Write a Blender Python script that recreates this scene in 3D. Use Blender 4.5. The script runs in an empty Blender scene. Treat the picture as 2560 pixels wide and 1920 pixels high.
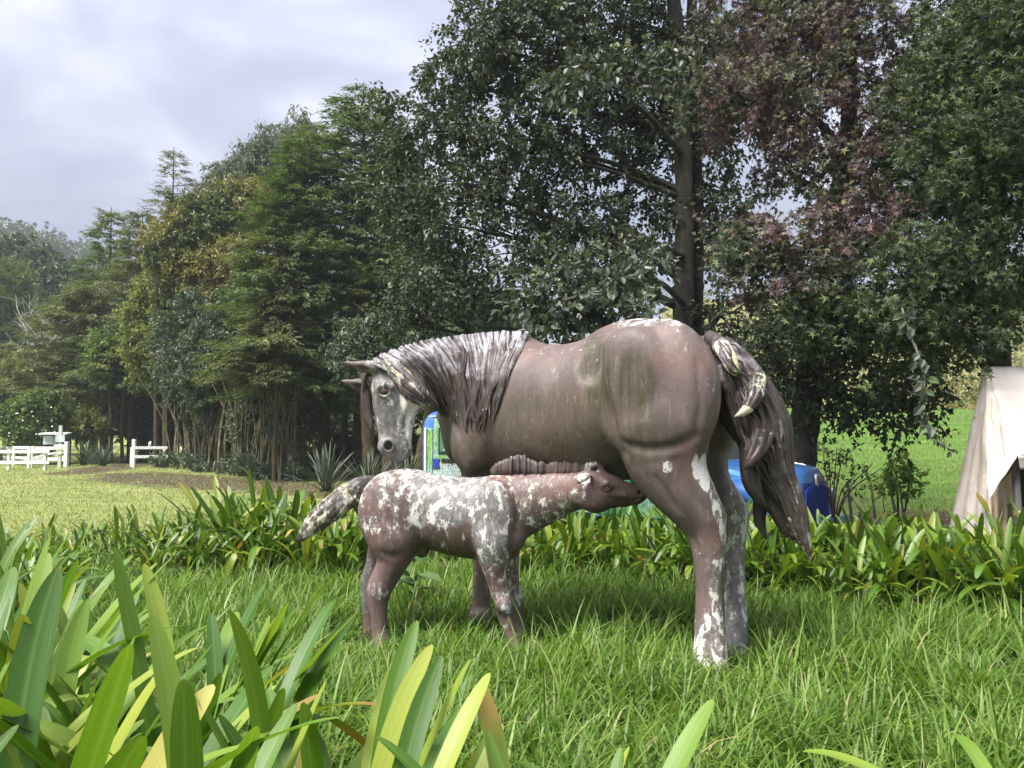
import bpy, bmesh, math, random
import numpy as np
from mathutils import Vector, Matrix, noise as mnoise

SC = bpy.context.scene
R = math.radians
# ---------------------------------------------------------------- camera
FOCAL, CAMH = 1923.0, 1.5
PITCH = math.atan(120 / FOCAL)
cam_data = bpy.data.cameras.new("camera")
cam_data.sensor_width = 36.0
cam_data.lens = 36.0 * FOCAL / 2560
cam_data.clip_start, cam_data.clip_end = 0.05, 3000
cam = bpy.data.objects.new("camera", cam_data)
cam.location = (0, 0, CAMH)
cam.rotation_euler = (math.pi / 2 + PITCH, 0, 0)
SC.collection.objects.link(cam)
SC.camera = cam

# ---------------------------------------------------------------- sky, sun, exposure
SUN_EL, SUN_AZ = R(58), R(-125)          # azimuth measured from +Y (view direction) towards +X
SUN_STRENGTH, SKY_STRENGTH, EXPOSURE = 3.2, 0.062, 1.70
world = bpy.data.worlds.new("World")
SC.world = world
world.use_nodes = True
def build_sky():
    nt = world.node_tree; nt.nodes.clear(); N = nt.nodes.new; L = nt.links.new
    out = N("ShaderNodeOutputWorld")
    sky = N("ShaderNodeTexSky"); sky.sky_type = 'NISHITA'; sky.sun_disc = False
    sky.sun_elevation = SUN_EL; sky.sun_rotation = SUN_AZ
    sky.air_density = 1.0; sky.dust_density = 2.0
    tc = N("ShaderNodeTexCoord")
    # cloud layer: noise on a plane-projected direction so clouds flatten towards the horizon
    sep = N("ShaderNodeSeparateXYZ"); L(tc.outputs['Generated'], sep.inputs[0])
    zz = N("ShaderNodeMath"); zz.operation = 'MAXIMUM'; L(sep.outputs[2], zz.inputs[0]); zz.inputs[1].default_value = 0.0
    za = N("ShaderNodeMath"); za.operation = 'ADD'; L(zz.outputs[0], za.inputs[0]); za.inputs[1].default_value = 0.32
    dv = N("ShaderNodeVectorMath"); dv.operation = 'DIVIDE'; L(tc.outputs['Generated'], dv.inputs[0])
    cmb = N("ShaderNodeCombineXYZ"); 
    for i in range(3): L(za.outputs[0], cmb.inputs[i])
    L(cmb.outputs[0], dv.inputs[1])
    mp = N("ShaderNodeMapping"); L(dv.outputs[0], mp.inputs[0]); mp.inputs['Location'].default_value = (1.9, 0.35, 0.2)
    n1 = N("ShaderNodeTexNoise"); L(mp.outputs[0], n1.inputs['Vector'])
    n1.inputs['Scale'].default_value = 2.6; n1.inputs['Detail'].default_value = 6; n1.inputs['Roughness'].default_value = 0.45
    n1.inputs['Distortion'].default_value = 0.25
    rp = N("ShaderNodeValToRGB"); L(n1.outputs[0], rp.inputs[0])
    cr = rp.color_ramp; cr.elements[0].position = 0.37; cr.elements[0].color = (1.95, 2.22, 2.95, 1)
    cr.elements[1].position = 0.70; cr.elements[1].color = (4.6, 4.7, 5.3, 1)
    e = cr.elements.new(0.50); e.color = (2.65, 2.82, 3.6, 1)
    mx = N("ShaderNodeMix"); mx.data_type = 'RGBA'; mx.inputs[0].default_value = 0.93
    # overcast luminance: brighter towards the zenith (CIE overcast sky)
    zf = N("ShaderNodeMath"); zf.operation = 'MULTIPLY_ADD'; L(zz.outputs[0], zf.inputs[0]); zf.inputs[1].default_value = 1.35; zf.inputs[2].default_value = 0.66
    cl = N("ShaderNodeVectorMath"); cl.operation = 'SCALE'; L(rp.outputs[0], cl.inputs[0]); L(zf.outputs[0], cl.inputs['Scale'])
    L(sky.outputs[0], mx.inputs[6]); L(cl.outputs[0], mx.inputs[7])
    bg = N("ShaderNodeBackground"); bg.inputs[1].default_value = SKY_STRENGTH
    L(mx.outputs[2], bg.inputs[0]); L(bg.outputs[0], out.inputs[0])
build_sky()
sun_data = bpy.data.lights.new("sun", 'SUN')
sun_data.energy = SUN_STRENGTH; sun_data.angle = R(34); sun_data.color = (1.0, 0.965, 0.91)
sun = bpy.data.objects.new("sun", sun_data)
sd = Vector((math.sin(SUN_AZ) * math.cos(SUN_EL), math.cos(SUN_AZ) * math.cos(SUN_EL), math.sin(SUN_EL)))
sun.rotation_euler = sd.to_track_quat('Z', 'Y').to_euler()
sun.location = (0, 0, 40)
SC.collection.objects.link(sun)
SC.view_settings.view_transform = 'Standard'
SC.view_settings.look = 'None'
SC.view_settings.exposure = EXPOSURE
SC.view_settings.gamma = 1
SC.view_settings.use_curve_mapping = False
SC.cycles.max_bounces = 7
SC.cycles.diffuse_bounces = 3
SC.cycles.glossy_bounces = 2
SC.cycles.transmission_bounces = 4
SC.cycles.transparent_max_bounces = 8
SC.cycles.use_denoising = True
SC.cycles.use_adaptive_sampling = True
SC.cycles.adaptive_threshold = 0.02

# ---------------------------------------------------------------- helpers
_F = np.array((0, math.cos(PITCH), math.sin(PITCH)))
_U = np.array((0, -math.sin(PITCH), math.cos(PITCH)))
_R = np.array((1.0, 0, 0))
CAMP = np.array((0, 0, CAMH))
def ray(px, py):
    return _R * ((px - 1280) / FOCAL) + _U * ((960 - py) / FOCAL) + _F
def at(px, py, Y):
    """world point seen at photograph pixel (px,py), standing Y metres ahead"""
    d = ray(px, py)
    return CAMP + d * (Y / d[1])
def gnd(px, Y, z=0.0):
    p = at(px, 960, Y); return np.array((p[0], Y, z))
def proj(P):
    P = np.asarray(P, float) - CAMP
    w = P @ _F
    return 1280 + FOCAL * (P @ _R) / w, 960 - FOCAL * (P @ _U) / w

def unit(a): return a / (np.linalg.norm(a, axis=-1, keepdims=True) + 1e-9)
def link(o):
    SC.collection.objects.link(o); return o
def tag(o, label=None, cat=None, group=None, kind=None):
    if label: o["label"] = label
    if cat: o["category"] = cat
    if group: o["group"] = group
    if kind: o["kind"] = kind
    return o
def empty(name, loc=(0, 0, 0), rz=0.0):
    o = bpy.data.objects.new(name, None); o.location = Vector(loc); o.rotation_euler = (0, 0, rz)
    o.empty_display_size = 0.1
    return link(o)
def mesh_np(name, V, quads=None, tris=None, mat=None, parent=None, smooth=False, attrs=None, inv=True, mats=None, fmat=None):
    """one mesh object from numpy arrays (world coordinates)"""
    V = np.asarray(V, np.float32)
    me = bpy.data.meshes.new(name)
    loops, starts, totals = [], [], []
    n = 0
    if quads is not None and len(quads):
        q = np.asarray(quads, np.int32); loops.append(q.ravel()); starts.append(np.arange(len(q)) * 4 + n); totals.append(np.full(len(q), 4)); n += len(q) * 4
    if tris is not None and len(tris):
        t = np.asarray(tris, np.int32); loops.append(t.ravel()); starts.append(np.arange(len(t)) * 3 + n); totals.append(np.full(len(t), 3)); n += len(t) * 3
    loops = np.concatenate(loops).astype(np.int32); starts = np.concatenate(starts).astype(np.int32)
    me.vertices.add(len(V)); me.vertices.foreach_set("co", V.ravel())
    me.loops.add(len(loops)); me.loops.foreach_set("vertex_index", loops)
    me.polygons.add(len(starts)); me.polygons.foreach_set("loop_start", starts)
    if mats:
        for m in mats: me.materials.append(m)
        if fmat is not None: me.polygons.foreach_set("material_index", np.asarray(fmat, np.int32))
    elif mat: me.materials.append(mat)
    me.polygons.foreach_set("use_smooth", np.full(len(starts), bool(smooth)))
    for k, a in (attrs or {}).items():
        at_ = me.attributes.new(k, 'FLOAT', 'POINT'); at_.data.foreach_set("value", np.asarray(a, np.float32))
    me.update(calc_edges=True)
    o = bpy.data.objects.new(name, me); link(o)
    if parent is not None: adopt(o, parent, inv)
    return o
def adopt(o, parent, inv=True):
    o.parent = parent
    if inv:
        m = Matrix.LocRotScale(parent.location, parent.rotation_euler, parent.scale)
        p = parent.parent
        while p is not None:
            m = Matrix.LocRotScale(p.location, p.rotation_euler, p.scale) @ m; p = p.parent
        o.matrix_parent_inverse = m.inverted()
class MB:
    """collects shapes and links them as ONE mesh object"""
    def __init__(s): s.V = []; s.F = []
    def add(s, V, F):
        b = len(s.V); s.V += [tuple(v) for v in V]; s.F += [tuple(i + b for i in f) for f in F]; return s
    def box(s, c, size, rot=None, taper=1.0):
        c = Vector(c); hx, hy, hz = [k / 2 for k in size]
        vs = []
        for z in (-1, 1):
            t = taper if z > 0 else 1
            for x, y in ((-1, -1), (1, -1), (1, 1), (-1, 1)):
                v = Vector((x * hx * t, y * hy * t, z * hz))
                if rot is not None: v = rot @ v
                vs.append(v + c)
        return s.add(vs, [(3, 2, 1, 0), (4, 5, 6, 7), (0, 1, 5, 4), (1, 2, 6, 5), (2, 3, 7, 6), (3, 0, 4, 7)])
    def tube(s, pts, radii, n=8, cap=True, flat=None):
        V, F = tube(pts, radii, n, cap); return s.add(V, F)
    def build(s, name, mat, parent=None, smooth=False, bevel=0, inv=True):
        me = bpy.data.meshes.new(name); me.from_pydata([tuple(map(float, v)) for v in s.V], [], s.F)
        if mat: me.materials.append(mat)
        if smooth: me.polygons.foreach_set("use_smooth", [True] * len(me.polygons))
        me.update()
        o = bpy.data.objects.new(name, me); link(o)
        if bevel:
            b = o.modifiers.new("edge", 'BEVEL'); b.width = bevel; b.segments = 2; b.limit_method = 'ANGLE'
        if parent is not None: adopt(o, parent, inv)
        return o
def tube(pts, radii, n=8, cap=True, squash=None, twist=0.0):
    """swept tube; squash=(normal, factor) flattens the section along normal"""
    P = np.asarray(pts, float); m = len(P)
    rr = np.broadcast_to(np.asarray(radii, float), (m,))
    T = np.gradient(P, axis=0); T /= np.linalg.norm(T, axis=1)[:, None] + 1e-9
    up = np.array((0, 0, 1.0)) if abs(T[0][2]) < 0.9 else np.array((1.0, 0, 0))
    V = []
    prev = None
    for i in range(m):
        a = (up if prev is None else prev); a = a - T[i] * (a @ T[i]); a /= np.linalg.norm(a) + 1e-9; prev = a
        b = np.cross(T[i], a)
        for k in range(n):
            th = 2 * math.pi * k / n + twist * i
            off = (a * math.cos(th) + b * math.sin(th)) * rr[i]
            if squash is not None: off = off - squash[0] * (off @ squash[0]) * (1 - squash[1])
            V.append(P[i] + off)
    F = []
    for i in range(m - 1):
        for k in range(n):
            k2 = (k + 1) % n
            F.append((i * n + k, i * n + k2, (i + 1) * n + k2, (i + 1) * n + k))
    if cap:
        F.append(tuple(range(n - 1, -1, -1))); F.append(tuple((m - 1) * n + k for k in range(n)))
    return V, F
def resample(pts, m):
    """Catmull-Rom through pts, m samples"""
    P = np.asarray(pts, float); n = len(P)
    Q = np.vstack([2 * P[0] - P[1], P, 2 * P[-1] - P[-2]])
    t = np.linspace(0, n - 1 - 1e-6, m); i = t.astype(int); f = (t - i)[:, None]
    p0, p1, p2, p3 = Q[i], Q[i + 1], Q[i + 2], Q[i + 3]
    return 0.5 * (2 * p1 + (p2 - p0) * f + (2 * p0 - 5 * p1 + 4 * p2 - p3) * f ** 2 + (3 * p1 - p0 - 3 * p2 + p3) * f ** 3)

# ---------------------------------------------------------------- materials
def nodes(name):
    m = bpy.data.materials.new(name); m.use_nodes = True
    nt = m.node_tree; b = nt.nodes["Principled BSDF"]
    return m, nt, b, nt.nodes.new, nt.links.new
def ramp(nt, fac, stops):
    r = nt.nodes.new("ShaderNodeValToRGB"); nt.links.new(fac, r.inputs[0])
    cr = r.color_ramp
    while len(cr.elements) < len(stops): cr.elements.new(0.5)
    for e, (p, c) in zip(cr.elements, stops): e.position = p; e.color = (*c, 1) if len(c) == 3 else c
    return r.outputs[0]
def noise_tex(nt, vec, scale, detail=4, rough=0.5, dist=0.0):
    n = nt.nodes.new("ShaderNodeTexNoise"); nt.links.new(vec, n.inputs['Vector'])
    n.inputs['Scale'].default_value = scale; n.inputs['Detail'].default_value = detail
    n.inputs['Roughness'].default_value = rough; n.inputs['Distortion'].default_value = dist
    return n.outputs[0]
def math_n(nt, op, a, b=None, c=None, clamp=False):
    n = nt.nodes.new("ShaderNodeMath"); n.operation = op; n.use_clamp = clamp
    for i, x in enumerate((a, b, c)):
        if x is None: continue
        if isinstance(x, (int, float)): n.inputs[i].default_value = x
        else: nt.links.new(x, n.inputs[i])
    return n.outputs[0]
def mixc(nt, fac, a, b, mode='MIX'):
    n = nt.nodes.new("ShaderNodeMix"); n.data_type = 'RGBA'; n.blend_type = mode
    for i, x in ((0, fac), (6, a), (7, b)):
        if isinstance(x, (int, float)): n.inputs[i].default_value = x
        elif isinstance(x, tuple): n.inputs[i].default_value = (*x, 1) if len(x) == 3 else x
        else: nt.links.new(x, n.inputs[i])
    return n.outputs[2]
def bump(nt, b, height, strength=0.3, dist=0.01):
    n = nt.nodes.new("ShaderNodeBump"); n.inputs['Strength'].default_value = strength; n.inputs['Distance'].default_value = dist
    nt.links.new(height, n.inputs['Height']); nt.links.new(n.outputs[0], b.inputs['Normal'])
def objco(nt, scale=None):
    tc = nt.nodes.new("ShaderNodeTexCoord")
    if scale is None: return tc.outputs['Object']
    mp = nt.nodes.new("ShaderNodeMapping"); nt.links.new(tc.outputs['Object'], mp.inputs[0]); mp.inputs['Scale'].default_value = scale
    return mp.outputs[0]
def paint(name, col, rough=0.55, var=0.15, nscale=6.0, dirt=None, bumpy=0.0, metal=0.0, spec=0.5):
    m, nt, b, N, L = nodes(name)
    n = noise_tex(nt, objco(nt), nscale, 6, 0.6)
    lo = tuple(max(0, c * (1 - var)) for c in col); hi = tuple(min(1, c * (1 + var)) for c in col)
    c = ramp(nt, n, [(0.3, lo), (0.7, hi)])
    if dirt:
        d = noise_tex(nt, objco(nt), nscale * 2.7, 8, 0.7)
        c = mixc(nt, math_n(nt, 'MULTIPLY', ramp(nt, d, [(0.52, (0, 0, 0)), (0.68, (1, 1, 1))]), 0.7), c, dirt)
    L(c, b.inputs['Base Color']); b.inputs['Roughness'].default_value = rough; b.inputs['Metallic'].default_value = metal
    b.inputs['Specular IOR Level'].default_value = spec
    if bumpy: bump(nt, b, noise_tex(nt, objco(nt), nscale * 8, 5, 0.6), bumpy, 0.005)
    return m
def leaf_mat(name, stops, rough=0.5, trans=0.35, spec=0.4, region=None, trans_tint=(1.2, 1.25, 0.5), per='island', nscale=0.8, gain=1.0):
    """stops: colours for the per-leaf random; region: (scale, [(pos,colour)...]) blends a second palette by place"""
    m, nt, b, N, L = nodes(name)
    if per == 'island':
        g = N("ShaderNodeNewGeometry"); rnd = g.outputs['Random Per Island']
    else:
        g = N("ShaderNodeObjectInfo"); rnd = g.outputs['Random']
    G_ = lambda st: [(p, tuple(min(.6, q * gain) for q in cc)) for p, cc in st]
    c = ramp(nt, rnd, G_(stops))
    if region:
        sc, lo, hi, st2 = region
        gp = N("ShaderNodeNewGeometry"); nz = noise_tex(nt, gp.outputs['Position'], sc, 3, 0.5)
        f = ramp(nt, nz, [(lo, (0, 0, 0)), (hi, (1, 1, 1))])
        c = mixc(nt, f, c, ramp(nt, rnd, G_(st2)))
    L(c, b.inputs['Base Color']); b.inputs['Roughness'].default_value = rough; b.inputs['Specular IOR Level'].default_value = spec
    if trans:
        t = N("ShaderNodeBsdfTranslucent"); L(mixc(nt, 1.0, c, trans_tint, 'MULTIPLY'), t.inputs[0])
        ms = N("ShaderNodeMixShader"); ms.inputs[0].default_value = trans
        L(b.outputs[0], ms.inputs[1]); L(t.outputs[0], ms.inputs[2])
        L(ms.outputs[0], nt.nodes["Material Output"].inputs[0])
    return m
# ================================================================ ground sheet
def sstep(a, b, x):
    t = np.clip((x - a) / (b - a), 0, 1); return t * t * (3 - 2 * t)
def gz(X, Y):
    """ground height: flat clearing, a grassy bank rising on the right, wooded hills far off"""
    X = np.asarray(X, float); Y = np.asarray(Y, float)
    side = sstep(2.0, 6.0, X - 0.16 * Y + 1.0)
    bank = sstep(11.5, 34, Y) * 2.3 + sstep(11.2, 12.4, Y) * .18
    far = sstep(40, 120, Y) * 19 * side
    und = 0.05 * np.sin(X * .9 + 1.3) * np.sin(Y * .7) * sstep(10, 16, Y)
    hill_l = 54 * np.exp(-(((X + 150) / 95) ** 2 + ((Y - 215) / 80) ** 2))
    hill_l *= sstep(75, 140, Y)
    return side * (bank + und * 1.5) + far + hill_l + und * .4
def build_ground():
    def axis(lo, hi, d, far_lo, far_hi):
        a = list(np.arange(lo, hi, d)); s, x = d, hi
        while x < far_hi: a.append(x); s *= 1.22; x += s
        s, x = d, lo
        pre = []
        while x > far_lo: s *= 1.22; x -= s; pre.append(x)
        return np.array(pre[::-1] + a)
    xs = axis(-22, 20, .3, -420, 420); ys = axis(0, 46, .3, -60, 520)
    X, Y = np.meshgrid(xs, ys, indexing='ij'); Z = gz(X, Y)
    V = np.stack([X, Y, Z], -1).reshape(-1, 3)
    nx, ny = len(xs), len(ys)
    i, j = np.meshgrid(np.arange(nx - 1), np.arange(ny - 1), indexing='ij'); i = i.ravel(); j = j.ravel()
    Q = np.stack([i * ny + j, (i + 1) * ny + j, (i + 1) * ny + j + 1, i * ny + j + 1], 1)
    x, y = V[:, 0], V[:, 1]
    # bare earth: the worn track through the gate and the shaded strip along the tree line
    track = np.exp(-((x + 16.4 - (y - 30) * -.18) / 1.3) ** 2) * sstep(25, 29, y) * (1 - sstep(44, 50, y))
    edge = np.clip(1 - np.abs((y - (21.8 - (x + 7.3) * 0.79)) / (3.4 + .12 * np.abs(x))), 0, 1) * sstep(-17, -12, x) * (1 - sstep(-4.5, -2.5, x)) * sstep(14, 17, y)
    under = sstep(26, 28, y + x * .75 + 1.5) * sstep(-14, -9, x) * (1 - sstep(4, 7, x)) * .9 * (1 - sstep(70, 90, y))
    behind = sstep(9.6, 11, y) * (1 - sstep(12, 14, y)) * sstep(-4, -2, x) * .8
    bank_cut = sstep(11.0, 11.5, y) * (1 - sstep(12.3, 12.9, y)) * sstep(4, 5, x) * .9
    dirt = np.clip(np.maximum.reduce([track, edge, under, behind, bank_cut]), 0, 1)
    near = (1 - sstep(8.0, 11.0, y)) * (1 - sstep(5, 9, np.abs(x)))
    slope = sstep(3.5, 6, x - .16 * y + 1) * sstep(11, 13, y)
    m, nt, b, N, L = nodes("turf")
    def attr(n):
        a = N("ShaderNodeAttribute"); a.attribute_name = n; return a.outputs['Fac']
    g = N("ShaderNodeNewGeometry"); pos = g.outputs['Position']
    mp = N("ShaderNodeMapping"); L(pos, mp.inputs[0]); mp.inputs['Scale'].default_value = (0.5, 1.6, 1)
    mown = noise_tex(nt, mp.outputs[0], 1.1, 6, .62)
    fine = noise_tex(nt, pos, 17, 6, .7)
    v = math_n(nt, 'ADD', math_n(nt, 'MULTIPLY', mown, .62), math_n(nt, 'MULTIPLY', fine, .38))
    lawn = ramp(nt, v, [(.30, (.13, .18, .04)), (.48, (.22, .26, .075)), (.60, (.30, .31, .12)), (.72, (.38, .35, .18))])
    lush = ramp(nt, v, [(.30, (.050, .105, .016)), (.52, (.095, .180, .028)), (.70, (.15, .23, .05))])
    c = mixc(nt, attr('slope'), lawn, lush)
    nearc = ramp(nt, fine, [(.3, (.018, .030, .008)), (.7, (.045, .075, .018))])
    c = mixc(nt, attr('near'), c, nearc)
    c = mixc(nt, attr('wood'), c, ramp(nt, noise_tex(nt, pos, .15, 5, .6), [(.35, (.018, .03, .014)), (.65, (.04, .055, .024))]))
    c = mixc(nt, attr('dry'), c, ramp(nt, noise_tex(nt, pos, .5, 7, .7), [(.3, (.10, .13, .04)), (.5, (.20, .20, .08)), (.7, (.30, .26, .13))]))
    earth = ramp(nt, noise_tex(nt, pos, 5, 8, .7), [(.3, (.045, .032, .022)), (.55, (.105, .075, .052)), (.75, (.20, .15, .10))])
    df = math_n(nt, 'ADD', attr('dirt'), math_n(nt, 'MULTIPLY', math_n(nt, 'SUBTRACT', noise_tex(nt, pos, 1.7, 7, .65), .5), 1.1))
    c = mixc(nt, ramp(nt, df, [(.38, (0, 0, 0)), (.58, (1, 1, 1))]), c, earth)
    L(c, b.inputs['Base Color']); b.inputs['Roughness'].default_value = .95; b.inputs['Specular IOR Level'].default_value = .15
    bump(nt, b, math_n(nt, 'ADD', fine, noise_tex(nt, pos, 70, 3, .6)), .7, .05)
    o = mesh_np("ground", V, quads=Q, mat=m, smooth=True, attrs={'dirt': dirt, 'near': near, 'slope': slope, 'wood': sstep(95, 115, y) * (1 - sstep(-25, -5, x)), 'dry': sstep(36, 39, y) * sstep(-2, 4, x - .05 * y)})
    tag(o, kind="structure", label="mown lawn with worn bare earth along the trees, rising as a green bank")
build_ground()
# ================================================================ fences, notice board, bus, tent
M_WHITE = paint("white_timber_paint", (.74, .74, .72), .6, .08, 5, dirt=(.40, .38, .33))
M_GREYP = paint("grey_board", (.42, .43, .43), .7, .15, 6)
M_DARKW = paint("dark_timber", (.05, .045, .04), .8, .2, 8)
def sheet_print(name, ground, ink, seed, scale=9.0, lo=.55, extra=None):
    m, nt, b, N, L = nodes(name)
    n = noise_tex(nt, objco(nt, (scale, scale, scale * 1.6)), 1, 4, .6)
    st = [(lo - .02, ground), (lo + .02, ink)] + ([(lo + .12, extra)] if extra else [])
    L(ramp(nt, n, st), b.inputs['Base Color']); b.inputs['Roughness'].default_value = .5; return m
def bar(mb, p, q, w, h):
    """square timber from p to q"""
    p, q = Vector(p), Vector(q); d = q - p; L_ = d.length
    rot = d.to_track_quat('X', 'Z').to_matrix()
    mb.box((p + q) / 2, (L_, w, h), rot)
def build_fences():
    def zpx(py, Y): return at(1280, py, Y)[2]
    def post(root, px, Y, top_py, w=.11):
        g = gnd(px, Y, float(gz(gnd(px, Y)[0], Y))); t = zpx(top_py, Y); m = MB(); m.box((g[0], g[1], (t + g[2] - .05) / 2), (w, w, t - g[2] + .05)); m.build("post", M_WHITE, root, bevel=.008)
    def rail(root, a, b, h=.13, w=.04, off=-.075, name="rail"):
        (x0, y0, Y0), (x1, y1, Y1) = a, b; p, q = at(x0, y0, Y0), at(x1, y1, Y1); p[1] += off; q[1] += off
        m = MB(); bar(m, p, q, w, h); m.build(name, M_WHITE, root, bevel=.006)
    r = empty("rail_fence", gnd(100, 30.5)); tag(r, "low white two-rail fence in front, nearest the lawn at the left edge", "fence")
    for px in (120, 30, -70): post(r, px, 30.5, 1124)
    rail(r, (-80, 1129, 30.5), (127, 1129, 30.5)); rail(r, (-80, 1156, 30.5), (126, 1156, 30.5))
    r = empty("rail_fence", gnd(60, 34)); tag(r, "white rail fence running back behind the low front one", "fence")
    for px, Y in ((80, 32.2), (42, 35), (5, 39), (-60, 44)): post(r, px, Y, 1116)
    rail(r, (-64, 1117, 44), (88, 1119.5, 32.2), .12); rail(r, (-64, 1140, 44), (88, 1146, 32.2), .12)
    r = empty("timber_gate", gnd(130, 33)); tag(r, "white gate with crossed braces beside the tall white post", "gate")
    rail(r, (84, 1120.5, 33), (176, 1120.5, 33), .14); rail(r, (84, 1148, 33), (176, 1148, 33), .14)
    rail(r, (88, 1143, 33), (164, 1126, 33), .09, .03, -.03, "brace"); rail(r, (88, 1126, 33), (164, 1143, 33), .09, .03, .01, "brace")
    post(r, 87, 33, 1118, .10)
    r = empty("gate_post", gnd(172.5, 32.8)); tag(r, "tall square white post at the open side of the gate", "post")
    post(r, 172.5, 32.8, 1104, .15)
    r = empty("rail_fence", gnd(380, 32.6)); tag(r, "short white two-rail fence piece standing alone across the track from the gate", "fence")
    post(r, 340, 32.6, 1098, .14); post(r, 416.5, 32.9, 1117, .12); post(r, 334, 33.2, 1118, .09)
    rail(r, (337, 1119.5, 32.6), (421, 1119.5, 32.8), .12); rail(r, (337, 1142, 32.6), (422, 1141, 32.8), .12)
    # notice board with a small roof
    Y = 34.2; r = empty("notice_board", gnd(138, Y)); tag(r, "roofed notice board with a white poster, behind the white gate", "notice board")
    def flat(name, x0, y0, x1, y1, Y, th, mat, root, off=0):
        a, b = at(x0, y0, Y), at(x1, y1, Y); m = MB(); m.box(((a[0] + b[0]) / 2, Y + off, (a[2] + b[2]) / 2), (abs(b[0] - a[0]), th, abs(a[2] - b[2]))); return m.build(name, mat, root, bevel=.004)
    for px in (109, 171): flat("post", px - 2, 1087, px + 2, 1082 + 1.5 * FOCAL / Y, Y, .09, M_DARKW, r, .06)
    flat("backboard", 109, 1089, 172, 1113, Y, .04, M_DARKW, r, .02)
    m_post = sheet_print("blue_white_poster", (.62, .70, .78), (.12, .36, .62), 1, 2.6, .60)
    flat("poster", 109.5, 1090, 131, 1111, Y, .012, m_post, r, -.02); flat("panel", 132, 1091, 144, 1112, Y, .012, M_GREYP, r, -.02)
    a, b = at(105, 1085, Y), at(173.5, 1083.5, Y); m = MB(); m.box(((a[0] + b[0]) / 2, Y - .05, (a[2] + b[2]) / 2), (b[0] - a[0], .5, .055), Matrix.Rotation(.12, 3, 'X')); m.build("roof", paint("pale_roof", (.55, .58, .60), .5, .1, 4), r, bevel=.006)
    Y = 31.8; r = empty("sign_post", gnd(150.5, Y)); tag(r, "slim pale post carrying three small signs in front of the gate", "sign post")
    flat("post", 148.3, 1064, 152.7, 1080 + 1.5 * FOCAL / Y, Y, .07, paint("pale_post", (.52, .53, .50), .7, .15, 5), r)
    m_pale = sheet_print("pale_sign", (.58, .62, .68), (.42, .44, .56), 2, 3.0, .56)
    flat("sign", 141, 1088, 164, 1105, Y, .02, m_pale, r, -.06); flat("sign", 137, 1111.5, 164.5, 1118.5, Y, .02, M_WHITE, r, -.06)
    flat("sign", 144, 1119, 157, 1136, Y, .02, sheet_print("coloured_sign", (.66, .66, .56), (.25, .45, .30), 3, 5, .52, (.66, .30, .14)), r, -.065)
build_fences()

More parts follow.
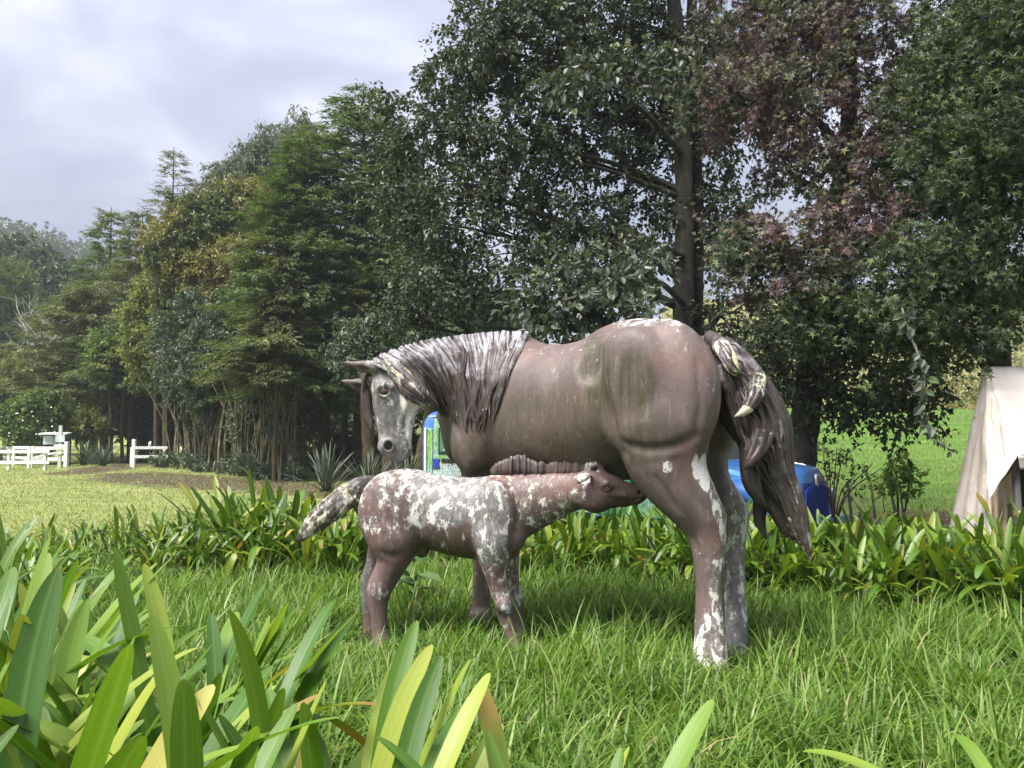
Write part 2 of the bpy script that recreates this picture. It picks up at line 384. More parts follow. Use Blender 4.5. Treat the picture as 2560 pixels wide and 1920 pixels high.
def build_bus():
    fw = np.array((.75, -.661, 0)); fw /= np.linalg.norm(fw); sd_ = np.array((-fw[1], fw[0], 0))
    N_ = np.array((3.22, 9.1, 0)); LEN = 6.42; rear = N_ - fw * LEN; NOSE = .30
    ang = math.atan2(fw[1], fw[0])
    r = empty("vintage_bus", rear, ang); tag(r, "blue vintage bus with a rounded bonnet and green leafy side panels, parked behind the mare", "bus")
    def xz(px, py, y=0.0):
        """bus coordinates of a pixel on the plane y"""
        d = ray(px, py); O = rear + sd_ * y; t = ((O - CAMP) @ sd_) / (d @ sd_); P = CAMP + d * t - rear; return P @ fw, P[2]
    W = 1.75
    m_blue = paint("blue_bus_paint", (.040, .14, .40), .35, .2, 3, dirt=(.12, .24, .46)); m_deep = paint("deep_blue_paint", (.012, .045, .30), .4, .12, 6)
    m_dark = paint("black_rubber", (.012, .013, .016), .5, .2, 10); m_chrome = paint("worn_chrome", (.6, .6, .58), .2, .1, 8, metal=1.0); m_wh = paint("white_trim", (.75, .76, .78), .4, .06, 5)
    # leafy print
    m, nt, b, N, L = nodes("leafy_print"); co = objco(nt)
    n1 = noise_tex(nt, co, 3.2, 3, .5); n2 = noise_tex(nt, objco(nt, (1, 1, .55)), 26, 6, .7)
    c1 = ramp(nt, n2, [(.30, (.03, .10, .04)), (.46, (.10, .27, .06)), (.58, (.26, .42, .10)), (.72, (.52, .62, .32))])
    c2 = ramp(nt, n2, [(.30, (.05, .14, .16)), (.5, (.20, .36, .34)), (.7, (.50, .62, .60))])
    L(mixc(nt, ramp(nt, n1, [(.45, (0, 0, 0)), (.6, (1, 1, 1))]), c1, c2), b.inputs['Base Color']); b.inputs['Roughness'].default_value = .35; m_leafy = m
    # sky print on the bonnet side
    m, nt, b, N, L = nodes("sky_print"); n1 = noise_tex(nt, objco(nt, (1, 1, 2)), 2.2, 5, .55)
    L(ramp(nt, n1, [(.35, (.03, .18, .52)), (.52, (.10, .34, .66)), (.68, (.48, .62, .72))]), b.inputs['Base Color']); b.inputs['Roughness'].default_value = .3; m_sky = m
    m, nt, b, N, L = nodes("tinted_glass"); b.inputs['Base Color'].default_value = (.012, .035, .022, 1); b.inputs['Roughness'].default_value = .25; b.inputs['Specular IOR Level'].default_value = .3; m_glass = m
    m_greenglass = paint("green_tinted_window", (.05, .16, .09), .12, .5, 4, spec=.7)
    xb, _ = xz(1815, 1150); xb = min(xb, LEN - 1.25)          # cab ends, bonnet begins
    H = 1.86
    # coach body: rounded section swept along the length
    def section(h, w0, y_in, rr, n=6):
        pts = [(y_in, .32), (y_in, h - rr)]
        for i in range(1, n + 1): a = math.pi / 2 * i / n; pts.append((y_in + rr - rr * math.cos(a), h - rr + rr * math.sin(a)))
        for i in range(0, n + 1): a = math.pi / 2 * i / n; pts.append((W - y_in - rr + rr * math.sin(a), h - rr + rr * math.cos(a)))
        pts.append((W - y_in, .32)); return pts
    def sweep(name, secs, mat, smooth=True):
        mb = MB(); k = len(secs[0][1]); V = [(x, y, z) for x, s_ in secs for y, z in s_]; F = []
        for i in range(len(secs) - 1):
            for j in range(k): F.append((i * k + j, i * k + (j + 1) % k, (i + 1) * k + (j + 1) % k, (i + 1) * k + j))
        F.append(tuple(range(k))[::-1]); F.append(tuple((len(secs) - 1) * k + j for j in range(k)))
        mb.add(V, F); o = mb.build(name, mat, None, smooth); o.parent = r; mod = o.modifiers.new("e", 'EDGE_SPLIT'); mod.split_angle = R(40); return o
    sweep("body", [(0.0, section(H - .10, W, .10, .30)), (.06, section(H, W, .02, .34)), (xb - .25, section(H, W, .02, .34)), (xb, section(H - .15, W, .06, .34))], m_blue)
    def panel(name, x0, z0, x1, z1, mat, y=-.012, th=.03, bev=.012):
        mb = MB(); mb.box(((x0 + x1) / 2, y, (z0 + z1) / 2), (x1 - x0, th, z1 - z0)); o = mb.build(name, mat, None); o.parent = r
        if bev: q = o.modifiers.new("b", 'BEVEL'); q.width = bev; q.segments = 2
        return o
    xs = lambda px: xz(px, 1100)[0]; zs = lambda px, py: xz(px, py)[1]
    x0, x1, x2 = xs(1064), xs(1085), xs(1225)
    panel("rear_strip", x0 + .01, .34, x0 + .05, zs(1064, 1069), m_wh, -.02, .05)
    panel("corner_panel", x0 + .07, .36, x1 - .012, zs(1075, 1071), m_leafy)
    dr = panel("ramp_door", x1 + .012, .36, x2, zs(1100, 1046), m_leafy, -.014, .036)
    panel("door_seam", x1 - .008, .36, x1 + .008, zs(1090, 1044), m_dark, -.004, .02, 0); panel("door_seam", x1, zs(1090, 1045), x2, zs(1090, 1042.5), m_dark, -.004, .02, 0); panel("gutter", x0 + .10, zs(1090, 1041.5), x2, zs(1090, 1039.5), m_wh, -.02, .03, .004)
    wx0, wx1, wz0, wz1 = xs(1100), x2 - .08, zs(1110, 1136), zs(1110, 1069)
    wf = panel("window_frame", wx0, wz0, wx1, wz1, m_dark, -.034, .02, .03); pn = panel("pane", wx0 + .05, wz0 + .04, wx1 - .05, wz1 - .04, m_greenglass, -.046, .012)
    # wheelchair plate in the window: white board, black ring, seat stroke
    plx0 = xs(1116); panel("access_plate", plx0, wz0 + .06, wx1 - .02, wz1 - .08, paint("access_plate_white", (.62, .64, .74), .4, .04, 4), -.056, .01, .02)
    cx, cz = plx0 + .36, (wz0 + wz1) / 2 - .03; th = np.linspace(.2, 4.9, 22)
    for q, (pts_, w_) in enumerate([([(cx + .20 * math.cos(a + 2.2), -.066, cz + .20 * math.sin(a + 2.2)) for a in th], .016), ([(cx - .30, -.066, wz0 + .115), (cx - .14, -.066, wz0 + .135)], .013), ([(cx - .02, -.066, cz + .42), (cx, -.066, cz + .12), (cx + .18, -.066, cz + .10), (cx + .27, -.066, cz - .14)], .018)]):
        v, f = tube(pts_, w_, 6); mb = MB(); mb.add(v, f); o = mb.build("access_symbol", m_dark, None, True); o.parent = r
    panel("hinge", xs(1088), zs(1095, 1172), xs(1104), zs(1095, 1146), m_deep, -.04, .03, .02); panel("door_handle", xs(1109), zs(1120, 1157), xs(1142), zs(1120, 1146), m_dark, -.045, .03, .02)
    for txt, py, px in (("RAMPA DE", 1162.5, 1125), ("ACCESO PARA", 1173, 1124.5), ("SILLA DE RUEDAS", 1184, 1124)):
        cu = bpy.data.curves.new("lettering", 'FONT'); cu.body = txt; cu.align_x = 'CENTER'; cu.align_y = 'CENTER'; cu.extrude = .002
        cu.size = .092; cu.materials.append(m_wh); o = bpy.data.objects.new("lettering", cu); link(o); bpy.context.view_layer.update()
        me = bpy.data.meshes.new_from_object(o.evaluated_get(bpy.context.evaluated_depsgraph_get())); bpy.data.objects.remove(o); bpy.data.curves.remove(cu)
        o = link(bpy.data.objects.new("lettering", me)); o.parent = r; o.rotation_euler = (math.pi / 2, 0, 0)
        x_, z_ = xz(px, py); o.location = (x_, -.037, z_)
    # passenger windows along the near side
    n = 5; wx = np.linspace(x2 + .05, xb - .12, n + 1)
    for i in range(n):
        fr = panel("window_frame", wx[i] + .03, .72, wx[i + 1] - .03, 1.50, m_dark, -.02, .03, .02); panel("pane", wx[i] + .08, .78, wx[i + 1] - .08, 1.44, m_greenglass, -.036, .012, 0)
        panel("side_panel", wx[i] + .02, .36, wx[i + 1] - .02, .69, m_leafy if i % 2 == 0 else m_greenglass, -.014, .03)
    # windscreen and bonnet
    mb = MB(); mb.box((xb + .03, W / 2, 1.32), (.02, W - .34, .52), Matrix.Rotation(-.22, 3, 'Y')); o = mb.build("windscreen", m_glass, None); o.parent = r
    mb = MB(); mb.box((xb + .07, W / 2, 1.07), (.05, W - .2, .035)); o = mb.build("windscreen_trim", m_wh, None, bevel=.008); o.parent = r
    def hood_sec(w, h, z0=.40):
        c = W / 2; pts = []
        for i in range(17):
            a = math.pi * i / 16; e = .62
            pts.append((c - w / 2 * math.copysign(abs(math.cos(a)) ** e, math.cos(a)), z0 + (h - z0) * (math.sin(a)) ** .75))
        return pts
    sweep("bonnet", [(xb, hood_sec(W - .1, 1.12)), (xb + .35, hood_sec(1.46, 1.14)), (xb + .75, hood_sec(1.28, 1.13)), (LEN - .14, hood_sec(1.12, 1.09)), (LEN - .03, hood_sec(1.06, 1.06)), (LEN + .02, hood_sec(.94, .99))], m_blue)
    sweep("bonnet_side", [(xb + .01, [(.02, .40), (.02, 1.02), (.06, 1.06), (.2, 1.06), (.2, .40)]), (xb + .45, [(.12, .40), (.12, .98), (.17, 1.03), (.3, 1.03), (.3, .40)]), (LEN - .25, [(.34, .40), (.34, .86), (.38, .90), (.5, .9), (.5, .40)])], m_sky)
    for z_ in (.62, .70, .78):
        mb = MB(); mb.box((LEN - .75, .245, z_), (.42, .03, .022), Matrix.Rotation(.30, 3, 'Z')); o = mb.build("bonnet_louvre", m_deep, None, bevel=.006); o.parent = r
    v, f = tube([(xb + .3, W / 2, 1.145), (xb + .75, W / 2, 1.135), (LEN - .1, W / 2, 1.085), (LEN + .01, W / 2, 1.0)], [.012] * 4, 8); mb = MB(); mb.add(v, f); o = mb.build("bonnet_ridge", m_chrome, None, True); o.parent = r
    # radiator grille: upright slats in a rounded surround
    gx = LEN + .03
    panel_ = MB(); panel_.box((gx - .02, W / 2, .62), (.03, .80, .50)); o = panel_.build("grille_back", m_deep, None); o.parent = r
    for i in range(13):
        y = W / 2 - .37 + .74 * i / 12; dz = .06 * (abs(i - 6) / 6) ** 2
        mb = MB(); mb.box((gx + .008, y, .62 - dz / 2), (.035, .024, .46 - dz)); o = mb.build("grille_slat", m_deep, None, bevel=.006); o.parent = r
    mb = MB(); shield = [(-.045, .07), (.045, .07), (.052, .02), (.03, -.05), (0, -.085), (-.03, -.05), (-.052, .02)]
    mb.add([(gx + .005, W / 2 + y, .90 + z) for y, z in shield] + [(gx + .03, W / 2 + y, .90 + z) for y, z in shield], [tuple(range(7))[::-1], tuple(range(7, 14))] + [(i, (i + 1) % 7, 7 + (i + 1) % 7, 7 + i) for i in range(7)])
    o = mb.build("emblem", m_wh, None); o.parent = r
    mb = MB(); mb.add([(gx + .031, W / 2 + y * .66, .90 + z * .66) for y, z in shield] + [(gx + .036, W / 2 + y * .66, .90 + z * .66) for y, z in shield], [tuple(range(7))[::-1], tuple(range(7, 14))]); e2 = mb.build("emblem_centre", paint("orange_enamel", (.52, .20, .05), .4, .2, 20), None); e2.parent = o
    # front wings, headlights, wheels
    for y in (.16, W - .16):
        arc = [(LEN - .62 + .46 * math.cos(a), y, .36 + .40 * math.sin(a)) for a in np.linspace(-.1, math.pi + .1, 15)]
        v, f = tube(arc, [.16] * 15, 10, True, (np.array((0, 1.0, 0)), 1.15)); mb = MB(); mb.add(v, f); o = mb.build("front_wing", m_blue, None, True); o.parent = r
        v, f = tube([(LEN - .18, y, .66), (LEN - .10, y, .66), (LEN - .02, y, .655), (LEN, y, .655)], [.05, .10, .105, .09], 14); mb = MB(); mb.add(v, f); o = mb.build("headlight", m_chrome, None, True); o.parent = r
        v, f = tube([(LEN + .001, y, .655), (LEN + .02, y, .655)], [.085, .05], 14); mb = MB(); mb.add(v, f); q = mb.build("lens", paint("lens_glass", (.5, .5, .48), .1, .05, 10), None, True); q.parent = o
    for x in (LEN - .62, 1.35):
        for y in (.10, W - .10):
            v, f = tube([(x, y - .10, .34), (x, y - .07, .34), (x, y + .07, .34), (x, y + .10, .34)], [.29, .34, .34, .29], 24); mb = MB(); mb.add(v, f); o = mb.build("wheel", m_dark, None, True); o.parent = r; md = o.modifiers.new("e", 'EDGE_SPLIT'); md.split_angle = R(40)
            v, f = tube([(x, y - .115, .34), (x, y + .115, .34)], [.17, .17], 18); mb = MB(); mb.add(v, f); q = mb.build("hubcap", m_wh, None); q.parent = o
    mb = MB(); mb.box((LEN + .10, W / 2, .36), (.07, W + .02, .10)); o = mb.build("bumper", m_blue, None, bevel=.02); o.parent = r
    mb = MB(); mb.box((LEN / 2, W / 2, .30), (LEN - .3, W - .3, .12)); o = mb.build("chassis", m_dark, None); o.parent = r
build_bus()

def cloth_patch(name, corners, nu, nv, mat, parent, amp=.02, seed=0, sag=0.0, th=.006, folds=0.0, fdir=0):
    """bilinear canvas sheet with folds and thickness; corners: (u0v0, u1v0, u1v1, u0v1)"""
    a, b, c, d = [np.asarray(q, float) for q in corners]
    n = np.cross(b - a, d - a); n /= np.linalg.norm(n)
    V = []
    for i in range(nu + 1):
        for j in range(nv + 1):
            u, v = i / nu, j / nv; p = (a * (1 - u) + b * u) * (1 - v) + (d * (1 - u) + c * u) * v
            q = Vector((u * 4 + seed, v * 4, seed * 1.7)); w = mnoise.noise(q) * amp + mnoise.noise(q * 2.7) * amp * .4
            t = u if fdir == 0 else v
            w += folds * math.sin(t * 22 + seed + 1.5 * mnoise.noise(q * .6)) * (.3 + .7 * (v if fdir == 0 else u))
            e = min(u, 1 - u, v, 1 - v); w *= min(1, e * 8 + .15)
            V.append(tuple(p + n * w + np.array((0, 0, -sag * math.sin(math.pi * u) * math.sin(math.pi * v)))))
    Q = [(i * (nv + 1) + j, (i + 1) * (nv + 1) + j, (i + 1) * (nv + 1) + j + 1, i * (nv + 1) + j + 1) for i in range(nu) for j in range(nv)]
    o = mesh_np(name, np.array(V), quads=np.array(Q), mat=mat, parent=parent, smooth=True)
    s = o.modifiers.new("thick", 'SOLIDIFY'); s.thickness = th; s.offset = 0
    return o
def build_tent():
    m, nt, b, N, L = nodes("weathered_canvas"); g = N("ShaderNodeNewGeometry"); pos = g.outputs['Position']
    n1 = noise_tex(nt, pos, 1.8, 6, .6); c = ramp(nt, n1, [(.35, (.50, .43, .37)), (.55, (.63, .57, .535)), (.7, (.69, .65, .625))])
    mp = N("ShaderNodeMapping"); L(pos, mp.inputs[0]); mp.inputs['Scale'].default_value = (9, 9, 14)
    sp = noise_tex(nt, mp.outputs[0], 1.1, 3, .5, 1.5); c = mixc(nt, math_n(nt, 'MULTIPLY', ramp(nt, sp, [(.70, (0, 0, 0)), (.73, (1, 1, 1))]), .75), c, (.16, .05, .04))
    st = noise_tex(nt, pos, 5, 8, .7); c = mixc(nt, math_n(nt, 'MULTIPLY', ramp(nt, st, [(.55, (0, 0, 0)), (.75, (1, 1, 1))]), .5), c, (.36, .27, .19))
    L(c, b.inputs['Base Color']); b.inputs['Roughness'].default_value = .9; b.inputs['Specular IOR Level'].default_value = .15
    bump(nt, b, noise_tex(nt, pos, 140, 3, .6), .25, .004)
    t = N("ShaderNodeBsdfTranslucent"); L(c, t.inputs[0]); ms = N("ShaderNodeMixShader"); ms.inputs[0].default_value = .25; L(b.outputs[0], ms.inputs[1]); L(t.outputs[0], ms.inputs[2]); L(ms.outputs[0], nt.nodes["Material Output"].inputs[0]); canvas = m
    tan = paint("tan_canvas", (.52, .40, .28), .9, .18, 3, dirt=(.30, .18, .10)); brown = paint("tent_interior_shade", (.035, .03, .022), .9, .2, 4)
    r = empty("canvas_tent", gnd(2560, 7.4)); tag(r, "off-white stained canvas tent standing among the plants at the right edge", "tent")
    A = at(2462, 917, 7.9); A2 = A + np.array((2.6, .35, .0)); 
    B0 = at(2352, 1450, 8.5); B0[2] = .02; B1 = at(2482, 1450, 7.15); B1[2] = .02
    S1 = at(2478, 1215, 7.1)
    E1 = at(2545, 1140, 6.95); E2 = E1 + np.array((2.2, .5, .05))
    cloth_patch("end_wall", (A + np.array((.0, .02, -.004)), A + np.array((.025, -.02, -.002)), B1, B0), 26, 40, canvas, r, .05, 1, folds=.035)
    cloth_patch("roof_sheet", (A, A2, E2, E1), 40, 30, canvas, r, .035, 2, sag=.06, folds=.012)
    cloth_patch("front_flap", (A + np.array((.004, -.004, -.012)), E1 + np.array((-.002, .0, .006)), at(2474, 1246, 7.0), S1 + np.array((-.02, .02, 0))), 26, 34, canvas, r, .04, 3, folds=.012)
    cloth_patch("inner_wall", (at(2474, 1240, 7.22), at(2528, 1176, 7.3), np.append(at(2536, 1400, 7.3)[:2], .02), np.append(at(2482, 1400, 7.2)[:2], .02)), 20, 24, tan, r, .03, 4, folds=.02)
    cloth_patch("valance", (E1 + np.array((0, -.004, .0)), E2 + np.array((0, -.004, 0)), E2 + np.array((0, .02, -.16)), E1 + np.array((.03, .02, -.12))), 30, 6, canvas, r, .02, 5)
    cloth_patch("back_wall", (A + np.array((.55, .35, -.5)), A2 + np.array((.1, .3, -.5)), np.append((A2 + np.array((.1, .5, 0)))[:2], .02), np.append((A + np.array((.55, .5, 0)))[:2], .02)), 10, 8, brown, r, .02, 6)  # near-black colour paints the shade inside the tent
    p0, p1 = at(2536, 1147, 7.12), at(2556, 1420, 7.12); p1[2] = 0
    v, f = tube([p0, p0 * .5 + p1 * .5, p1], [.034, .034, .034], 14); mb = MB(); mb.add(v, f); mb.build("pole", paint("grey_pole", (.14, .13, .13), .5, .15, 6), r, True)
    q = p0 + (p1 - p0) * .40; d = unit(p1 - p0); v, f = tube([q - d * .03, q + d * .03], [.039, .039], 14); mb = MB(); mb.add(v, f); mb.build("pole_tape", tan, r, True)
    cp = resample([E1 + np.array((.05, -.02, -.02)), E1 + np.array((.07, -.03, -.12)), E1 + np.array((.12, -.03, -.16)), E1 + np.array((.17, -.02, -.10))], 12); v, f = tube(cp, [.006] * 12, 6); mb = MB(); mb.add(v, f); mb.build("cord", M_WHITE, r, True)
build_tent()
# ================================================================ sculpting: distance field -> surface nets
class Field:
    def __init__(s, lo, hi, h):
        s.lo = np.array(lo, np.float32); s.h = h
        s.n = np.ceil((np.array(hi) - np.array(lo)) / h).astype(int) + 1
        s.D = np.full(s.n, 0.5, np.float32)
        s.ax = [(s.lo[i] + h * np.arange(s.n[i])).astype(np.float32) for i in range(3)]
    def block(s, lo, hi, pad):
        a = np.maximum(0, np.floor((np.asarray(lo) - pad - s.lo) / s.h).astype(int))
        b = np.minimum(s.n, np.ceil((np.asarray(hi) + pad - s.lo) / s.h).astype(int) + 1)
        sl = tuple(slice(a[i], max(a[i], b[i])) for i in range(3))
        g = (s.ax[0][sl[0]][:, None, None], s.ax[1][sl[1]][None, :, None], s.ax[2][sl[2]][None, None, :])
        return sl, g
    def put(s, sl, d, k, op='u'):
        a = s.D[sl]
        if op == 's': d = -d; a = -a     # smooth subtraction: -(smin(-a, d)) handled below
        if op == 's':
            # D = max(a, -d)  ->  -min(-a, d)
            d0 = -d; aa = a
            hh = np.maximum(k - np.abs(aa - d0), 0) / k
            s.D[sl] = -(np.minimum(aa, d0) - hh * hh * k / 4)
        else:
            hh = np.maximum(k - np.abs(a - d), 0) / k
            s.D[sl] = np.minimum(a, d) - hh * hh * k / 4
    def chain(s, pts, radii, k=0.05, flat=None, op='u'):
        pts = np.asarray(pts, np.float32); rr = np.asarray(radii, np.float32)
        R_ = float(rr.max()) 
        sl, g = s.block(pts.min(0) - R_, pts.max(0) + R_, k + 0.03)
        best = None
        for i in range(len(pts) - 1):
            a, ab = pts[i], pts[i + 1] - pts[i]
            L2 = float(ab @ ab) + 1e-9
            q = [g[j] - a[j] for j in range(3)]
            t = np.clip((q[0] * ab[0] + q[1] * ab[1] + q[2] * ab[2]) / L2, 0, 1)
            q = [q[j] - t * ab[j] for j in range(3)]
            d2 = q[0] ** 2 + q[1] ** 2 + q[2] ** 2
            if flat is not None:
                n, f = flat
                w = q[0] * n[0] + q[1] * n[1] + q[2] * n[2]
                d2 = d2 + w * w * (1 / f ** 2 - 1)
            d = np.sqrt(d2) - (rr[i] + t * (rr[i + 1] - rr[i]))
            if best is None: best = d
            else:
                kk = 0.02 if len(pts) < 12 else 0.003; hh = np.maximum(kk - np.abs(best - d), 0) / kk
                best = np.minimum(best, d) - hh * hh * kk / 4
        s.put(sl, best, k, op)
    def ell(s, c, axes, radii, k=0.05, op='u'):
        c = np.asarray(c, np.float32); A = np.asarray(axes, np.float32); r = np.asarray(radii, np.float32)
        ext = np.sqrt(((A * r[:, None]) ** 2).sum(0))
        sl, g = s.block(c - ext, c + ext, k + 0.03)
        q = [g[j] - c[j] for j in range(3)]
        k0 = k1 = 0
        for i in range(3):
            w = q[0] * A[i][0] + q[1] * A[i][1] + q[2] * A[i][2]
            k0 = k0 + (w / r[i]) ** 2; k1 = k1 + (w / r[i] ** 2) ** 2
        k0 = np.sqrt(k0); d = k0 * (k0 - 1) / (np.sqrt(k1) + 1e-6)
        s.put(sl, d, k, op)
    def loft(s, O, eu, ev, us, ztop, zbot, rv, k=0.05, p=2.2):
        """trunk: section at u spans zbot..ztop and +-rv"""
        sl, g = s.block(s.lo, s.lo + s.h * (s.n - 1), 0)
        u = ((g[0] - O[0]) * eu[0] + (g[1] - O[1]) * eu[1])[:, :, 0]
        v = ((g[0] - O[0]) * ev[0] + (g[1] - O[1]) * ev[1])[:, :, 0]
        uu = np.linspace(us[0], us[-1], 400)
        def sm(y):
            y = np.interp(uu, us, y); ker = np.hanning(25); ker /= ker.sum()
            return np.convolve(np.pad(y, 12, mode='reflect', reflect_type='odd'), ker, mode='valid')
        T = np.interp(u, uu, sm(ztop)); B = np.interp(u, uu, sm(zbot)); W = np.interp(u, uu, sm(rv))
        over = np.maximum(us[0] - u, 0) + np.maximum(u - us[-1], 0)
        c = ((T + B) / 2)[:, :, None]; rz = np.maximum((T - B) / 2, 0.02)[:, :, None]; W = np.maximum(W, 0.02)[:, :, None]
        zz = np.abs(g[2] - c) / rz; vv = np.abs(v)[:, :, None] / W
        e = (zz ** p + vv ** p) ** (1 / p)
        d = (e - 1) * np.minimum(rz, W) + over[:, :, None] * 0.9
        s.put(sl, d.astype(np.float32), k)
    def mesh(s):
        D = s.D; S = D < 0
        n = np.array(D.shape)
        cnt = np.zeros(n - 1, np.int8)
        for a in (0, 1):
            for b in (0, 1):
                for c in (0, 1):
                    cnt += S[a:n[0] - 1 + a, b:n[1] - 1 + b, c:n[2] - 1 + c]
        I = np.argwhere((cnt > 0) & (cnt < 8))
        idx = np.full(n - 1, -1, np.int32); idx[tuple(I.T)] = np.arange(len(I))
        acc = np.zeros((len(I), 3)); num = np.zeros(len(I))
        cor = [(a, b, c) for a in (0, 1) for b in (0, 1) for c in (0, 1)]
        val = {q: D[I[:, 0] + q[0], I[:, 1] + q[1], I[:, 2] + q[2]] for q in cor}
        for q in cor:
            for axn in range(3):
                if q[axn] == 1: continue
                q2 = tuple(1 if j == axn else q[j] for j in range(3))
                a, b = val[q], val[q2]; m = (a < 0) != (b < 0)
                t = np.where(m, a / np.where(m, a - b, 1), 0)
                p = np.array(q, float)[None, :].repeat(len(I), 0); p[:, axn] += t
                acc[m] += p[m]; num[m] += 1
        V = s.lo + s.h * (I + acc / num[:, None])
        quads = []
        for axn in range(3):
            a = [slice(None)] * 3; b = [slice(None)] * 3
            a[axn] = slice(0, n[axn] - 1); b[axn] = slice(1, n[axn])
            s0, s1 = S[tuple(a)], S[tuple(b)]
            E = np.argwhere(s0 != s1); sg = s0[tuple(E.T)]
            j, k2 = (axn + 1) % 3, (axn + 2) % 3
            ok = (E[:, j] > 0) & (E[:, k2] > 0) & (E[:, j] < n[j] - 1) & (E[:, k2] < n[k2] - 1)
            E, sg = E[ok], sg[ok]
            def ci(dj, dk):
                e = E.copy(); e[:, j] += dj; e[:, k2] += dk; return idx[tuple(e.T)]
            q = np.stack([ci(-1, -1), ci(0, -1), ci(0, 0), ci(-1, 0)], 1)
            q[~sg] = q[~sg][:, ::-1]
            quads.append(q)
        return V, np.concatenate(quads)
    def smooth(s, it=1):
        for _ in range(it):
            D = s.D.copy()
            for axn in range(3):
                D = (np.roll(D, 1, axn) + 2 * D + np.roll(D, -1, axn)) / 4
            s.D = D
    def groove(s, pts, r, k, y0=4.3, y1=7.0, m=16, lift=.92):
        """a crease pressed into the surface along a drawn line"""
        P = np.array([s.hit(x, y, y0, y1)[0] for x, y in resample(np.array(pts, float), m)])
        P[:, 1] = np.convolve(np.pad(P[:, 1], 2, mode='edge'), np.ones(5) / 5, 'valid') - r * lift
        s.chain(P, r * np.interp(np.linspace(0, 1, m), [0, .2, .8, 1], [.4, 1, 1, .4]), k, op='s')
    def hit(s, px, py, y0, y1):
        """first surface point met by the line of sight through a pixel"""
        d = ray(px, py); ts = np.arange(y0, y1, s.h * 0.5) / d[1]
        P = CAMP + d * ts[:, None]
        i = np.round((P - s.lo) / s.h).astype(int)
        ok = ((i >= 0) & (i < s.n)).all(1); i = np.clip(i, 0, s.n - 1)
        v = np.where(ok, s.D[i[:, 0], i[:, 1], i[:, 2]], 1)
        k = np.argmax(v < 0)
        if v[k] < 0: return P[k], True
        return P[np.argmin(v)], False

def legs(F, rows, k, ref_first=None, flat=None):
    """rows: (left px, right px, py, Y) silhouette widths down a limb"""
    P = [at((l + r) / 2, y, Y) for l, r, y, Y in rows]
    rad = [(r - l) / 2 * Y / FOCAL for l, r, y, Y in rows]
    P = resample(P, 36); rad = np.interp(np.linspace(0, 1, 36), np.linspace(0, 1, len(rad)), rad); rad = np.convolve(np.pad(rad, 2, mode='edge'), np.ones(5) / 5, 'valid')
    F.chain(P, rad, k, flat=flat)
def pxr(px, Y): return px * Y / FOCAL
VIEW = np.array((0, 1.0, 0))

def ell_mask(P, c, r, soft=0.5):
    d = np.sqrt((((P - c) / np.asarray(r)) ** 2).sum(1))
    return np.clip((1 + soft - d) / soft, 0, 1)

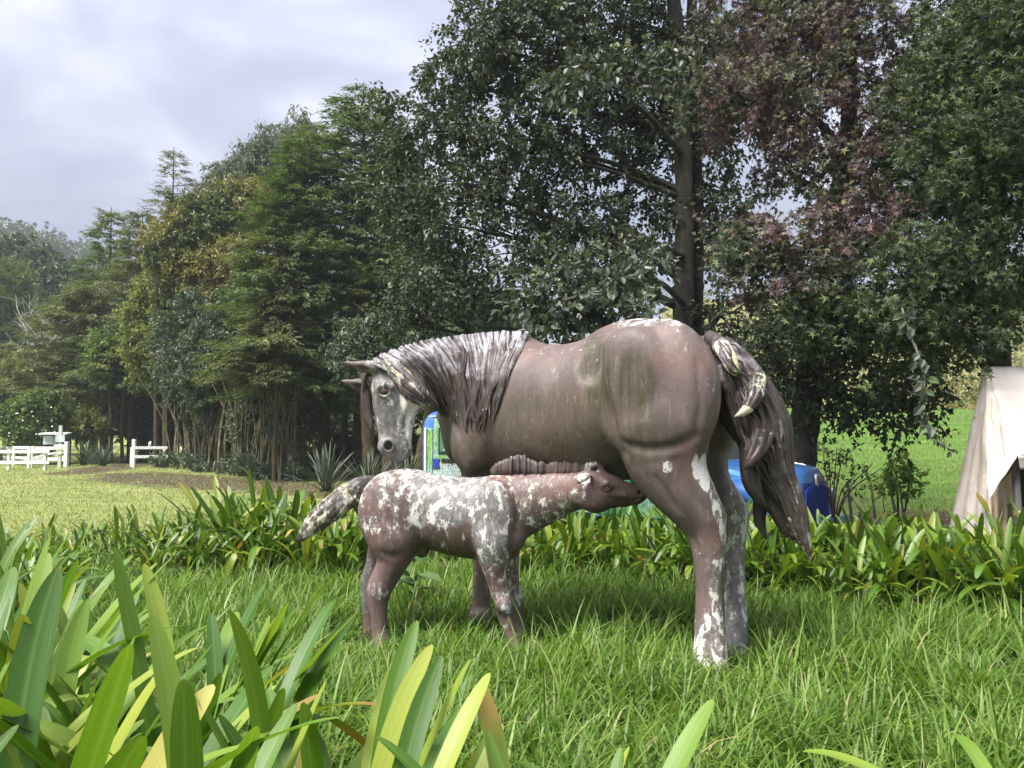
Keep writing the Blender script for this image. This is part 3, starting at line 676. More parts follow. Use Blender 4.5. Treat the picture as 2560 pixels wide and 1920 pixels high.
# ---------------------------------------------------------------- statue paint: brown coat, flaking to white and grey
def statue_mat(name, base_lo, base_hi, flake=(0.66, 0.64, 0.60), yellow=(0.58, 0.535, 0.38), grey=(0.155, 0.145, 0.142), bscale=1.0, gsoft=0.10, rough=0.5):
    m, nt, b, N, L = nodes(name)
    co = objco(nt)
    def attr(n):
        a = N("ShaderNodeAttribute"); a.attribute_name = n; return a.outputs['Fac']
    wear, gr, moss, dark = attr('wear'), attr('grey'), attr('moss'), attr('dark')
    streak = noise_tex(nt, objco(nt, (5, 5, 1.2)), 1.6, 5, 0.6)
    base = ramp(nt, streak, [(0.3, base_lo), (0.7, base_hi)])
    warm = noise_tex(nt, co, 3.3, 3, 0.5)
    base = mixc(nt, ramp(nt, warm, [(0.5, (0, 0, 0)), (0.75, (0.42, 0.42, 0.42))]), base, tuple(c * k for c, k in zip(base_hi, (1.35, 0.92, 0.78))))
    dk = noise_tex(nt, co, 2.2, 4, 0.55)
    base = mixc(nt, ramp(nt, dk, [(0.5, (0, 0, 0)), (0.8, (0.75, 0.75, 0.75))]), base, tuple(c * 0.5 for c in base_lo))
    base = mixc(nt, math_n(nt, 'MULTIPLY', dark, .75), base, tuple(c * .5 for c in base_lo))
    # moss film in vertical streaks
    ms = noise_tex(nt, objco(nt, (9, 9, 1.1)), 2.0, 5, 0.65)
    mf = math_n(nt, 'MULTIPLY', moss, ramp(nt, ms, [(0.28, (0, 0, 0)), (0.62, (1, 1, 1))]))
    base = mixc(nt, mf, base, (0.042, 0.047, 0.016))
    # grey primer; on the mare's mane a painted highlight along the crest
    g1 = noise_tex(nt, co, 7.0, 7, 0.62, 0.3)
    gf2 = ramp(nt, math_n(nt, 'ADD', g1, math_n(nt, 'MULTIPLY', gr, 0.5)), [(0.70, (0, 0, 0)), (0.70 + gsoft, (1, 1, 1))])
    gcol = ramp(nt, noise_tex(nt, co, 24, 6, 0.7), [(0.25, tuple(c * 0.5 for c in grey)), (0.5, grey), (0.78, tuple(min(1, c * 2.1) for c in grey))])
    base = mixc(nt, gf2, base, gcol)
    # white / cream flakes with crisp ragged edges
    f1 = noise_tex(nt, objco(nt, (1, 1, .55)), 12.0 * bscale, 10, 0.74, 0.3)
    f2 = noise_tex(nt, objco(nt, (1, 1, 0.55)), 30 * bscale, 5, 0.6)
    fv = math_n(nt, 'ADD', math_n(nt, 'MULTIPLY', f1, 0.8), math_n(nt, 'MULTIPLY', f2, 0.2))
    fv = math_n(nt, 'ADD', fv, math_n(nt, 'MULTIPLY', wear, 0.34))
    ff = ramp(nt, fv, [(0.715, (0, 0, 0)), (0.735, (1, 1, 1))])
    yl = noise_tex(nt, co, 5.0, 4, 0.55)
    fcol = ramp(nt, yl, [(0.50, flake), (0.68, yellow)])
    fcol = mixc(nt, ramp(nt, noise_tex(nt, co, 60, 4, 0.7), [(0.3, (0.45, 0.45, 0.45)), (0.6, (0, 0, 0))]), fcol, tuple(c * 0.45 for c in flake))
    chalk = math_n(nt, 'MULTIPLY', ramp(nt, fv, [(0.645, (0, 0, 0)), (0.715, (1, 1, 1))]), ramp(nt, noise_tex(nt, co, 45, 5, .75), [(.42, (0, 0, 0)), (.58, (.55, .55, .55))]))
    base = mixc(nt, chalk, base, tuple(x * .75 for x in flake))
    rim = math_n(nt, 'MULTIPLY', math_n(nt, 'SUBTRACT', ramp(nt, fv, [(0.700, (0, 0, 0)), (0.716, (1, 1, 1))]), ff, clamp=True), .55)
    base = mixc(nt, rim, base, tuple(x * .4 for x in base_lo))
    chip = ramp(nt, math_n(nt, 'ADD', noise_tex(nt, co, 34, 3, .6, .6), math_n(nt, 'MULTIPLY', noise_tex(nt, co, 2.4, 3, .5), .35)), [(.925, (0, 0, 0)), (.94, (1, 1, 1))])
    base = mixc(nt, chip, base, fcol)
    scuff = ramp(nt, noise_tex(nt, objco(nt, (14, 14, 3)), 3.0, 7, .75, .6), [(.54, (0, 0, 0)), (.72, (.5, .5, .5))])
    base = mixc(nt, scuff, base, tuple(x * 2.0 for x in base_hi))
    c = mixc(nt, ff, base, fcol)
    L(c, b.inputs['Base Color'])
    rg = mixc(nt, ff, (rough, rough, rough), (0.88, 0.88, 0.88)); L(rg, b.inputs['Roughness'])
    b.inputs['Specular IOR Level'].default_value = 0.3
    hgt = math_n(nt, 'SUBTRACT', math_n(nt, 'MULTIPLY', noise_tex(nt, co, 26, 6, 0.65), 0.5), math_n(nt, 'MULTIPLY', ff, 0.5))
    bump(nt, b, hgt, 0.55, 0.010)
    return m
M_MARE = statue_mat("weathered_brown_paint", (0.092, 0.070, 0.064), (0.162, 0.119, 0.110))
M_FOAL = statue_mat("flaking_brown_paint", (0.100, 0.069, 0.062), (0.165, 0.107, 0.097), bscale=1.15)
M_HAIR = statue_mat("weathered_hair_paint", (0.040, 0.031, 0.029), (0.112, 0.088, 0.083), flake=(0.58, 0.55, 0.45), yellow=(0.62, 0.56, 0.30), grey=(0.34, 0.33, 0.355), bscale=1.3, gsoft=0.28, rough=0.42)
M_TAIL = statue_mat("weathered_tail_paint", (0.022, 0.018, 0.017), (0.080, 0.064, 0.060), flake=(0.58, 0.55, 0.45), yellow=(0.62, 0.56, 0.30), grey=(0.26, 0.25, 0.27), bscale=1.3, gsoft=0.28, rough=0.38)
M_EYE = paint("eye_paint", (0.10, 0.055, 0.045), 0.15, 0.1, 30)

# ================================================================ the mare
EU = np.array((-0.8253, 0.5647, 0)); EV = np.array((0.5647, 0.8253, 0)); O_M = np.array((1.14, 5.22, 0))
def mid(px, py, v=0.0):
    """point of the plane v (mare's frame) seen at a pixel"""
    d = ray(px, py); t = (v + (O_M - CAMP) @ EV) / (d @ EV); return CAMP + d * t
def build_mare():
    root = empty("mare_statue", (0.4, 5.7, 0))
    tag(root, "life-size weathered brown mare statue standing in tall grass, head lowered towards the foal", "statue")
    F = Field((-1.48, 4.45, -0.05), (1.75, 6.75, 2.42), 0.0095)
    cols = [(1128, 985, 1095, .15), (1145, 950, 1135, .24), (1170, 905, 1163, .30), (1210, 872, 1178, .34), (1262, 850, 1186, .37), (1311, 836, 1190, .40), (1340, 852, 1193, .41),
            (1372, 862, 1196, .42), (1408, 863, 1198, .43), (1445, 858, 1198, .43), (1477, 848, 1196, .42), (1524, 817, 1188, .41), (1571, 801, 1165, .41),
            (1615, 797, 1140, .41), (1655, 801, 1115, .40), (1690, 812, 1095, .38), (1720, 832, 1075, .34), (1742, 860, 1050, .27), (1756, 900, 1010, .15)]
    us, zt, zb, rv = [], [], [], []
    for px, t, b_, w in cols:
        T = mid(px, t); B = mid(px, b_)
        us.append((T - O_M) @ EU); zt.append(T[2]); zb.append(B[2]); rv.append(w)
    o = np.argsort(us); pick = lambda a: np.array(a)[o]
    F.loft(O_M, EU, EV, pick(us), pick(zt), pick(zb), pick(rv), 0.02)
    # neck and head
    NK = [(1225, 962, 128, 6.0, .8), (1165, 935, 97, 5.97, .7), (1100, 915, 67, 5.92, .66), (1040, 914, 50, 5.87, .64), (985, 925, 40, 5.84, .64)]
    F.chain([at(x, y, Y) for x, y, r, Y, s in NK], [pxr(r, Y) for x, y, r, Y, s in NK], 0.09, flat=(VIEW, 0.70))
    HD = 5.80
    hn = np.array((0.22, 0.97, 0.0)); hn /= np.linalg.norm(hn)
    head = [(972, 938, 40), (976, 968, 50), (984, 1008, 53), (988, 1048, 49), (988, 1085, 42.5), (988, 1112, 41)]
    F.chain([at(x, y, HD) for x, y, r in head], [pxr(r, HD) for x, y, r in head], 0.04, flat=(hn, 0.60))
    F.ell(at(1034, 990, HD), (_R, VIEW, (0, 0, 1)), (pxr(41, HD), 0.085, pxr(44, HD)), 0.05)      # jowl
    F.chain([at(952, 935, HD - .02), at(957, 968, HD - .045), at(962, 1000, HD - .05), at(968, 1050, HD - .045)], [.045, .06, .05, .03], 0.05)  # brow and cheek ridge
    F.chain([at(1020, 1000, HD - .06), at(1005, 1050, HD - .06)], [.035, .02], 0.05)
    F.ell(at(966, 1116, HD - .03), (_R, VIEW, (0, 0, 1)), (pxr(22, HD), 0.07, pxr(22, HD)), 0.04)  # nostril swelling
    F.ell(at(997, 1136, HD), (_R, VIEW, (0, 0, 1)), (pxr(24, HD), 0.06, pxr(17, HD)), 0.035)    # chin
    F.ell(at(1012, 1124, HD), (_R, VIEW, (0, 0, 1)), (pxr(17, HD), 0.06, pxr(18, HD)), 0.03)
    # ears
    for (b0, b1, t, Y) in (((938, 916), (905, 917), (853, 904), HD - .06), ((925, 958), (893, 962), (849, 950), HD + .13)):
        F.chain([at(*b0, Y), at(*b1, Y), at(*t, Y)], [pxr(17, Y), pxr(14.5, Y), pxr(2.5, Y)], 0.02, flat=(VIEW, .8))
        F.chain([at(b0[0] - 18, b0[1] + 11, Y - .03), at(b1[0], b1[1] + 8, Y - .03), at(t[0] + 18, t[1] + 7, Y - .03)], [pxr(6, Y), pxr(8, Y), pxr(3, Y)], 0.01, op='s')
    # chest and shoulder
    F.ell(at(1178, 1105, 5.86), (EU, EV, (0, 0, 1)), (.17, .14, .24), 0.06)
    F.ell(at(1220, 1030, 5.80), (EU, EV, (0, 0, 1)), (.26, .13, .30), 0.10)
    F.ell(at(1146, 1100, 6.1), (EU, EV, (0, 0, 1)), (.10, .14, .18), 0.06)
    # fore legs (mostly behind the foal)
    legs(F, [(1150, 1245, 1170, 6.05), (1163, 1236, 1240, 6.1), (1173, 1230, 1310, 6.15), (1175, 1229, 1370, 6.15), (1182, 1224, 1400, 6.15), (1184, 1224, 1480, 6.15), (1176, 1228, 1525, 6.15), (1165, 1232, 1555, 6.1)], 0.07)
    legs(F, [(1205, 1300, 1170, 6.3), (1228, 1296, 1240, 6.4), (1240, 1296, 1310, 6.42), (1244, 1295, 1370, 6.42), (1250, 1290, 1400, 6.42), (1252, 1290, 1470, 6.42), (1244, 1294, 1510, 6.42), (1235, 1297, 1535, 6.4)], 0.05)
    # near hind leg: thigh, gaskin, hock, cannon, hoof
    F.ell(at(1652, 985, 5.06), (EU, EV, (0, 0, 1)), (.40, .20, .50), 0.07)
    F.ell(at(1622, 1060, 5.02), (EU, EV, (0, 0, 1)), (.30, .15, .24), 0.05)
    F.ell(at(1575, 930, 5.03), (EU, EV, (0, 0, 1)), (.24, .12, .30), 0.06)
    legs(F, [(1540, 1778, 1080, 5.12), (1553, 1766, 1130, 5.1), (1580, 1764, 1170, 5.08), (1613, 1776, 1208, 5.06), (1650, 1792, 1245, 5.04), (1682, 1806, 1280, 5.03), (1706, 1813, 1310, 5.02), (1722, 1813, 1345, 5.01),
             (1734, 1809, 1392, 5.0), (1739, 1807, 1440, 5.0), (1740, 1808, 1500, 5.0), (1738, 1810, 1555, 4.99), (1736, 1816, 1595, 4.98), (1738, 1813, 1620, 4.97), (1725, 1824, 1668, 4.95), (1722, 1826, 1690, 4.95)], 0.05, flat=(EV, .82))
    F.chain([at(1800, 1262, 5.02), at(1803, 1292, 5.01), at(1800, 1330, 5.01)], [.02, .032, .02], 0.03)       # point of hock
    F.chain([at(1795, 1400, 5.0), at(1796, 1480, 5.0), at(1797, 1560, 4.99)], [.026, .024, .03], 0.03)         # tendon
    # far hind leg
    legs(F, [(1660, 1850, 1060, 5.55), (1690, 1824, 1110, 5.55), (1705, 1817, 1160, 5.5), (1726, 1824, 1205, 5.48), (1748, 1848, 1245, 5.46), (1776, 1869, 1285, 5.45), (1788, 1868, 1325, 5.45), (1797, 1860, 1370, 5.45),
             (1800, 1860, 1440, 5.45), (1800, 1864, 1510, 5.44), (1798, 1869, 1555, 5.43), (1795, 1866, 1590, 5.42), (1788, 1874, 1640, 5.4)], 0.05)
    F.chain([at(1852, 1255, 5.45), at(1860, 1290, 5.45), at(1854, 1325, 5.45)], [.02, .034, .02], 0.03)
    # flank hollow, croup groove, thigh hollow, udder
    F.groove([(1482, 858), (1484, 890), (1490, 940), (1498, 985), (1510, 1030), (1530, 1085), (1552, 1130)], .040, .07)
    F.ell(F.hit(1474, 905, 4.3, 7)[0] - np.array((0, .025, 0)), (EU, EV, (0, 0, 1)), (.07, .03, .12), .07, op='s')
    F.ell(F.hit(1600, 925, 4.3, 7)[0] - np.array((0, .05, 0)), (EU, EV, (0, 0, 1)), (.16, .035, .18), .10, op='s')
    F.groove([(1742, 900), (1748, 960), (1750, 1020), (1742, 1075)], .010, .04)
    F.groove([(1690, 1150), (1712, 1200), (1742, 1250), (1768, 1290)], .014, .045)
    F.groove([(1640, 1195), (1668, 1240), (1695, 1280)], .012, .04)
    F.groove([(1730, 1345), (1745, 1380), (1752, 1440), (1754, 1520), (1756, 1570)], .010, .03)
    F.groove([(1556, 1108), (1600, 1122), (1650, 1122), (1700, 1110), (1740, 1090)], .008, .06)
    F.ell(at(1560, 1165, 5.5), (EU, EV, (0, 0, 1)), (.18, .14, .10), 0.06)
    # shoulder and gullet grooves
    F.groove([(1258, 970), (1240, 1015), (1228, 1060), (1226, 1105), (1236, 1145), (1254, 1168)], .030, .05)
    F.groove([(1130, 1050), (1146, 1090), (1156, 1130), (1166, 1158)], .024, .05)
    F.groove([(1175, 1165), (1205, 1178), (1235, 1172)], .020, .04)
    F.smooth(1)
    # eye socket, nostril, mouth
    ec, _ = F.hit(961, 978, 5.4, 6.2)
    F.ell(ec + np.array((0, -.012, 0)), (_R, VIEW, (0, 0, 1)), (.050, .035, .042), 0.03, op='s')
    th = np.linspace(0, 2 * np.pi, 25)
    F.chain([ec + np.array((.046 * math.cos(a), -.004, .040 * math.sin(a) + .002)) for a in th], [.011 + .005 * (math.sin(a) > 0) for a in th], 0.012)
    F.chain([ec + np.array((-.055, -.004, .022)), ec + np.array((0, -.012, .055)), ec + np.array((.055, .0, .030))], [.010, .016, .010], 0.03)
    ncp, _ = F.hit(970, 1114, 5.4, 6.2)
    F.chain([ncp + np.array((.036 * math.cos(a), -.004, .040 * math.sin(a))) for a in th], [.012] * 25, 0.015)
    F.ell(ncp + np.array((0.004, .0, -.002)), (_R, VIEW, (0, 0, 1)), (.030, .06, .034), 0.012, op='s')
    F.groove([(1000, 985), (994, 1030), (992, 1075)], .012, .05, 5.3, 6.2)
    F.groove([(1030, 1018), (1018, 1052), (1012, 1085)], .010, .045, 5.3, 6.2)
    F.groove([(948, 1000), (953, 1050), (958, 1085)], .006, .04, 5.3, 6.2)
    mouth = [F.hit(x, y, 5.4, 6.2)[0] for x, y in ((1024, 1108), (1016, 1118), (1010, 1130), (1005, 1142))]
    F.chain(mouth, [.004, .010, .012, .010], 0.014, op='s')
    V, Q = F.mesh()
    # paint masks
    top = np.zeros(len(V)); wear = np.zeros(len(V)); grey = np.zeros(len(V)); moss = np.zeros(len(V))
    A = lambda px, py, Y, rx, ry, rd=.5: ell_mask(V, at(px, py, Y), (pxr(rx, Y), rd, pxr(ry, Y)))
    wear = np.maximum.reduce([A(1635, 815, 5.4, 95, 32) * .62, A(1700, 830, 5.3, 60, 30) * .45, A(970, 1010, HD, 80, 140) * .45, A(950, 950, HD, 40, 60) * .55, A(1035, 1000, HD, 28, 45) * .72,
        A(1035, 1055, HD, 16, 60) * .8, A(1728, 1165, 5.0, 10, 28, .3) * .9, A(1752, 1180, 5.0, 16, 42, .3) * .95, A(1780, 1220, 5.0, 14, 80, .3) * .66,
        A(1660, 1165, 5.0, 12, 16, .3) * .75, A(1802, 1300, 5.0, 14, 60, .3) * .66, A(1790, 1480, 5.0, 22, 140, .3) * .50, A(1775, 1600, 5.0, 45, 70, .3) * .62,
        A(1815, 1640, 5.0, 14, 60, .3) * .75, A(1840, 1400, 5.45, 40, 240, .3) * .56, A(1850, 1260, 5.45, 24, 60, .3) * .62, A(1400, 872, 5.6, 70, 20) * .36, A(1205, 1500, 6.15, 50, 120, .3) * .3,
        A(1760, 1380, 5.0, 30, 60, .3) * .36, A(1740, 840, 5.3, 30, 16) * .5])
    wear = np.maximum(wear, 0.14)
    grey = np.maximum.reduce([A(985, 1030, HD, 75, 130) * .95, A(1838, 1430, 5.45, 50, 260, .3) * .85, A(900, 940, HD, 60, 60) * .2])
    moss = np.maximum.reduce([A(1580, 955, 5.0, 40, 60) * .9, A(1492, 940, 5.2, 30, 90) * .85, A(1400, 1070, 5.4, 180, 80) * .55, A(1560, 1080, 5.0, 70, 90) * .55, A(1200, 1130, 5.9, 60, 40) * .6, A(1180, 1060, 5.9, 60, 80) * .35, A(1530, 1010, 5, 30, 80) * .5])
    body = mesh_np("body", V, quads=Q, mat=M_MARE, parent=root, smooth=True, attrs={'wear': wear, 'grey': grey, 'moss': moss})
    # eyeball
    bm = bmesh.new(); bmesh.ops.create_uvsphere(bm, u_segments=20, v_segments=14, radius=.037)
    me = bpy.data.meshes.new("eye"); bm.to_mesh(me); bm.free(); me.materials.append(M_EYE)
    me.polygons.foreach_set("use_smooth", [True] * len(me.polygons))
    eye = link(bpy.data.objects.new("eye", me)); eye.location = Vector(ec + np.array((0, .004, 0))); eye.scale = (1.05, .75, .9); adopt(eye, root)
    # mane: overlapping wavy locks running from the crest over the near side of the neck
    G = [[(930, 906), (950, 922), (985, 945), (1010, 975), (1030, 1003), (1046, 1020)], [(955, 888), (1000, 917), (1032, 952), (1056, 982), (1068, 1002), (1074, 1012)],
         [(1000, 869), (1042, 900), (1072, 940), (1087, 985), (1098, 1020), (1104, 1038)], [(1060, 852), (1097, 890), (1116, 940), (1122, 990), (1134, 1040), (1142, 1066)],
         [(1130, 842), (1152, 890), (1157, 945), (1158, 1000), (1156, 1050), (1152, 1085)], [(1200, 833), (1206, 885), (1198, 945), (1190, 1000), (1190, 1050), (1196, 1090)],
         [(1260, 829), (1256, 878), (1237, 938), (1217, 990), (1207, 1040), (1203, 1085)], [(1318, 832), (1298, 872), (1270, 925), (1250, 975), (1234, 1020), (1224, 1068)]]
    G = np.array(G, float)
    rng = np.random.default_rng(4)
    Vs, Fs, wv, gv = [], [], [], []
    nb = 0
    for layer, (cnt, out, rad) in enumerate(((46, .000, .026), (40, .010, .021), (36, .019, .013), (70, .024, .0075))):
        for i in range(cnt):
            g = (i + rng.uniform(0, .9)) / cnt * 6.999; a = int(g); f = g - a
            line = G[a] * (1 - f) + G[min(a + 1, 7)] * f
            line = resample(line, 22)
            ln = 1 - rng.uniform(0, .30 if layer < 2 else .45); s0 = 0 if layer < 2 else rng.uniform(0, .2)
            tt = np.linspace(s0, ln, 22); line = np.stack([np.interp(tt, np.linspace(0, 1, 22), line[:, j]) for j in (0, 1)], 1)
            ph, am = rng.uniform(0, 6.3), rng.uniform(2, 6)
            line[:, 0] += am * np.sin(ph + tt * rng.uniform(5, 9)) * np.minimum(1, tt * 4)
            line[:, 0] += 9 * np.sin(g * 5.1 + tt * 6.5) * np.minimum(1, tt * 3) + 5 * np.sin(g * 11 + tt * 4)
            pts = []
            lastY = 5.9
            for q, (x, y) in enumerate(line):
                p, ok = F.hit(x, y, 5.2, 6.6)
                if not ok: p = at(x, y, lastY if q else 5.85)
                lastY = p[1]; pts.append(p)
            pts = np.array(pts)
            if not np.isfinite(pts).all(): continue
            ys = np.convolve(np.pad(pts[:, 1], 3, mode='edge'), np.ones(7) / 7, 'valid')
            for q in range(22):
                pts[q] = at(line[q, 0], line[q, 1], ys[q] - out - .004)
            r = rad * rng.uniform(.75, 1.25) * np.minimum(1, .55 + tt * 2.2) * np.clip((ln + .02 - tt) / .35, .12, 1)
            v, fc = tube(pts, r, 8, True)
            Vs += v; Fs += [tuple(k + nb for k in q) for q in fc]; nb += len(v)
            base = np.clip(1 - tt * 1.6, 0, 1)
            yw = .10 + .28 * (rng.random() < .22) + .30 * (g < 1.3) 
            wv += list(np.repeat(np.full(22, yw), 8)); gv += list(np.repeat(np.clip(.05 + .80 * base + rng.uniform(-.3, .25), 0, 1), 8))  # grey rises towards the crest: top light painted into the locks
    # far side of the crest and the forelock
    for i in range(26):
        x = 940 + i * 15 + rng.uniform(-4, 4); yc = np.interp(x, [930, 955, 1000, 1060, 1130, 1200, 1260, 1330], [906, 888, 869, 852, 842, 833, 829, 838])
        pts = resample([at(x, yc + 9, 5.88), at(x + 6, yc + 10, 6.0), at(x + 14, yc + 50, 6.12), at(x + 22, yc + 110, 6.16)], 10)
        v, fc = tube(pts, np.linspace(.024, .012, 10), 6, True); Vs += v; Fs += [tuple(k + nb for k in q) for q in fc]; nb += len(v)
        wv += [.2] * len(v); gv += [.6] * len(v)
    me_o = mesh_np("mane", np.array(Vs), quads=[f for f in Fs if len(f) == 4], mat=M_HAIR, parent=root, smooth=True, attrs={'wear': wv, 'grey': gv, 'moss': np.zeros(nb)})
    Vs, Fs, nb = [], [], 0
    for i in range(9):
        dx = i * 2.4
        pts = resample([at(940 - dx * .5, 912, HD + .02), at(918 - dx * .7, 934, HD + .05 + .01 * i), at(907 + dx * .6, 985, HD + .08), at(912 + dx * .7, 1035, HD + .07), at(924 + dx * .3, 1062 + 3 * (i % 4), HD + .05)], 18)
        v, fc = tube(pts, np.interp(np.linspace(0, 1, 18), [0, .3, .8, 1], [.02, .019, .014, .004]), 7, True)
        Vs += v; Fs += [tuple(k + nb for k in q) for q in fc]; nb += len(v)
    mesh_np("forelock", np.array(Vs), quads=[f for f in Fs if len(f) == 4], mat=M_HAIR, parent=root, smooth=True, attrs={'wear': np.full(nb, .08), 'grey': np.full(nb, .15), 'moss': np.zeros(nb)})
    # tail
    T = Field((0.95, 4.7, .5), (2.25, 5.9, 2.2), 0.0095)
    TY = 5.2
    def lock(pp, k=.018, ribs=0, spread=.8, flat=.75, seed=0):
        P = resample([at(x, y, Y) for x, y, r, Y in pp], 14); rr = np.interp(np.linspace(0, 1, 14), np.linspace(0, 1, len(pp)), [pxr(r, Y) for x, y, r, Y in pp])
        T.chain(P, rr, k, flat=(VIEW, flat))
        rg = np.random.default_rng(seed)
        for j in range(ribs):
            u = -1 + 2 * (j + .5) / ribs
            Tn = np.gradient(P, axis=0); Tn /= np.linalg.norm(Tn, axis=1)[:, None]
            side = np.cross(Tn, VIEW)
            wob = 0.10 * np.sin(np.linspace(0, 5, 14) + rg.uniform(0, 6))
            uu = np.clip(u + wob, -1, 1)[:, None]
            Q_ = P + side * rr[:, None] * uu * .93 - VIEW * rr[:, None] * flat * np.sqrt(np.maximum(0, 1 - (uu * .93) ** 2)) * .98
            T.chain(Q_, np.minimum(rr * .36, .023), .004)
    lock([(1752, 855, 16, 5.42), (1784, 858, 22, 5.36), (1818, 883, 38, 5.26), (1848, 938, 52, 5.2), (1876, 1003, 67, 5.16), (1902, 1072, 71, 5.14), (1917, 1130, 60, 5.13), (1938, 1190, 42, 5.12), (1958, 1240, 26, 5.12)], ribs=11, seed=1)
    lock([(1935, 1160, 42, 5.14), (1962, 1220, 33, 5.12), (1986, 1275, 25, 5.1), (2003, 1330, 17, 5.09), (2017, 1370, 9, 5.09), (2028, 1402, 3, 5.09)], ribs=6, seed=2)
    lock([(1905, 1165, 36, 5.18), (1922, 1225, 30, 5.18), (1946, 1275, 25, 5.17), (1972, 1325, 18, 5.16), (1996, 1356, 5, 5.15)], ribs=5, seed=3)
    lock([(1880, 1130, 32, 5.08), (1873, 1180, 22, 5.05), (1880, 1215, 20, 5.04), (1896, 1245, 13, 5.04), (1914, 1266, 4, 5.04)], k=.02, ribs=3, seed=4)
    lock([(1912, 1205, 26, 5.27), (1901, 1260, 19, 5.27), (1899, 1305, 13, 5.26), (1916, 1346, 4, 5.23)], k=.02, ribs=3, seed=5)
    lock([(1776, 842, 17, 5.26), (1800, 862, 22, 5.13), (1818, 892, 20, 5.05), (1830, 920, 15, 5.02), (1844, 934, 8, 5.02), (1860, 936, 2, 5.02)], k=.005, ribs=6, seed=6)
    lock([(1896, 945, 20, 5.06), (1890, 985, 20, 5.00), (1874, 1014, 15, 4.96), (1856, 1031, 9, 4.94), (1836, 1042, 2, 4.93)], k=.005, ribs=3, seed=7)
    lock([(1905, 1080, 28, 5.02), (1893, 1120, 24, 4.99), (1875, 1152, 14, 4.95), (1859, 1175, 3, 4.94)], k=.005, ribs=3, seed=8)
    lock([(1800, 880, 26, 5.30), (1806, 950, 26, 5.30), (1822, 1020, 32, 5.28), (1850, 1080, 26, 5.24)], ribs=3, seed=9)
    V, Q = T.mesh()
    A = lambda px, py, Y, rx, ry, rd=.5: ell_mask(V, at(px, py, Y), (pxr(rx, Y), rd, pxr(ry, Y)))
    wear = np.maximum.reduce([A(1815, 890, 5.03, 36, 55, .12) * .78, A(1880, 960, 5.1, 30, 50) * .46, A(1852, 1032, 4.94, 26, 16, .1) * .85, A(1980, 1250, 5.1, 20, 45) * .5, A(1985, 1320, 5.1, 22, 40) * .56, A(2018, 1370, 5.1, 16, 40) * .66, np.full(len(V), .08)])
    grey = np.maximum(A(1850, 900, 5.2, 90, 60) * .45, .05)
    # fine carved hair lines following the fall of the tail
    rg = np.random.default_rng(40); hv, hf, hw, hb = [], [], [], 0
    for path, wd, cnt in (([(1790, 858), (1820, 888), (1850, 940), (1878, 1005), (1902, 1072), (1918, 1130), (1940, 1190), (1968, 1235), (1990, 1285), (2008, 1340), (2024, 1390)], [14, 30, 44, 56, 60, 50, 38, 27, 20, 12, 4], 46), ([(1905, 1150), (1920, 1220), (1946, 1275), (1972, 1325), (1992, 1350)], [26, 24, 20, 14, 4], 10),
                          ([(1790, 852), (1806, 870), (1822, 900), (1836, 925), (1852, 935)], [12, 17, 15, 10, 3], 8)):
        P0 = resample(np.array(path, float), 40); W0 = np.interp(np.linspace(0, 1, 40), np.linspace(0, 1, len(wd)), wd)
        tn = np.gradient(P0, axis=0); tn /= np.linalg.norm(tn, axis=1)[:, None]; nm = np.stack([-tn[:, 1], tn[:, 0]], 1)
        for i in range(cnt):
            u = -.92 + 1.84 * (i + rg.random()) / cnt; a0 = rg.integers(0, 22); a1 = min(40, a0 + rg.integers(12, 26)); sl = slice(a0, a1)
            q = P0[sl] + nm[sl] * (W0[sl] * (u + .10 * np.sin(np.linspace(0, 5, a1 - a0) + rg.uniform(0, 6))))[:, None]
            hits = [T.hit(x, y, 4.8, 5.8) for x, y in q]
            if not all(h[1] for h in hits): continue
            pp = np.array([h[0] for h in hits]); ys = np.convolve(np.pad(pp[:, 1], 2, mode='edge'), np.ones(5) / 5, 'valid'); pp[:, 1] = ys - .002
            m_ = len(pp); v, fc = tube(pp, .0075 * rg.uniform(.7, 1.3) * np.sin(np.linspace(.15, math.pi - .1, m_)) ** .5, 6, True)
            hv += v; hf += [tuple(k_ + hb for k_ in f_) for f_ in fc if len(f_) == 4]; hb += len(v); hw += [.12 + .3 * (rg.random() < .15)] * len(v)
    tag(mesh_np("tail_hair", np.array(hv), quads=hf, mat=M_TAIL, parent=root, smooth=True, attrs={'wear': hw, 'grey': np.full(hb, .35), 'moss': np.zeros(hb)}), kind="stuff")
    mesh_np("tail", V, quads=Q, mat=M_TAIL, parent=root, smooth=True, attrs={'wear': wear, 'grey': grey, 'moss': A(1940, 1080, 5.1, 50, 70) * .4})
    return F
FM = build_mare()

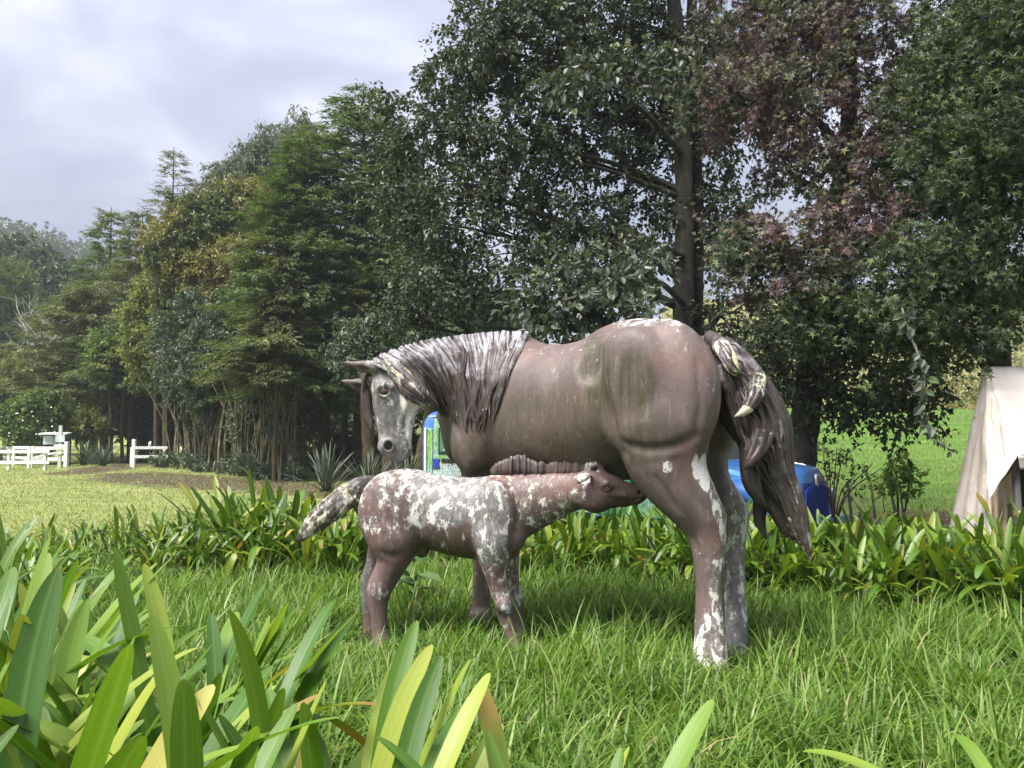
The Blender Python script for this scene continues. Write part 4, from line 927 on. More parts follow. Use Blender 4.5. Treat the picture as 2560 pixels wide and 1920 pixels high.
# ================================================================ the foal
def build_foal():
    root = empty("foal_statue", (-.2, 5.6, 0))
    tag(root, "small foal statue with flaking white patches, stretching its muzzle under the mare's belly", "statue")
    F = Field((-1.35, 5.0, -.05), (1.05, 6.25, 1.45), 0.0085)
    a = at(925, 1270, 5.68); c = at(1305, 1270, 5.52)
    eu = (c - a) * np.array((1, 1, 0)); eu /= np.linalg.norm(eu); ev = np.array((-eu[1], eu[0], 0)); O = np.array((a[0], a[1], 0))
    def fm(px, py):
        d = ray(px, py); t = ((O - CAMP) @ ev) / (d @ ev); return CAMP + d * t
    cols = [(903, 1236, 1296, .07), (912, 1214, 1330, .13), (930, 1195, 1355, .17), (955, 1182, 1366, .195), (985, 1174, 1366, .205), (1018, 1171, 1362, .21), (1053, 1176, 1364, .21), (1089, 1186, 1376, .22),
            (1129, 1191, 1388, .23), (1175, 1194, 1396, .23), (1206, 1192, 1398, .22), (1235, 1187, 1394, .205), (1265, 1190, 1380, .19), (1290, 1205, 1362, .15), (1306, 1235, 1345, .09)]
    us, zt, zb, rv = [], [], [], []
    for px, t, b_, w in cols:
        T = fm(px, t); B = fm(px, b_); us.append((T - O) @ eu); zt.append(T[2]); zb.append(B[2]); rv.append(w)
    F.loft(O, eu, ev, np.array(us), np.array(zt), np.array(zb), np.array(rv), .02, p=2.15)
    NK = [(1265, 1275, 82, 5.52), (1305, 1262, 76, 5.50), (1345, 1250, 66, 5.46), (1390, 1238, 55, 5.42), (1430, 1229, 47, 5.38), (1462, 1226, 44, 5.35)]
    F.chain([at(x, y, Y) for x, y, r, Y in NK], [pxr(r, Y) for x, y, r, Y in NK], .05, flat=(ev, .62))
    HD = 5.32
    head = [(1468, 1224, 46), (1500, 1226, 47), (1530, 1230, 39), (1560, 1236, 30), (1588, 1236, 25), (1600, 1233, 21)]
    F.chain([at(x, y, HD) for x, y, r in head], [pxr(r, HD) for x, y, r in head], .03, flat=(ev, .66))
    F.ell(at(1490, 1247, HD - .03), (_R, VIEW, (0, 0, 1)), (pxr(40, HD), .065, pxr(36, HD)), .03)
    F.chain([at(1480, 1195, HD - .06), at(1508, 1206, HD - .065), at(1535, 1216, HD - .055)], [.03, .032, .02], .04)
    F.chain([at(1520, 1232, HD - .07), at(1560, 1240, HD - .06)], [.02, .014], .03)
    # ears: the near one folded back on the cheek, the far one curled on top of the poll
    F.chain([at(1476, 1190, HD - .10), at(1463, 1194, HD - .13), at(1449, 1203, HD - .14), at(1433, 1213, HD - .14)], [pxr(6, HD), pxr(8, HD), pxr(6.5, HD), pxr(1, HD)], .010, flat=(VIEW, .5))
    F.chain([at(1466, 1207, HD - .165), at(1448, 1214, HD - .165)], [.008, .006], .008, op='s')
    F.chain([at(1466, 1178, HD), at(1474, 1164, HD), at(1490, 1159, HD), at(1504, 1168, HD), at(1509, 1176, HD)], [.018, .026, .026, .02, .01], .02)
    F.chain([at(1480, 1171, HD - .06), at(1500, 1175, HD - .06)], [.012, .014], .012, op='s')
    # shoulder, forearm, knees
    F.ell(at(1235, 1290, 5.38), (eu, ev, (0, 0, 1)), (.155, .075, .25), .05)
    F.ell(at(1228, 1345, 5.36), (eu, ev, (0, 0, 1)), (.105, .075, .13), .04)
    F.ell(at(1290, 1340, 5.45), (eu, ev, (0, 0, 1)), (.07, .10, .11), .04)
    legs(F, [(1188, 1282, 1362, 5.42), (1199, 1271, 1400, 5.42), (1211, 1267, 1430, 5.42), (1222, 1270, 1462, 5.42), (1234, 1277, 1495, 5.41), (1240, 1285, 1520, 5.41), (1247, 1286, 1545, 5.4), (1258, 1292, 1575, 5.39), (1266, 1300, 1600, 5.38), (1268, 1310, 1625, 5.38), (1264, 1316, 1645, 5.38)], .04)
    F.ell(at(1259, 1512, 5.36), (eu, ev, (0, 0, 1)), (.055, .045, .06), .03)
    legs(F, [(1240, 1300, 1362, 5.66), (1250, 1297, 1400, 5.68), (1260, 1297, 1440, 5.68), (1270, 1302, 1480, 5.68), (1278, 1310, 1515, 5.68), (1284, 1312, 1545, 5.68), (1288, 1320, 1580, 5.67), (1286, 1328, 1608, 5.66)], .04)
    # hind legs
    F.ell(at(965, 1285, 5.52), (eu, ev, (0, 0, 1)), (.20, .09, .27), .05)
    F.ell(at(990, 1345, 5.52), (eu, ev, (0, 0, 1)), (.15, .085, .11), .035)
    legs(F, [(915, 1052, 1335, 5.60), (932, 1042, 1362, 5.58), (942, 1029, 1388, 5.57), (943, 1013, 1412, 5.56), (930, 998, 1440, 5.56), (917, 981, 1468, 5.55), (915, 973, 1492, 5.55), (921, 968, 1518, 5.54), (928, 967, 1545, 5.53), (930, 967, 1575, 5.52), (930, 974, 1600, 5.51), (926, 982, 1622, 5.5)], .035)
    legs(F, [(925, 1010, 1340, 5.82), (920, 990, 1380, 5.86), (915, 975, 1415, 5.86), (904, 958, 1445, 5.86), (902, 950, 1475, 5.86), (904, 945, 1505, 5.86), (908, 944, 1540, 5.86), (908, 948, 1575, 5.85), (904, 954, 1600, 5.85)], .035)
    F.ell(at(1055, 1374, 5.6), (eu, ev, (0, 0, 1)), (.05, .05, .06), .03)
    # flank fold, stifle groove, throat latch
    F.chain([at(1052, 1290, 5.36), at(1045, 1330, 5.36), at(1040, 1362, 5.36)], [.018, .024, .02], .06, op='s')
    F.chain([at(1192, 1300, 5.28), at(1188, 1350, 5.27), at(1196, 1376, 5.28)], [.014, .02, .014], .05, op='s')
    F.chain([at(1282, 1225, 5.26), at(1296, 1280, 5.27), at(1300, 1330, 5.3)], [.018, .018, .014], .06, op='s')
    F.chain([at(948, 1385, 5.42), at(985, 1394, 5.42), at(1020, 1382, 5.42)], [.010, .012, .01], .04, op='s')
    F.chain([at(1452, 1235, HD - .13), at(1462, 1265, HD - .12)], [.014, .012], .04, op='s')
    F.smooth(1)
    ec, _ = F.hit(1517, 1219, 4.9, 5.8)
    F.ell(ec, (_R, VIEW, (0, 0, 1)), (.026, .02, .022), .02, op='s')
    th = np.linspace(0, 2 * np.pi, 17)
    F.chain([ec + np.array((.024 * math.cos(q), -.003, .019 * math.sin(q))) for q in th], [.007] * 17, .010)
    F.chain([ec + np.array((-.035, .0, .012)), ec + np.array((0, -.008, .030)), ec + np.array((.034, 0, .008))], [.006, .010, .006], .02)
    n1, _ = F.hit(1600, 1232, 4.9, 5.8); F.ell(n1, (_R, VIEW, (0, 0, 1)), (.012, .02, .014), .01, op='s')
    F.chain([F.hit(x, y, 4.9, 5.8)[0] for x, y in ((1560, 1255), (1580, 1251), (1598, 1247))], [.003, .005, .005], .008, op='s')
    V, Q = F.mesh()
    A = lambda px, py, Y, rx, ry, rd=.5: ell_mask(V, at(px, py, Y), (pxr(rx, Y), rd, pxr(ry, Y)))
    wear = np.maximum.reduce([A(1010, 1190, 5.5, 120, 40) * .62, A(960, 1260, 5.5, 70, 70) * .48, A(1130, 1210, 5.5, 150, 60) * .60, A(1080, 1250, 5.5, 110, 60) * .56, A(1225, 1270, 5.3, 50, 95, .3) * .58, A(1215, 1340, 5.3, 36, 55, .3) * .62,
        A(1290, 1250, 5.4, 100, 60) * .50, A(1400, 1230, 5.4, 80, 45) * .48, A(1380, 1300, 5.4, 60, 25) * .56, A(1235, 1420, 5.4, 45, 70, .3) * .52, A(1262, 1500, 5.4, 25, 60, .3) * .46, A(1290, 1450, 5.68, 25, 60, .2) * .6,
        A(1000, 1330, 5.4, 60, 40) * .34, A(945, 1475, 5.5, 24, 20, .2) * .56, A(1130, 1360, 5.4, 70, 30) * .40, A(1462, 1198, 5.2, 16, 12, .2) * .8, A(920, 1440, 5.86, 25, 60, .2) * .4, A(1490, 1165, HD, 30, 12) * .5, np.full(len(V), .06)])
    dark = A(1545, 1235, HD, 80, 60)
    wear = wear * (1 - .8 * np.clip(A(1550, 1238, HD, 62, 50), 0, 1))
    grey = np.maximum.reduce([A(1125, 1235, 5.4, 85, 62) * .92, A(1055, 1240, 5.4, 22, 70) * .6, A(1225, 1310, 5.3, 38, 80, .3) * .75, A(1262, 1530, 5.38, 26, 30, .2) * .2, A(910, 1460, 5.86, 25, 60, .2) * .8])
    moss = np.maximum.reduce([A(1130, 1370, 5.4, 100, 40) * .55, A(1390, 1290, 5.4, 70, 40) * .35])
    mesh_np("body", V, quads=Q, mat=M_FOAL, parent=root, smooth=True, attrs={'wear': wear, 'grey': grey, 'moss': moss, 'dark': dark})
    bm = bmesh.new(); bmesh.ops.create_uvsphere(bm, u_segments=14, v_segments=10, radius=.019)
    me = bpy.data.meshes.new("eye"); bm.to_mesh(me); bm.free(); me.materials.append(M_EYE); me.polygons.foreach_set("use_smooth", [True] * len(me.polygons))
    e = link(bpy.data.objects.new("eye", me)); e.location = Vector(ec + np.array((0, .006, 0))); adopt(e, root)
    # stiff upright mane: a ridged crest with a ragged upper edge
    topl = [(1226, 1170), (1238, 1160), (1252, 1152), (1270, 1145), (1288, 1138), (1300, 1136), (1311, 1138), (1318, 1146), (1333, 1150), (1345, 1157), (1352, 1154), (1369, 1159), (1378, 1155), (1390, 1152), (1405, 1150), (1412, 1140), (1420, 1147), (1434, 1150), (1448, 1145), (1459, 1146), (1462, 1158)]
    n = 150
    tl = np.array(topl, float); xs = np.linspace(1226, 1462, n); ty = np.interp(xs, tl[:, 0], tl[:, 1])
    rng = np.random.default_rng(8)
    rid = np.convolve(rng.normal(size=n + 4), np.array((.1, .25, .3, .25, .1)) * 1.6, 'valid'); Vs = []
    for i in range(n):
        Yc = np.interp(xs[i], [1226, 1300, 1390, 1462], [5.54, 5.5, 5.42, 5.35])
        th_ = .024 + .009 * rid[i]; bt = np.interp(xs[i], [1226, 1355, 1462], [1186, 1192, 1190])
        yy = ty[i] + rng.uniform(-1, 1) - 1.4 * rid[i]
        lean = rng.uniform(-1.5, 1.5)
        prof = [(bt, th_ * 1.15), ((bt * .6 + yy * .4), th_ * 1.1), ((bt * .25 + yy * .75), th_ * .95), (yy, th_ * .5)]
        row = [at(xs[i] + lean * q / 3, p, Yc - w) for q, (p, w) in enumerate(prof)] + [at(xs[i] + lean * q / 3, p, Yc + w) for q, (p, w) in reversed(list(enumerate(prof)))]
        Vs += row
    Qs = [(i * 8 + k, i * 8 + (k + 1) % 8, (i + 1) * 8 + (k + 1) % 8, (i + 1) * 8 + k) for i in range(n - 1) for k in range(8)]
    Qs += [(0, 1, 6, 7), (1, 2, 5, 6), (2, 3, 4, 5)] + [tuple((n - 1) * 8 + k for k in q) for q in ((7, 6, 1, 0), (6, 5, 2, 1), (5, 4, 3, 2))]
    Vs = np.array(Vs); hz = np.tile([0, .2, .6, 1, 1, .6, .2, 0], n)
    mesh_np("mane", Vs, quads=Qs, mat=M_HAIR, parent=root, smooth=True, attrs={'wear': .12 + .35 * (hz > .9), 'grey': .05 + .12 * hz, 'moss': np.zeros(len(Vs))})
    # tail
    T = Field((-1.75, 5.2, .55), (-.95, 6.1, 1.3), 0.008)
    def lock(pp, k=.02, ribs=0, seed=0):
        P = resample([at(x, y, Y) for x, y, r, Y in pp], 12); rr = np.interp(np.linspace(0, 1, 12), np.linspace(0, 1, len(pp)), [pxr(r, Y) for x, y, r, Y in pp])
        T.chain(P, rr, k, flat=(VIEW, .8)); rg = np.random.default_rng(seed)
        Tn = np.gradient(P, axis=0); Tn /= np.linalg.norm(Tn, axis=1)[:, None]; side = np.cross(Tn, VIEW)
        for j in range(ribs):
            u = np.clip(-1 + 2 * (j + .5) / ribs + .1 * np.sin(np.linspace(0, 4, 12) + rg.uniform(0, 6)), -1, 1)[:, None]
            T.chain(P + side * rr[:, None] * u * .93 - VIEW * rr[:, None] * .8 * np.sqrt(np.maximum(0, 1 - (u * .93) ** 2)), np.minimum(rr * .3, .014), .008)
    lock([(938, 1206, 17, 5.66), (905, 1212, 22, 5.64), (868, 1240, 30, 5.6), (830, 1272, 30, 5.57), (790, 1305, 25, 5.55), (765, 1328, 14, 5.54), (746, 1346, 5, 5.54)], ribs=7, seed=1)
    lock([(900, 1220, 20, 5.6), (890, 1245, 17, 5.58), (874, 1268, 6, 5.57)], ribs=3, seed=2)
    lock([(860, 1255, 20, 5.56), (838, 1285, 15, 5.54), (827, 1300, 4, 5.53)], ribs=3, seed=3)
    lock([(845, 1270, 18, 5.57), (815, 1298, 15, 5.55), (808, 1318, 4, 5.54)], ribs=2, seed=4)
    lock([(820, 1285, 20, 5.56), (785, 1320, 14, 5.54), (752, 1350, 5, 5.53)], ribs=3, seed=5)
    V, Q = T.mesh()
    A = lambda px, py, Y, rx, ry, rd=.5: ell_mask(V, at(px, py, Y), (pxr(rx, Y), rd, pxr(ry, Y)))
    w = np.maximum.reduce([A(840, 1260, 5.5, 50, 45) * .55, A(800, 1300, 5.5, 60, 50) * .62, np.full(len(V), .1)])
    mesh_np("tail", V, quads=Q, mat=M_TAIL, parent=root, smooth=True, attrs={'wear': w, 'grey': np.full(len(V), .2), 'moss': np.zeros(len(V))})
    return F
FF = build_foal()
# ================================================================ foliage
def leaf_arrays(C, A, Nn, Ln, W, shape='kite', fold=.25, rng=None):
    """leaves as small folded blades: base C, axis A, face normal Nn, length, width"""
    A = unit(A); S = unit(np.cross(A, Nn)); Nn = np.cross(S, A); n = len(C)
    Ln = Ln[:, None]; W = W[:, None]
    if shape == 'kite':
        P = [C, C + A * Ln * .42 + S * W * .5 + Nn * W * fold, C + A * Ln - Nn * Ln * .08, C + A * Ln * .42 - S * W * .5 + Nn * W * fold]
        T = np.array([(0, 2, 1), (0, 3, 2)]); k = 4
    elif shape == 'oval':
        P = [C, C + A * Ln * .25 + S * W * .42 + Nn * W * fold, C + A * Ln * .62 + S * W * .46 + Nn * W * fold * .7, C + A * Ln - Nn * Ln * .12,
             C + A * Ln * .62 - S * W * .46 + Nn * W * fold * .7, C + A * Ln * .25 - S * W * .42 + Nn * W * fold, C + A * Ln * .5 - Nn * Ln * .02]
        T = np.array([(0, 6, 1), (1, 6, 2), (2, 6, 3), (3, 6, 4), (4, 6, 5), (5, 6, 0)]); k = 7
    else:  # five-pointed star leaf
        P = [C + A * Ln * .30]
        T = []
        angs = [-2.25, -1.12, 0, 1.12, 2.25]; lens = [.46, .62, .70, .62, .46]
        for i, (a, l) in enumerate(zip(angs, lens)):
            P.append(C + A * Ln * (.30 + l * math.cos(a)) + S * W * l * math.sin(a) * 1.15 - Nn * Ln * .10)
        for a in [-1.7, -.56, .56, 1.7]:
            P.append(C + A * Ln * (.30 + .22 * math.cos(a)) + S * W * .24 * math.sin(a) + Nn * Ln * .03)
        P.append(C + A * Ln * .12 + S * W * .05); 
        T = np.array([(0, 1, 10), (0, 6, 1), (0, 2, 6), (0, 7, 2), (0, 3, 7), (0, 8, 3), (0, 4, 8), (0, 9, 4), (0, 5, 9), (0, 10, 5)]); k = 11
    V = np.stack(P, 1).reshape(-1, 3)
    F = (np.arange(n)[:, None, None] * k + T[None]).reshape(-1, 3)
    return V, F
def blob_clusters(blobs, n, rng, shell=.42):
    """blobs: (centre xyz, radii xyz, weight); returns cluster points, outward directions"""
    w = np.array([b[2] if len(b) > 2 else (b[1][0] * b[1][2]) for b in blobs], float); w /= w.sum()
    ids = rng.choice(len(blobs), n, p=w)
    C = np.array([b[0] for b in blobs], float)[ids]; Rr = np.array([b[1] for b in blobs], float)[ids]
    d = unit(rng.normal(size=(n, 3))); r = rng.random(n) ** shell
    lump = 1 + .22 * np.sin(d[:, 0] * 5 + ids * 1.7) * np.cos(d[:, 2] * 6 + ids * 2.3)
    return C + d * Rr * (r * lump)[:, None], d, ids
def twig_leaves(P, D, per, tw, ll, lw, rng, droop=.35, spread=.9, jit=.35, up=.6):
    """per leaves on every twig that starts at P and runs along D"""
    n = len(P); ax = unit(D + rng.normal(size=(n, 3)) * spread + np.array((0, 0, -droop)))
    tl = tw * rng.uniform(.5, 1.3, n)
    t = rng.random((n, per)); k = n * per
    ss = rng.normal(size=(n, per, 3))
    C = P[:, None] + ax[:, None] * (t * tl[:, None])[:, :, None] + np.array((0, 0, -droop * .5)) * (t ** 2 * tl[:, None])[:, :, None] + ss * tw * jit * .35
    A = unit(ax[:, None] * .7 + rng.normal(size=(n, per, 3)) * .8 + np.array((0, 0, -droop)))
    Nn = unit(rng.normal(size=(n, per, 3)) * .75 + np.array((0, -.25, up)))
    L_ = ll * rng.uniform(.6, 1.25, k); W_ = lw / ll * L_ * rng.uniform(.8, 1.15, k)
    return C.reshape(-1, 3), A.reshape(-1, 3), Nn.reshape(-1, 3), L_, W_, ax, tl
def bark(name, lo, hi, moss=None, scale=1.0):
    m, nt, b, N, L = nodes(name)
    g = N("ShaderNodeNewGeometry"); mp = N("ShaderNodeMapping"); L(g.outputs['Position'], mp.inputs[0]); mp.inputs['Scale'].default_value = (7 * scale, 7 * scale, 3.5 * scale)
    n1 = noise_tex(nt, mp.outputs[0], 1.6, 8, .68, .5)
    c = ramp(nt, n1, [(.32, lo), (.62, hi)])
    n2 = noise_tex(nt, g.outputs['Position'], 3.2 * scale, 5, .6)
    c = mixc(nt, ramp(nt, n2, [(.56, (0, 0, 0)), (.66, (.8, .8, .8))]), c, tuple(min(1, x * 1.8) for x in hi))
    if moss:
        n3 = noise_tex(nt, g.outputs['Position'], 2.1 * scale, 5, .6)
        c = mixc(nt, ramp(nt, n3, [(.45, (0, 0, 0)), (.6, (.9, .9, .9))]), c, moss)
    L(c, b.inputs['Base Color']); b.inputs['Roughness'].default_value = .9; b.inputs['Specular IOR Level'].default_value = .2
    bump(nt, b, n1, .6, .04); return m
B_ALDER = bark("grey_bark", (.020, .018, .016), (.072, .064, .057), (.036, .038, .022))
B_CEDAR = bark("brown_bark", (.04, .026, .018), (.115, .082, .06), (.06, .06, .02))
B_STEM = bark("mossy_stem_bark", (.048, .042, .028), (.16, .14, .09), (.085, .085, .02), .8)
B_DEAD = bark("bleached_wood", (.22, .20, .17), (.42, .40, .36))
B_TWIG = bark("twig_bark", (.03, .025, .02), (.085, .072, .055))

def limb(p0, p1, r0, r1, rng, sag=.0, wig=.12, m=9):
    p0, p1 = np.asarray(p0, float), np.asarray(p1, float); d = p1 - p0; L_ = np.linalg.norm(d)
    t = np.linspace(0, 1, m)[:, None]
    off = rng.normal(size=(3, 3)) * wig * L_ / 3
    mid = [p0, p0 + d * .33 + off[0] + np.array((0, 0, sag * L_)), p0 + d * .66 + off[1] + np.array((0, 0, sag * L_ * .8)), p1]
    return resample(mid, m), np.linspace(r0, r1, m)
def tri_twigs(P, A, L_, r):
    """thin three-sided twigs"""
    n = len(P); A = unit(A); s = unit(np.cross(A, np.array((.3, .2, 1.0)))); u = np.cross(s, A)
    V = []
    for k in range(3):
        a = 2 * math.pi * k / 3; o = (s * math.cos(a) + u * math.sin(a))
        V.append(P + o * r); 
    V.append(P + A * L_[:, None])
    V = np.stack(V, 1).reshape(-1, 3)
    T = np.array([(0, 1, 3), (1, 2, 3), (2, 0, 3)]); F = (np.arange(n)[:, None, None] * 4 + T[None]).reshape(-1, 3)
    return V, F
def tree(name, label, cat, base, trunks, blobs, mat, bark_m, clusters, per, leaf, twig, seed, shape='kite', group=None, droop=.35, limbs=True, limb_r=.06, shell=.42, up=.6, spread=.9, twigs=True, blob_twigs=6, crown_name="crown"):
    """trunks: list of (points, radii) in world space; blobs in world space"""
    rng = np.random.default_rng(seed)
    root = empty(name, base); tag(root, label, cat, group)
    allp = []
    for pts, rr in trunks:
        P = resample(pts, max(10, len(pts) * 5)); rad = np.interp(np.linspace(0, 1, len(P)), np.linspace(0, 1, len(rr)), rr)
        rad = rad * (1 + .06 * np.sin(np.arange(len(P)) * 1.9 + seed))
        v, f = tube(P, rad, 12); mesh_np("trunk", v, quads=[q for q in f if len(q) == 4], mat=bark_m, parent=root, smooth=True)
        allp.append(P)
    if limbs and allp:
        AP = np.concatenate(allp); V, F = [], []
        for (c, r, *_) in blobs:
            c = np.asarray(c, float)
            cost = np.linalg.norm(AP - c, axis=1) + 1.4 * np.maximum(0, AP[:, 2] - c[2] + .25 * np.linalg.norm(AP[:, :2] - c[:2], axis=1))
            p0 = AP[np.argmin(cost)]
            lp, lr = limb(p0, c, limb_r * rng.uniform(.7, 1.2), limb_r * .28, rng, sag=.05)
            v, f = tube(lp, lr, 6); b = len(V); V += v; F += [tuple(i + b for i in q) for q in f if len(q) == 4]
            for k in range(blob_twigs):
                s0 = lp[rng.integers(4, 9)]; e = c + unit(rng.normal(size=3)) * np.asarray(r) * rng.uniform(.5, .95)
                tp, tr = limb(s0, e, limb_r * .28, limb_r * .07, rng, sag=.05, m=6)
                v, f = tube(tp, tr, 4); b = len(V); V += v; F += [tuple(i + b for i in q) for q in f if len(q) == 4]
        tag(mesh_np("limbs", V, quads=F, mat=bark_m, parent=root, smooth=True), kind="stuff")
    if clusters:
        P, D, ids = blob_clusters(blobs, clusters, rng, shell)
        C, A, Nn, L_, W_, ax, tl = twig_leaves(P, D, per, twig, leaf[0], leaf[1], rng, droop, up=up, spread=spread)
        V, F = leaf_arrays(C, A, Nn, L_, W_, shape)
        nl = len(F); nv = len(V); mats = [mat]; fm = np.zeros(nl, int)
        if twigs:
            V2, F2 = tri_twigs(P, ax, tl, max(.004, leaf[0] * .045)); V = np.concatenate([V, V2]); F = np.concatenate([F, F2 + nv]); mats.append(B_TWIG); fm = np.concatenate([fm, np.ones(len(F2), int)])
        mesh_np(crown_name, V, tris=F, parent=root, mats=mats, fmat=fm)
    return root
def pb(px, py, Y, rx, ry, rd=None, w=None):
    """crown lobe from its place in the view: centre pixel, distance, half-sizes in pixels, depth half-size in metres"""
    a, b = rx * Y / FOCAL, ry * Y / FOCAL; d = rd if rd is not None else (a + b) / 2
    t = (at(px, py, Y), (a, d, b)); return t + ((w,) if w else ())
def pt(*q): return [at(x, y, Y) for x, y, Y in q]
def rad(*q): return [r * Y / FOCAL for r, Y in q]

def conifer(name, label, base, top, radius, nb, mat, seed, frond=(.32, .07), per=26, dens=1.0, bare=.12, group=None, lean=(0, 0), upturn=.18, profile=None, trunk_r=.22, flatness=.35, cat="tree", leaders=(), droop=.18):
    """cypress: whorls of long branches carrying flat drooping sprays"""
    rng = np.random.default_rng(seed); base = np.asarray(base, float); H = top - base[2]
    root = empty(name, base); tag(root, label, cat, group)
    axis = lambda h: base + np.array((lean[0] * h, lean[1] * h, h * H))
    P = np.array([axis(h) for h in np.linspace(0, 1, 14)]); P[:, :2] += np.cumsum(rng.normal(size=(14, 2)) * .02 * H / 14, 0)
    v, f = tube(P, np.linspace(trunk_r, .015, 14), 10); mesh_np("trunk", v, quads=[q for q in f if len(q) == 4], mat=B_CEDAR, parent=root, smooth=True)
    prof = profile or [(0, .55), (.15, .9), (.35, 1), (.6, .72), (.8, .42), (.93, .18), (1, .04)]
    px_, py_ = zip(*prof)
    C, A, Nn, L_, W_ = [], [], [], [], []
    BV, BF = [], []
    trunks = [(P, nb, 1.0, bare)] + [(np.array([p0, p0 + (np.array(e) - p0) * .5 + np.array((0, 0, .1)), e]), n_, sc, 0.15) for (p0, e, n_, sc) in leaders]
    for (TP, n_, sc, br) in trunks:
        TPs = resample(TP, 40)
        for i in range(n_):
            h = br + (1 - br) * (i + rng.random()) / n_
            o = TPs[min(39, int(h * 39))]
            R_ = radius * sc * np.interp(h, px_, py_) * rng.uniform(.55, 1.2) 
            if R_ < .05: R_ = .05
            az = i * 2.399 + rng.normal() * .5
            dirh = np.array((math.cos(az), math.sin(az), 0)); m = 8
            t = np.linspace(0, 1, m)
            rise = rng.uniform(.05, .45) * (1 - .2 * h)
            bp = o + dirh * (R_ * t)[:, None] + np.array((0, 0, 1)) * (R_ * (rise * t - droop * 2.2 * t ** 2 + upturn * t ** 4))[:, None] + rng.normal(size=(m, 3)) * .02 * R_
            v, f = tube(bp, np.linspace(.012 + .012 * R_, .004, m), 4, False); b = len(BV); BV += v; BF += [tuple(k + b for k in q) for q in f]
            k = max(6, int(per * dens * (R_ / radius) ** .8 * 1.6))
            tt = rng.uniform(.18, 1.02, k) ** .8; tt = np.clip(tt, 0, 1)
            bx = np.stack([np.interp(tt, t, bp[:, q]) for q in range(3)], 1)
            side = np.cross(dirh, (0, 0, 1.0)); sg = rng.choice((-1, 1), k)
            reach = R_ * .34 * (1.15 - tt) + frond[0] * .6
            sp = side * (sg * rng.random(k) * reach)[:, None] + dirh * (rng.random(k) * reach * .6)[:, None]
            a0 = unit(dirh * 1.0 + side * (sg * rng.uniform(.05, .9, k))[:, None] + rng.normal(size=(k, 3)) * .22 + np.array((0, 0, .05)) - np.array((0, 0, 1)) * (droop * 1.3 * rng.random(k))[:, None])
            s0 = unit(np.cross(a0, np.array((0, 0, 1.0)) + rng.normal(size=(k, 3)) * .25)); Ls = frond[0] * 1.9 * rng.uniform(.6, 1.25, k)
            # a spray: 5 fronds fanned round one point
            for q in range(11):
                f = q / 11.0; sgn = 1 if q % 2 else -1
                c = bx + sp + a0 * (Ls * f)[:, None] + rng.normal(size=(k, 3)) * frond[0] * .08
                a = unit(a0 * .85 + s0 * (sgn * rng.uniform(.35, .8, k) * (1 if q < 10 else 0))[:, None] + np.array((0, 0, -.10 - .25 * f)) + rng.normal(size=(k, 3)) * .10)
                C.append(c); A.append(a); Nn.append(unit(np.cross(s0, a0) * np.sign(np.cross(s0, a0)[:, 2:3]) + rng.normal(size=(k, 3)) * .3)); l = frond[0] * 1.0 * (1.05 - .6 * f) * rng.uniform(.6, 1.2, k); L_.append(l); W_.append(l * frond[1] / frond[0] * .92 * rng.uniform(.7, 1.4, k))
    tag(mesh_np("branches", BV, quads=BF, mat=B_CEDAR, parent=root, smooth=True), kind="stuff")
    V, F = leaf_arrays(np.concatenate(C), np.concatenate(A), np.concatenate(Nn), np.concatenate(L_), np.concatenate(W_), 'kite', .12)
    mesh_np("crown", V, tris=F, mat=mat, parent=root)
    return root

# ---------------------------------------------------------------- leaf materials
F_ALDER = leaf_mat("grey_green_leaf", [(0, (.034, .043, .030)), (.5, (.058, .070, .050)), (.9, (.085, .098, .070)), (1, (.13, .15, .06))], .42, .22, .5, gain=1.35)
F_ALDER_D = leaf_mat("dark_evergreen_leaf", [(0, (.024, .034, .019)), (.6, (.044, .058, .034)), (.93, (.068, .084, .048)), (1, (.14, .14, .05))], .45, .22, .45, gain=1.3)
RED = [(0, (.046, .030, .037)), (.4, (.074, .043, .052)), (.7, (.105, .055, .061)), (.88, (.16, .10, .085)), (1, (.15, .14, .065))]
GRN = [(0, (.024, .040, .020)), (.5, (.046, .070, .032)), (.85, (.072, .104, .044)), (1, (.16, .18, .055))]
F_GUM_R = leaf_mat("purple_star_leaf", RED, .5, .28, .4, region=(1.1, .44, .66, GRN), trans_tint=(1.05, .95, .85), gain=1.4)
F_GUM_G = leaf_mat("green_star_leaf", GRN, .5, .30, .4, region=(.5, .60, .72, [(0, (.06, .022, .028)), (1, (.12, .07, .04))]), gain=1.1)
F_CEDAR = leaf_mat("cypress_spray", [(0, (.030, .052, .020)), (.5, (.050, .080, .030)), (.9, (.078, .112, .042)), (1, (.11, .12, .05))], .6, .25, .25, region=(.45, .52, .68, [(0, (.075, .088, .030)), (1, (.135, .13, .05))]), gain=1.8)
F_CEDAR_L = leaf_mat("pale_cypress_spray", [(0, (.048, .062, .026)), (.6, (.082, .098, .042)), (1, (.13, .135, .06))], .6, .25, .25, gain=1.6)
F_OCHRE = leaf_mat("ochre_tipped_leaf", [(0, (.020, .034, .014)), (.5, (.040, .060, .022)), (1, (.075, .095, .030))], .45, .2, .4, region=(.55, .40, .60, [(0, (.075, .085, .025)), (.5, (.145, .135, .045)), (1, (.20, .165, .07))]), gain=1.85)
F_SILVER = leaf_mat("silvery_leaf", [(0, (.055, .072, .052)), (.6, (.10, .125, .095)), (1, (.17, .19, .15))], .5, .25, .4, gain=1.4)
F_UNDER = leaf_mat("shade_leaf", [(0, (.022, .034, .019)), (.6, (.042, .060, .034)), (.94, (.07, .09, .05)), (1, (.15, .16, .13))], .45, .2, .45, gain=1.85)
F_YELLOW = leaf_mat("yellow_green_leaf", [(0, (.065, .095, .024)), (.5, (.13, .155, .042)), (1, (.23, .22, .075))], .5, .3, .35, gain=1.45)
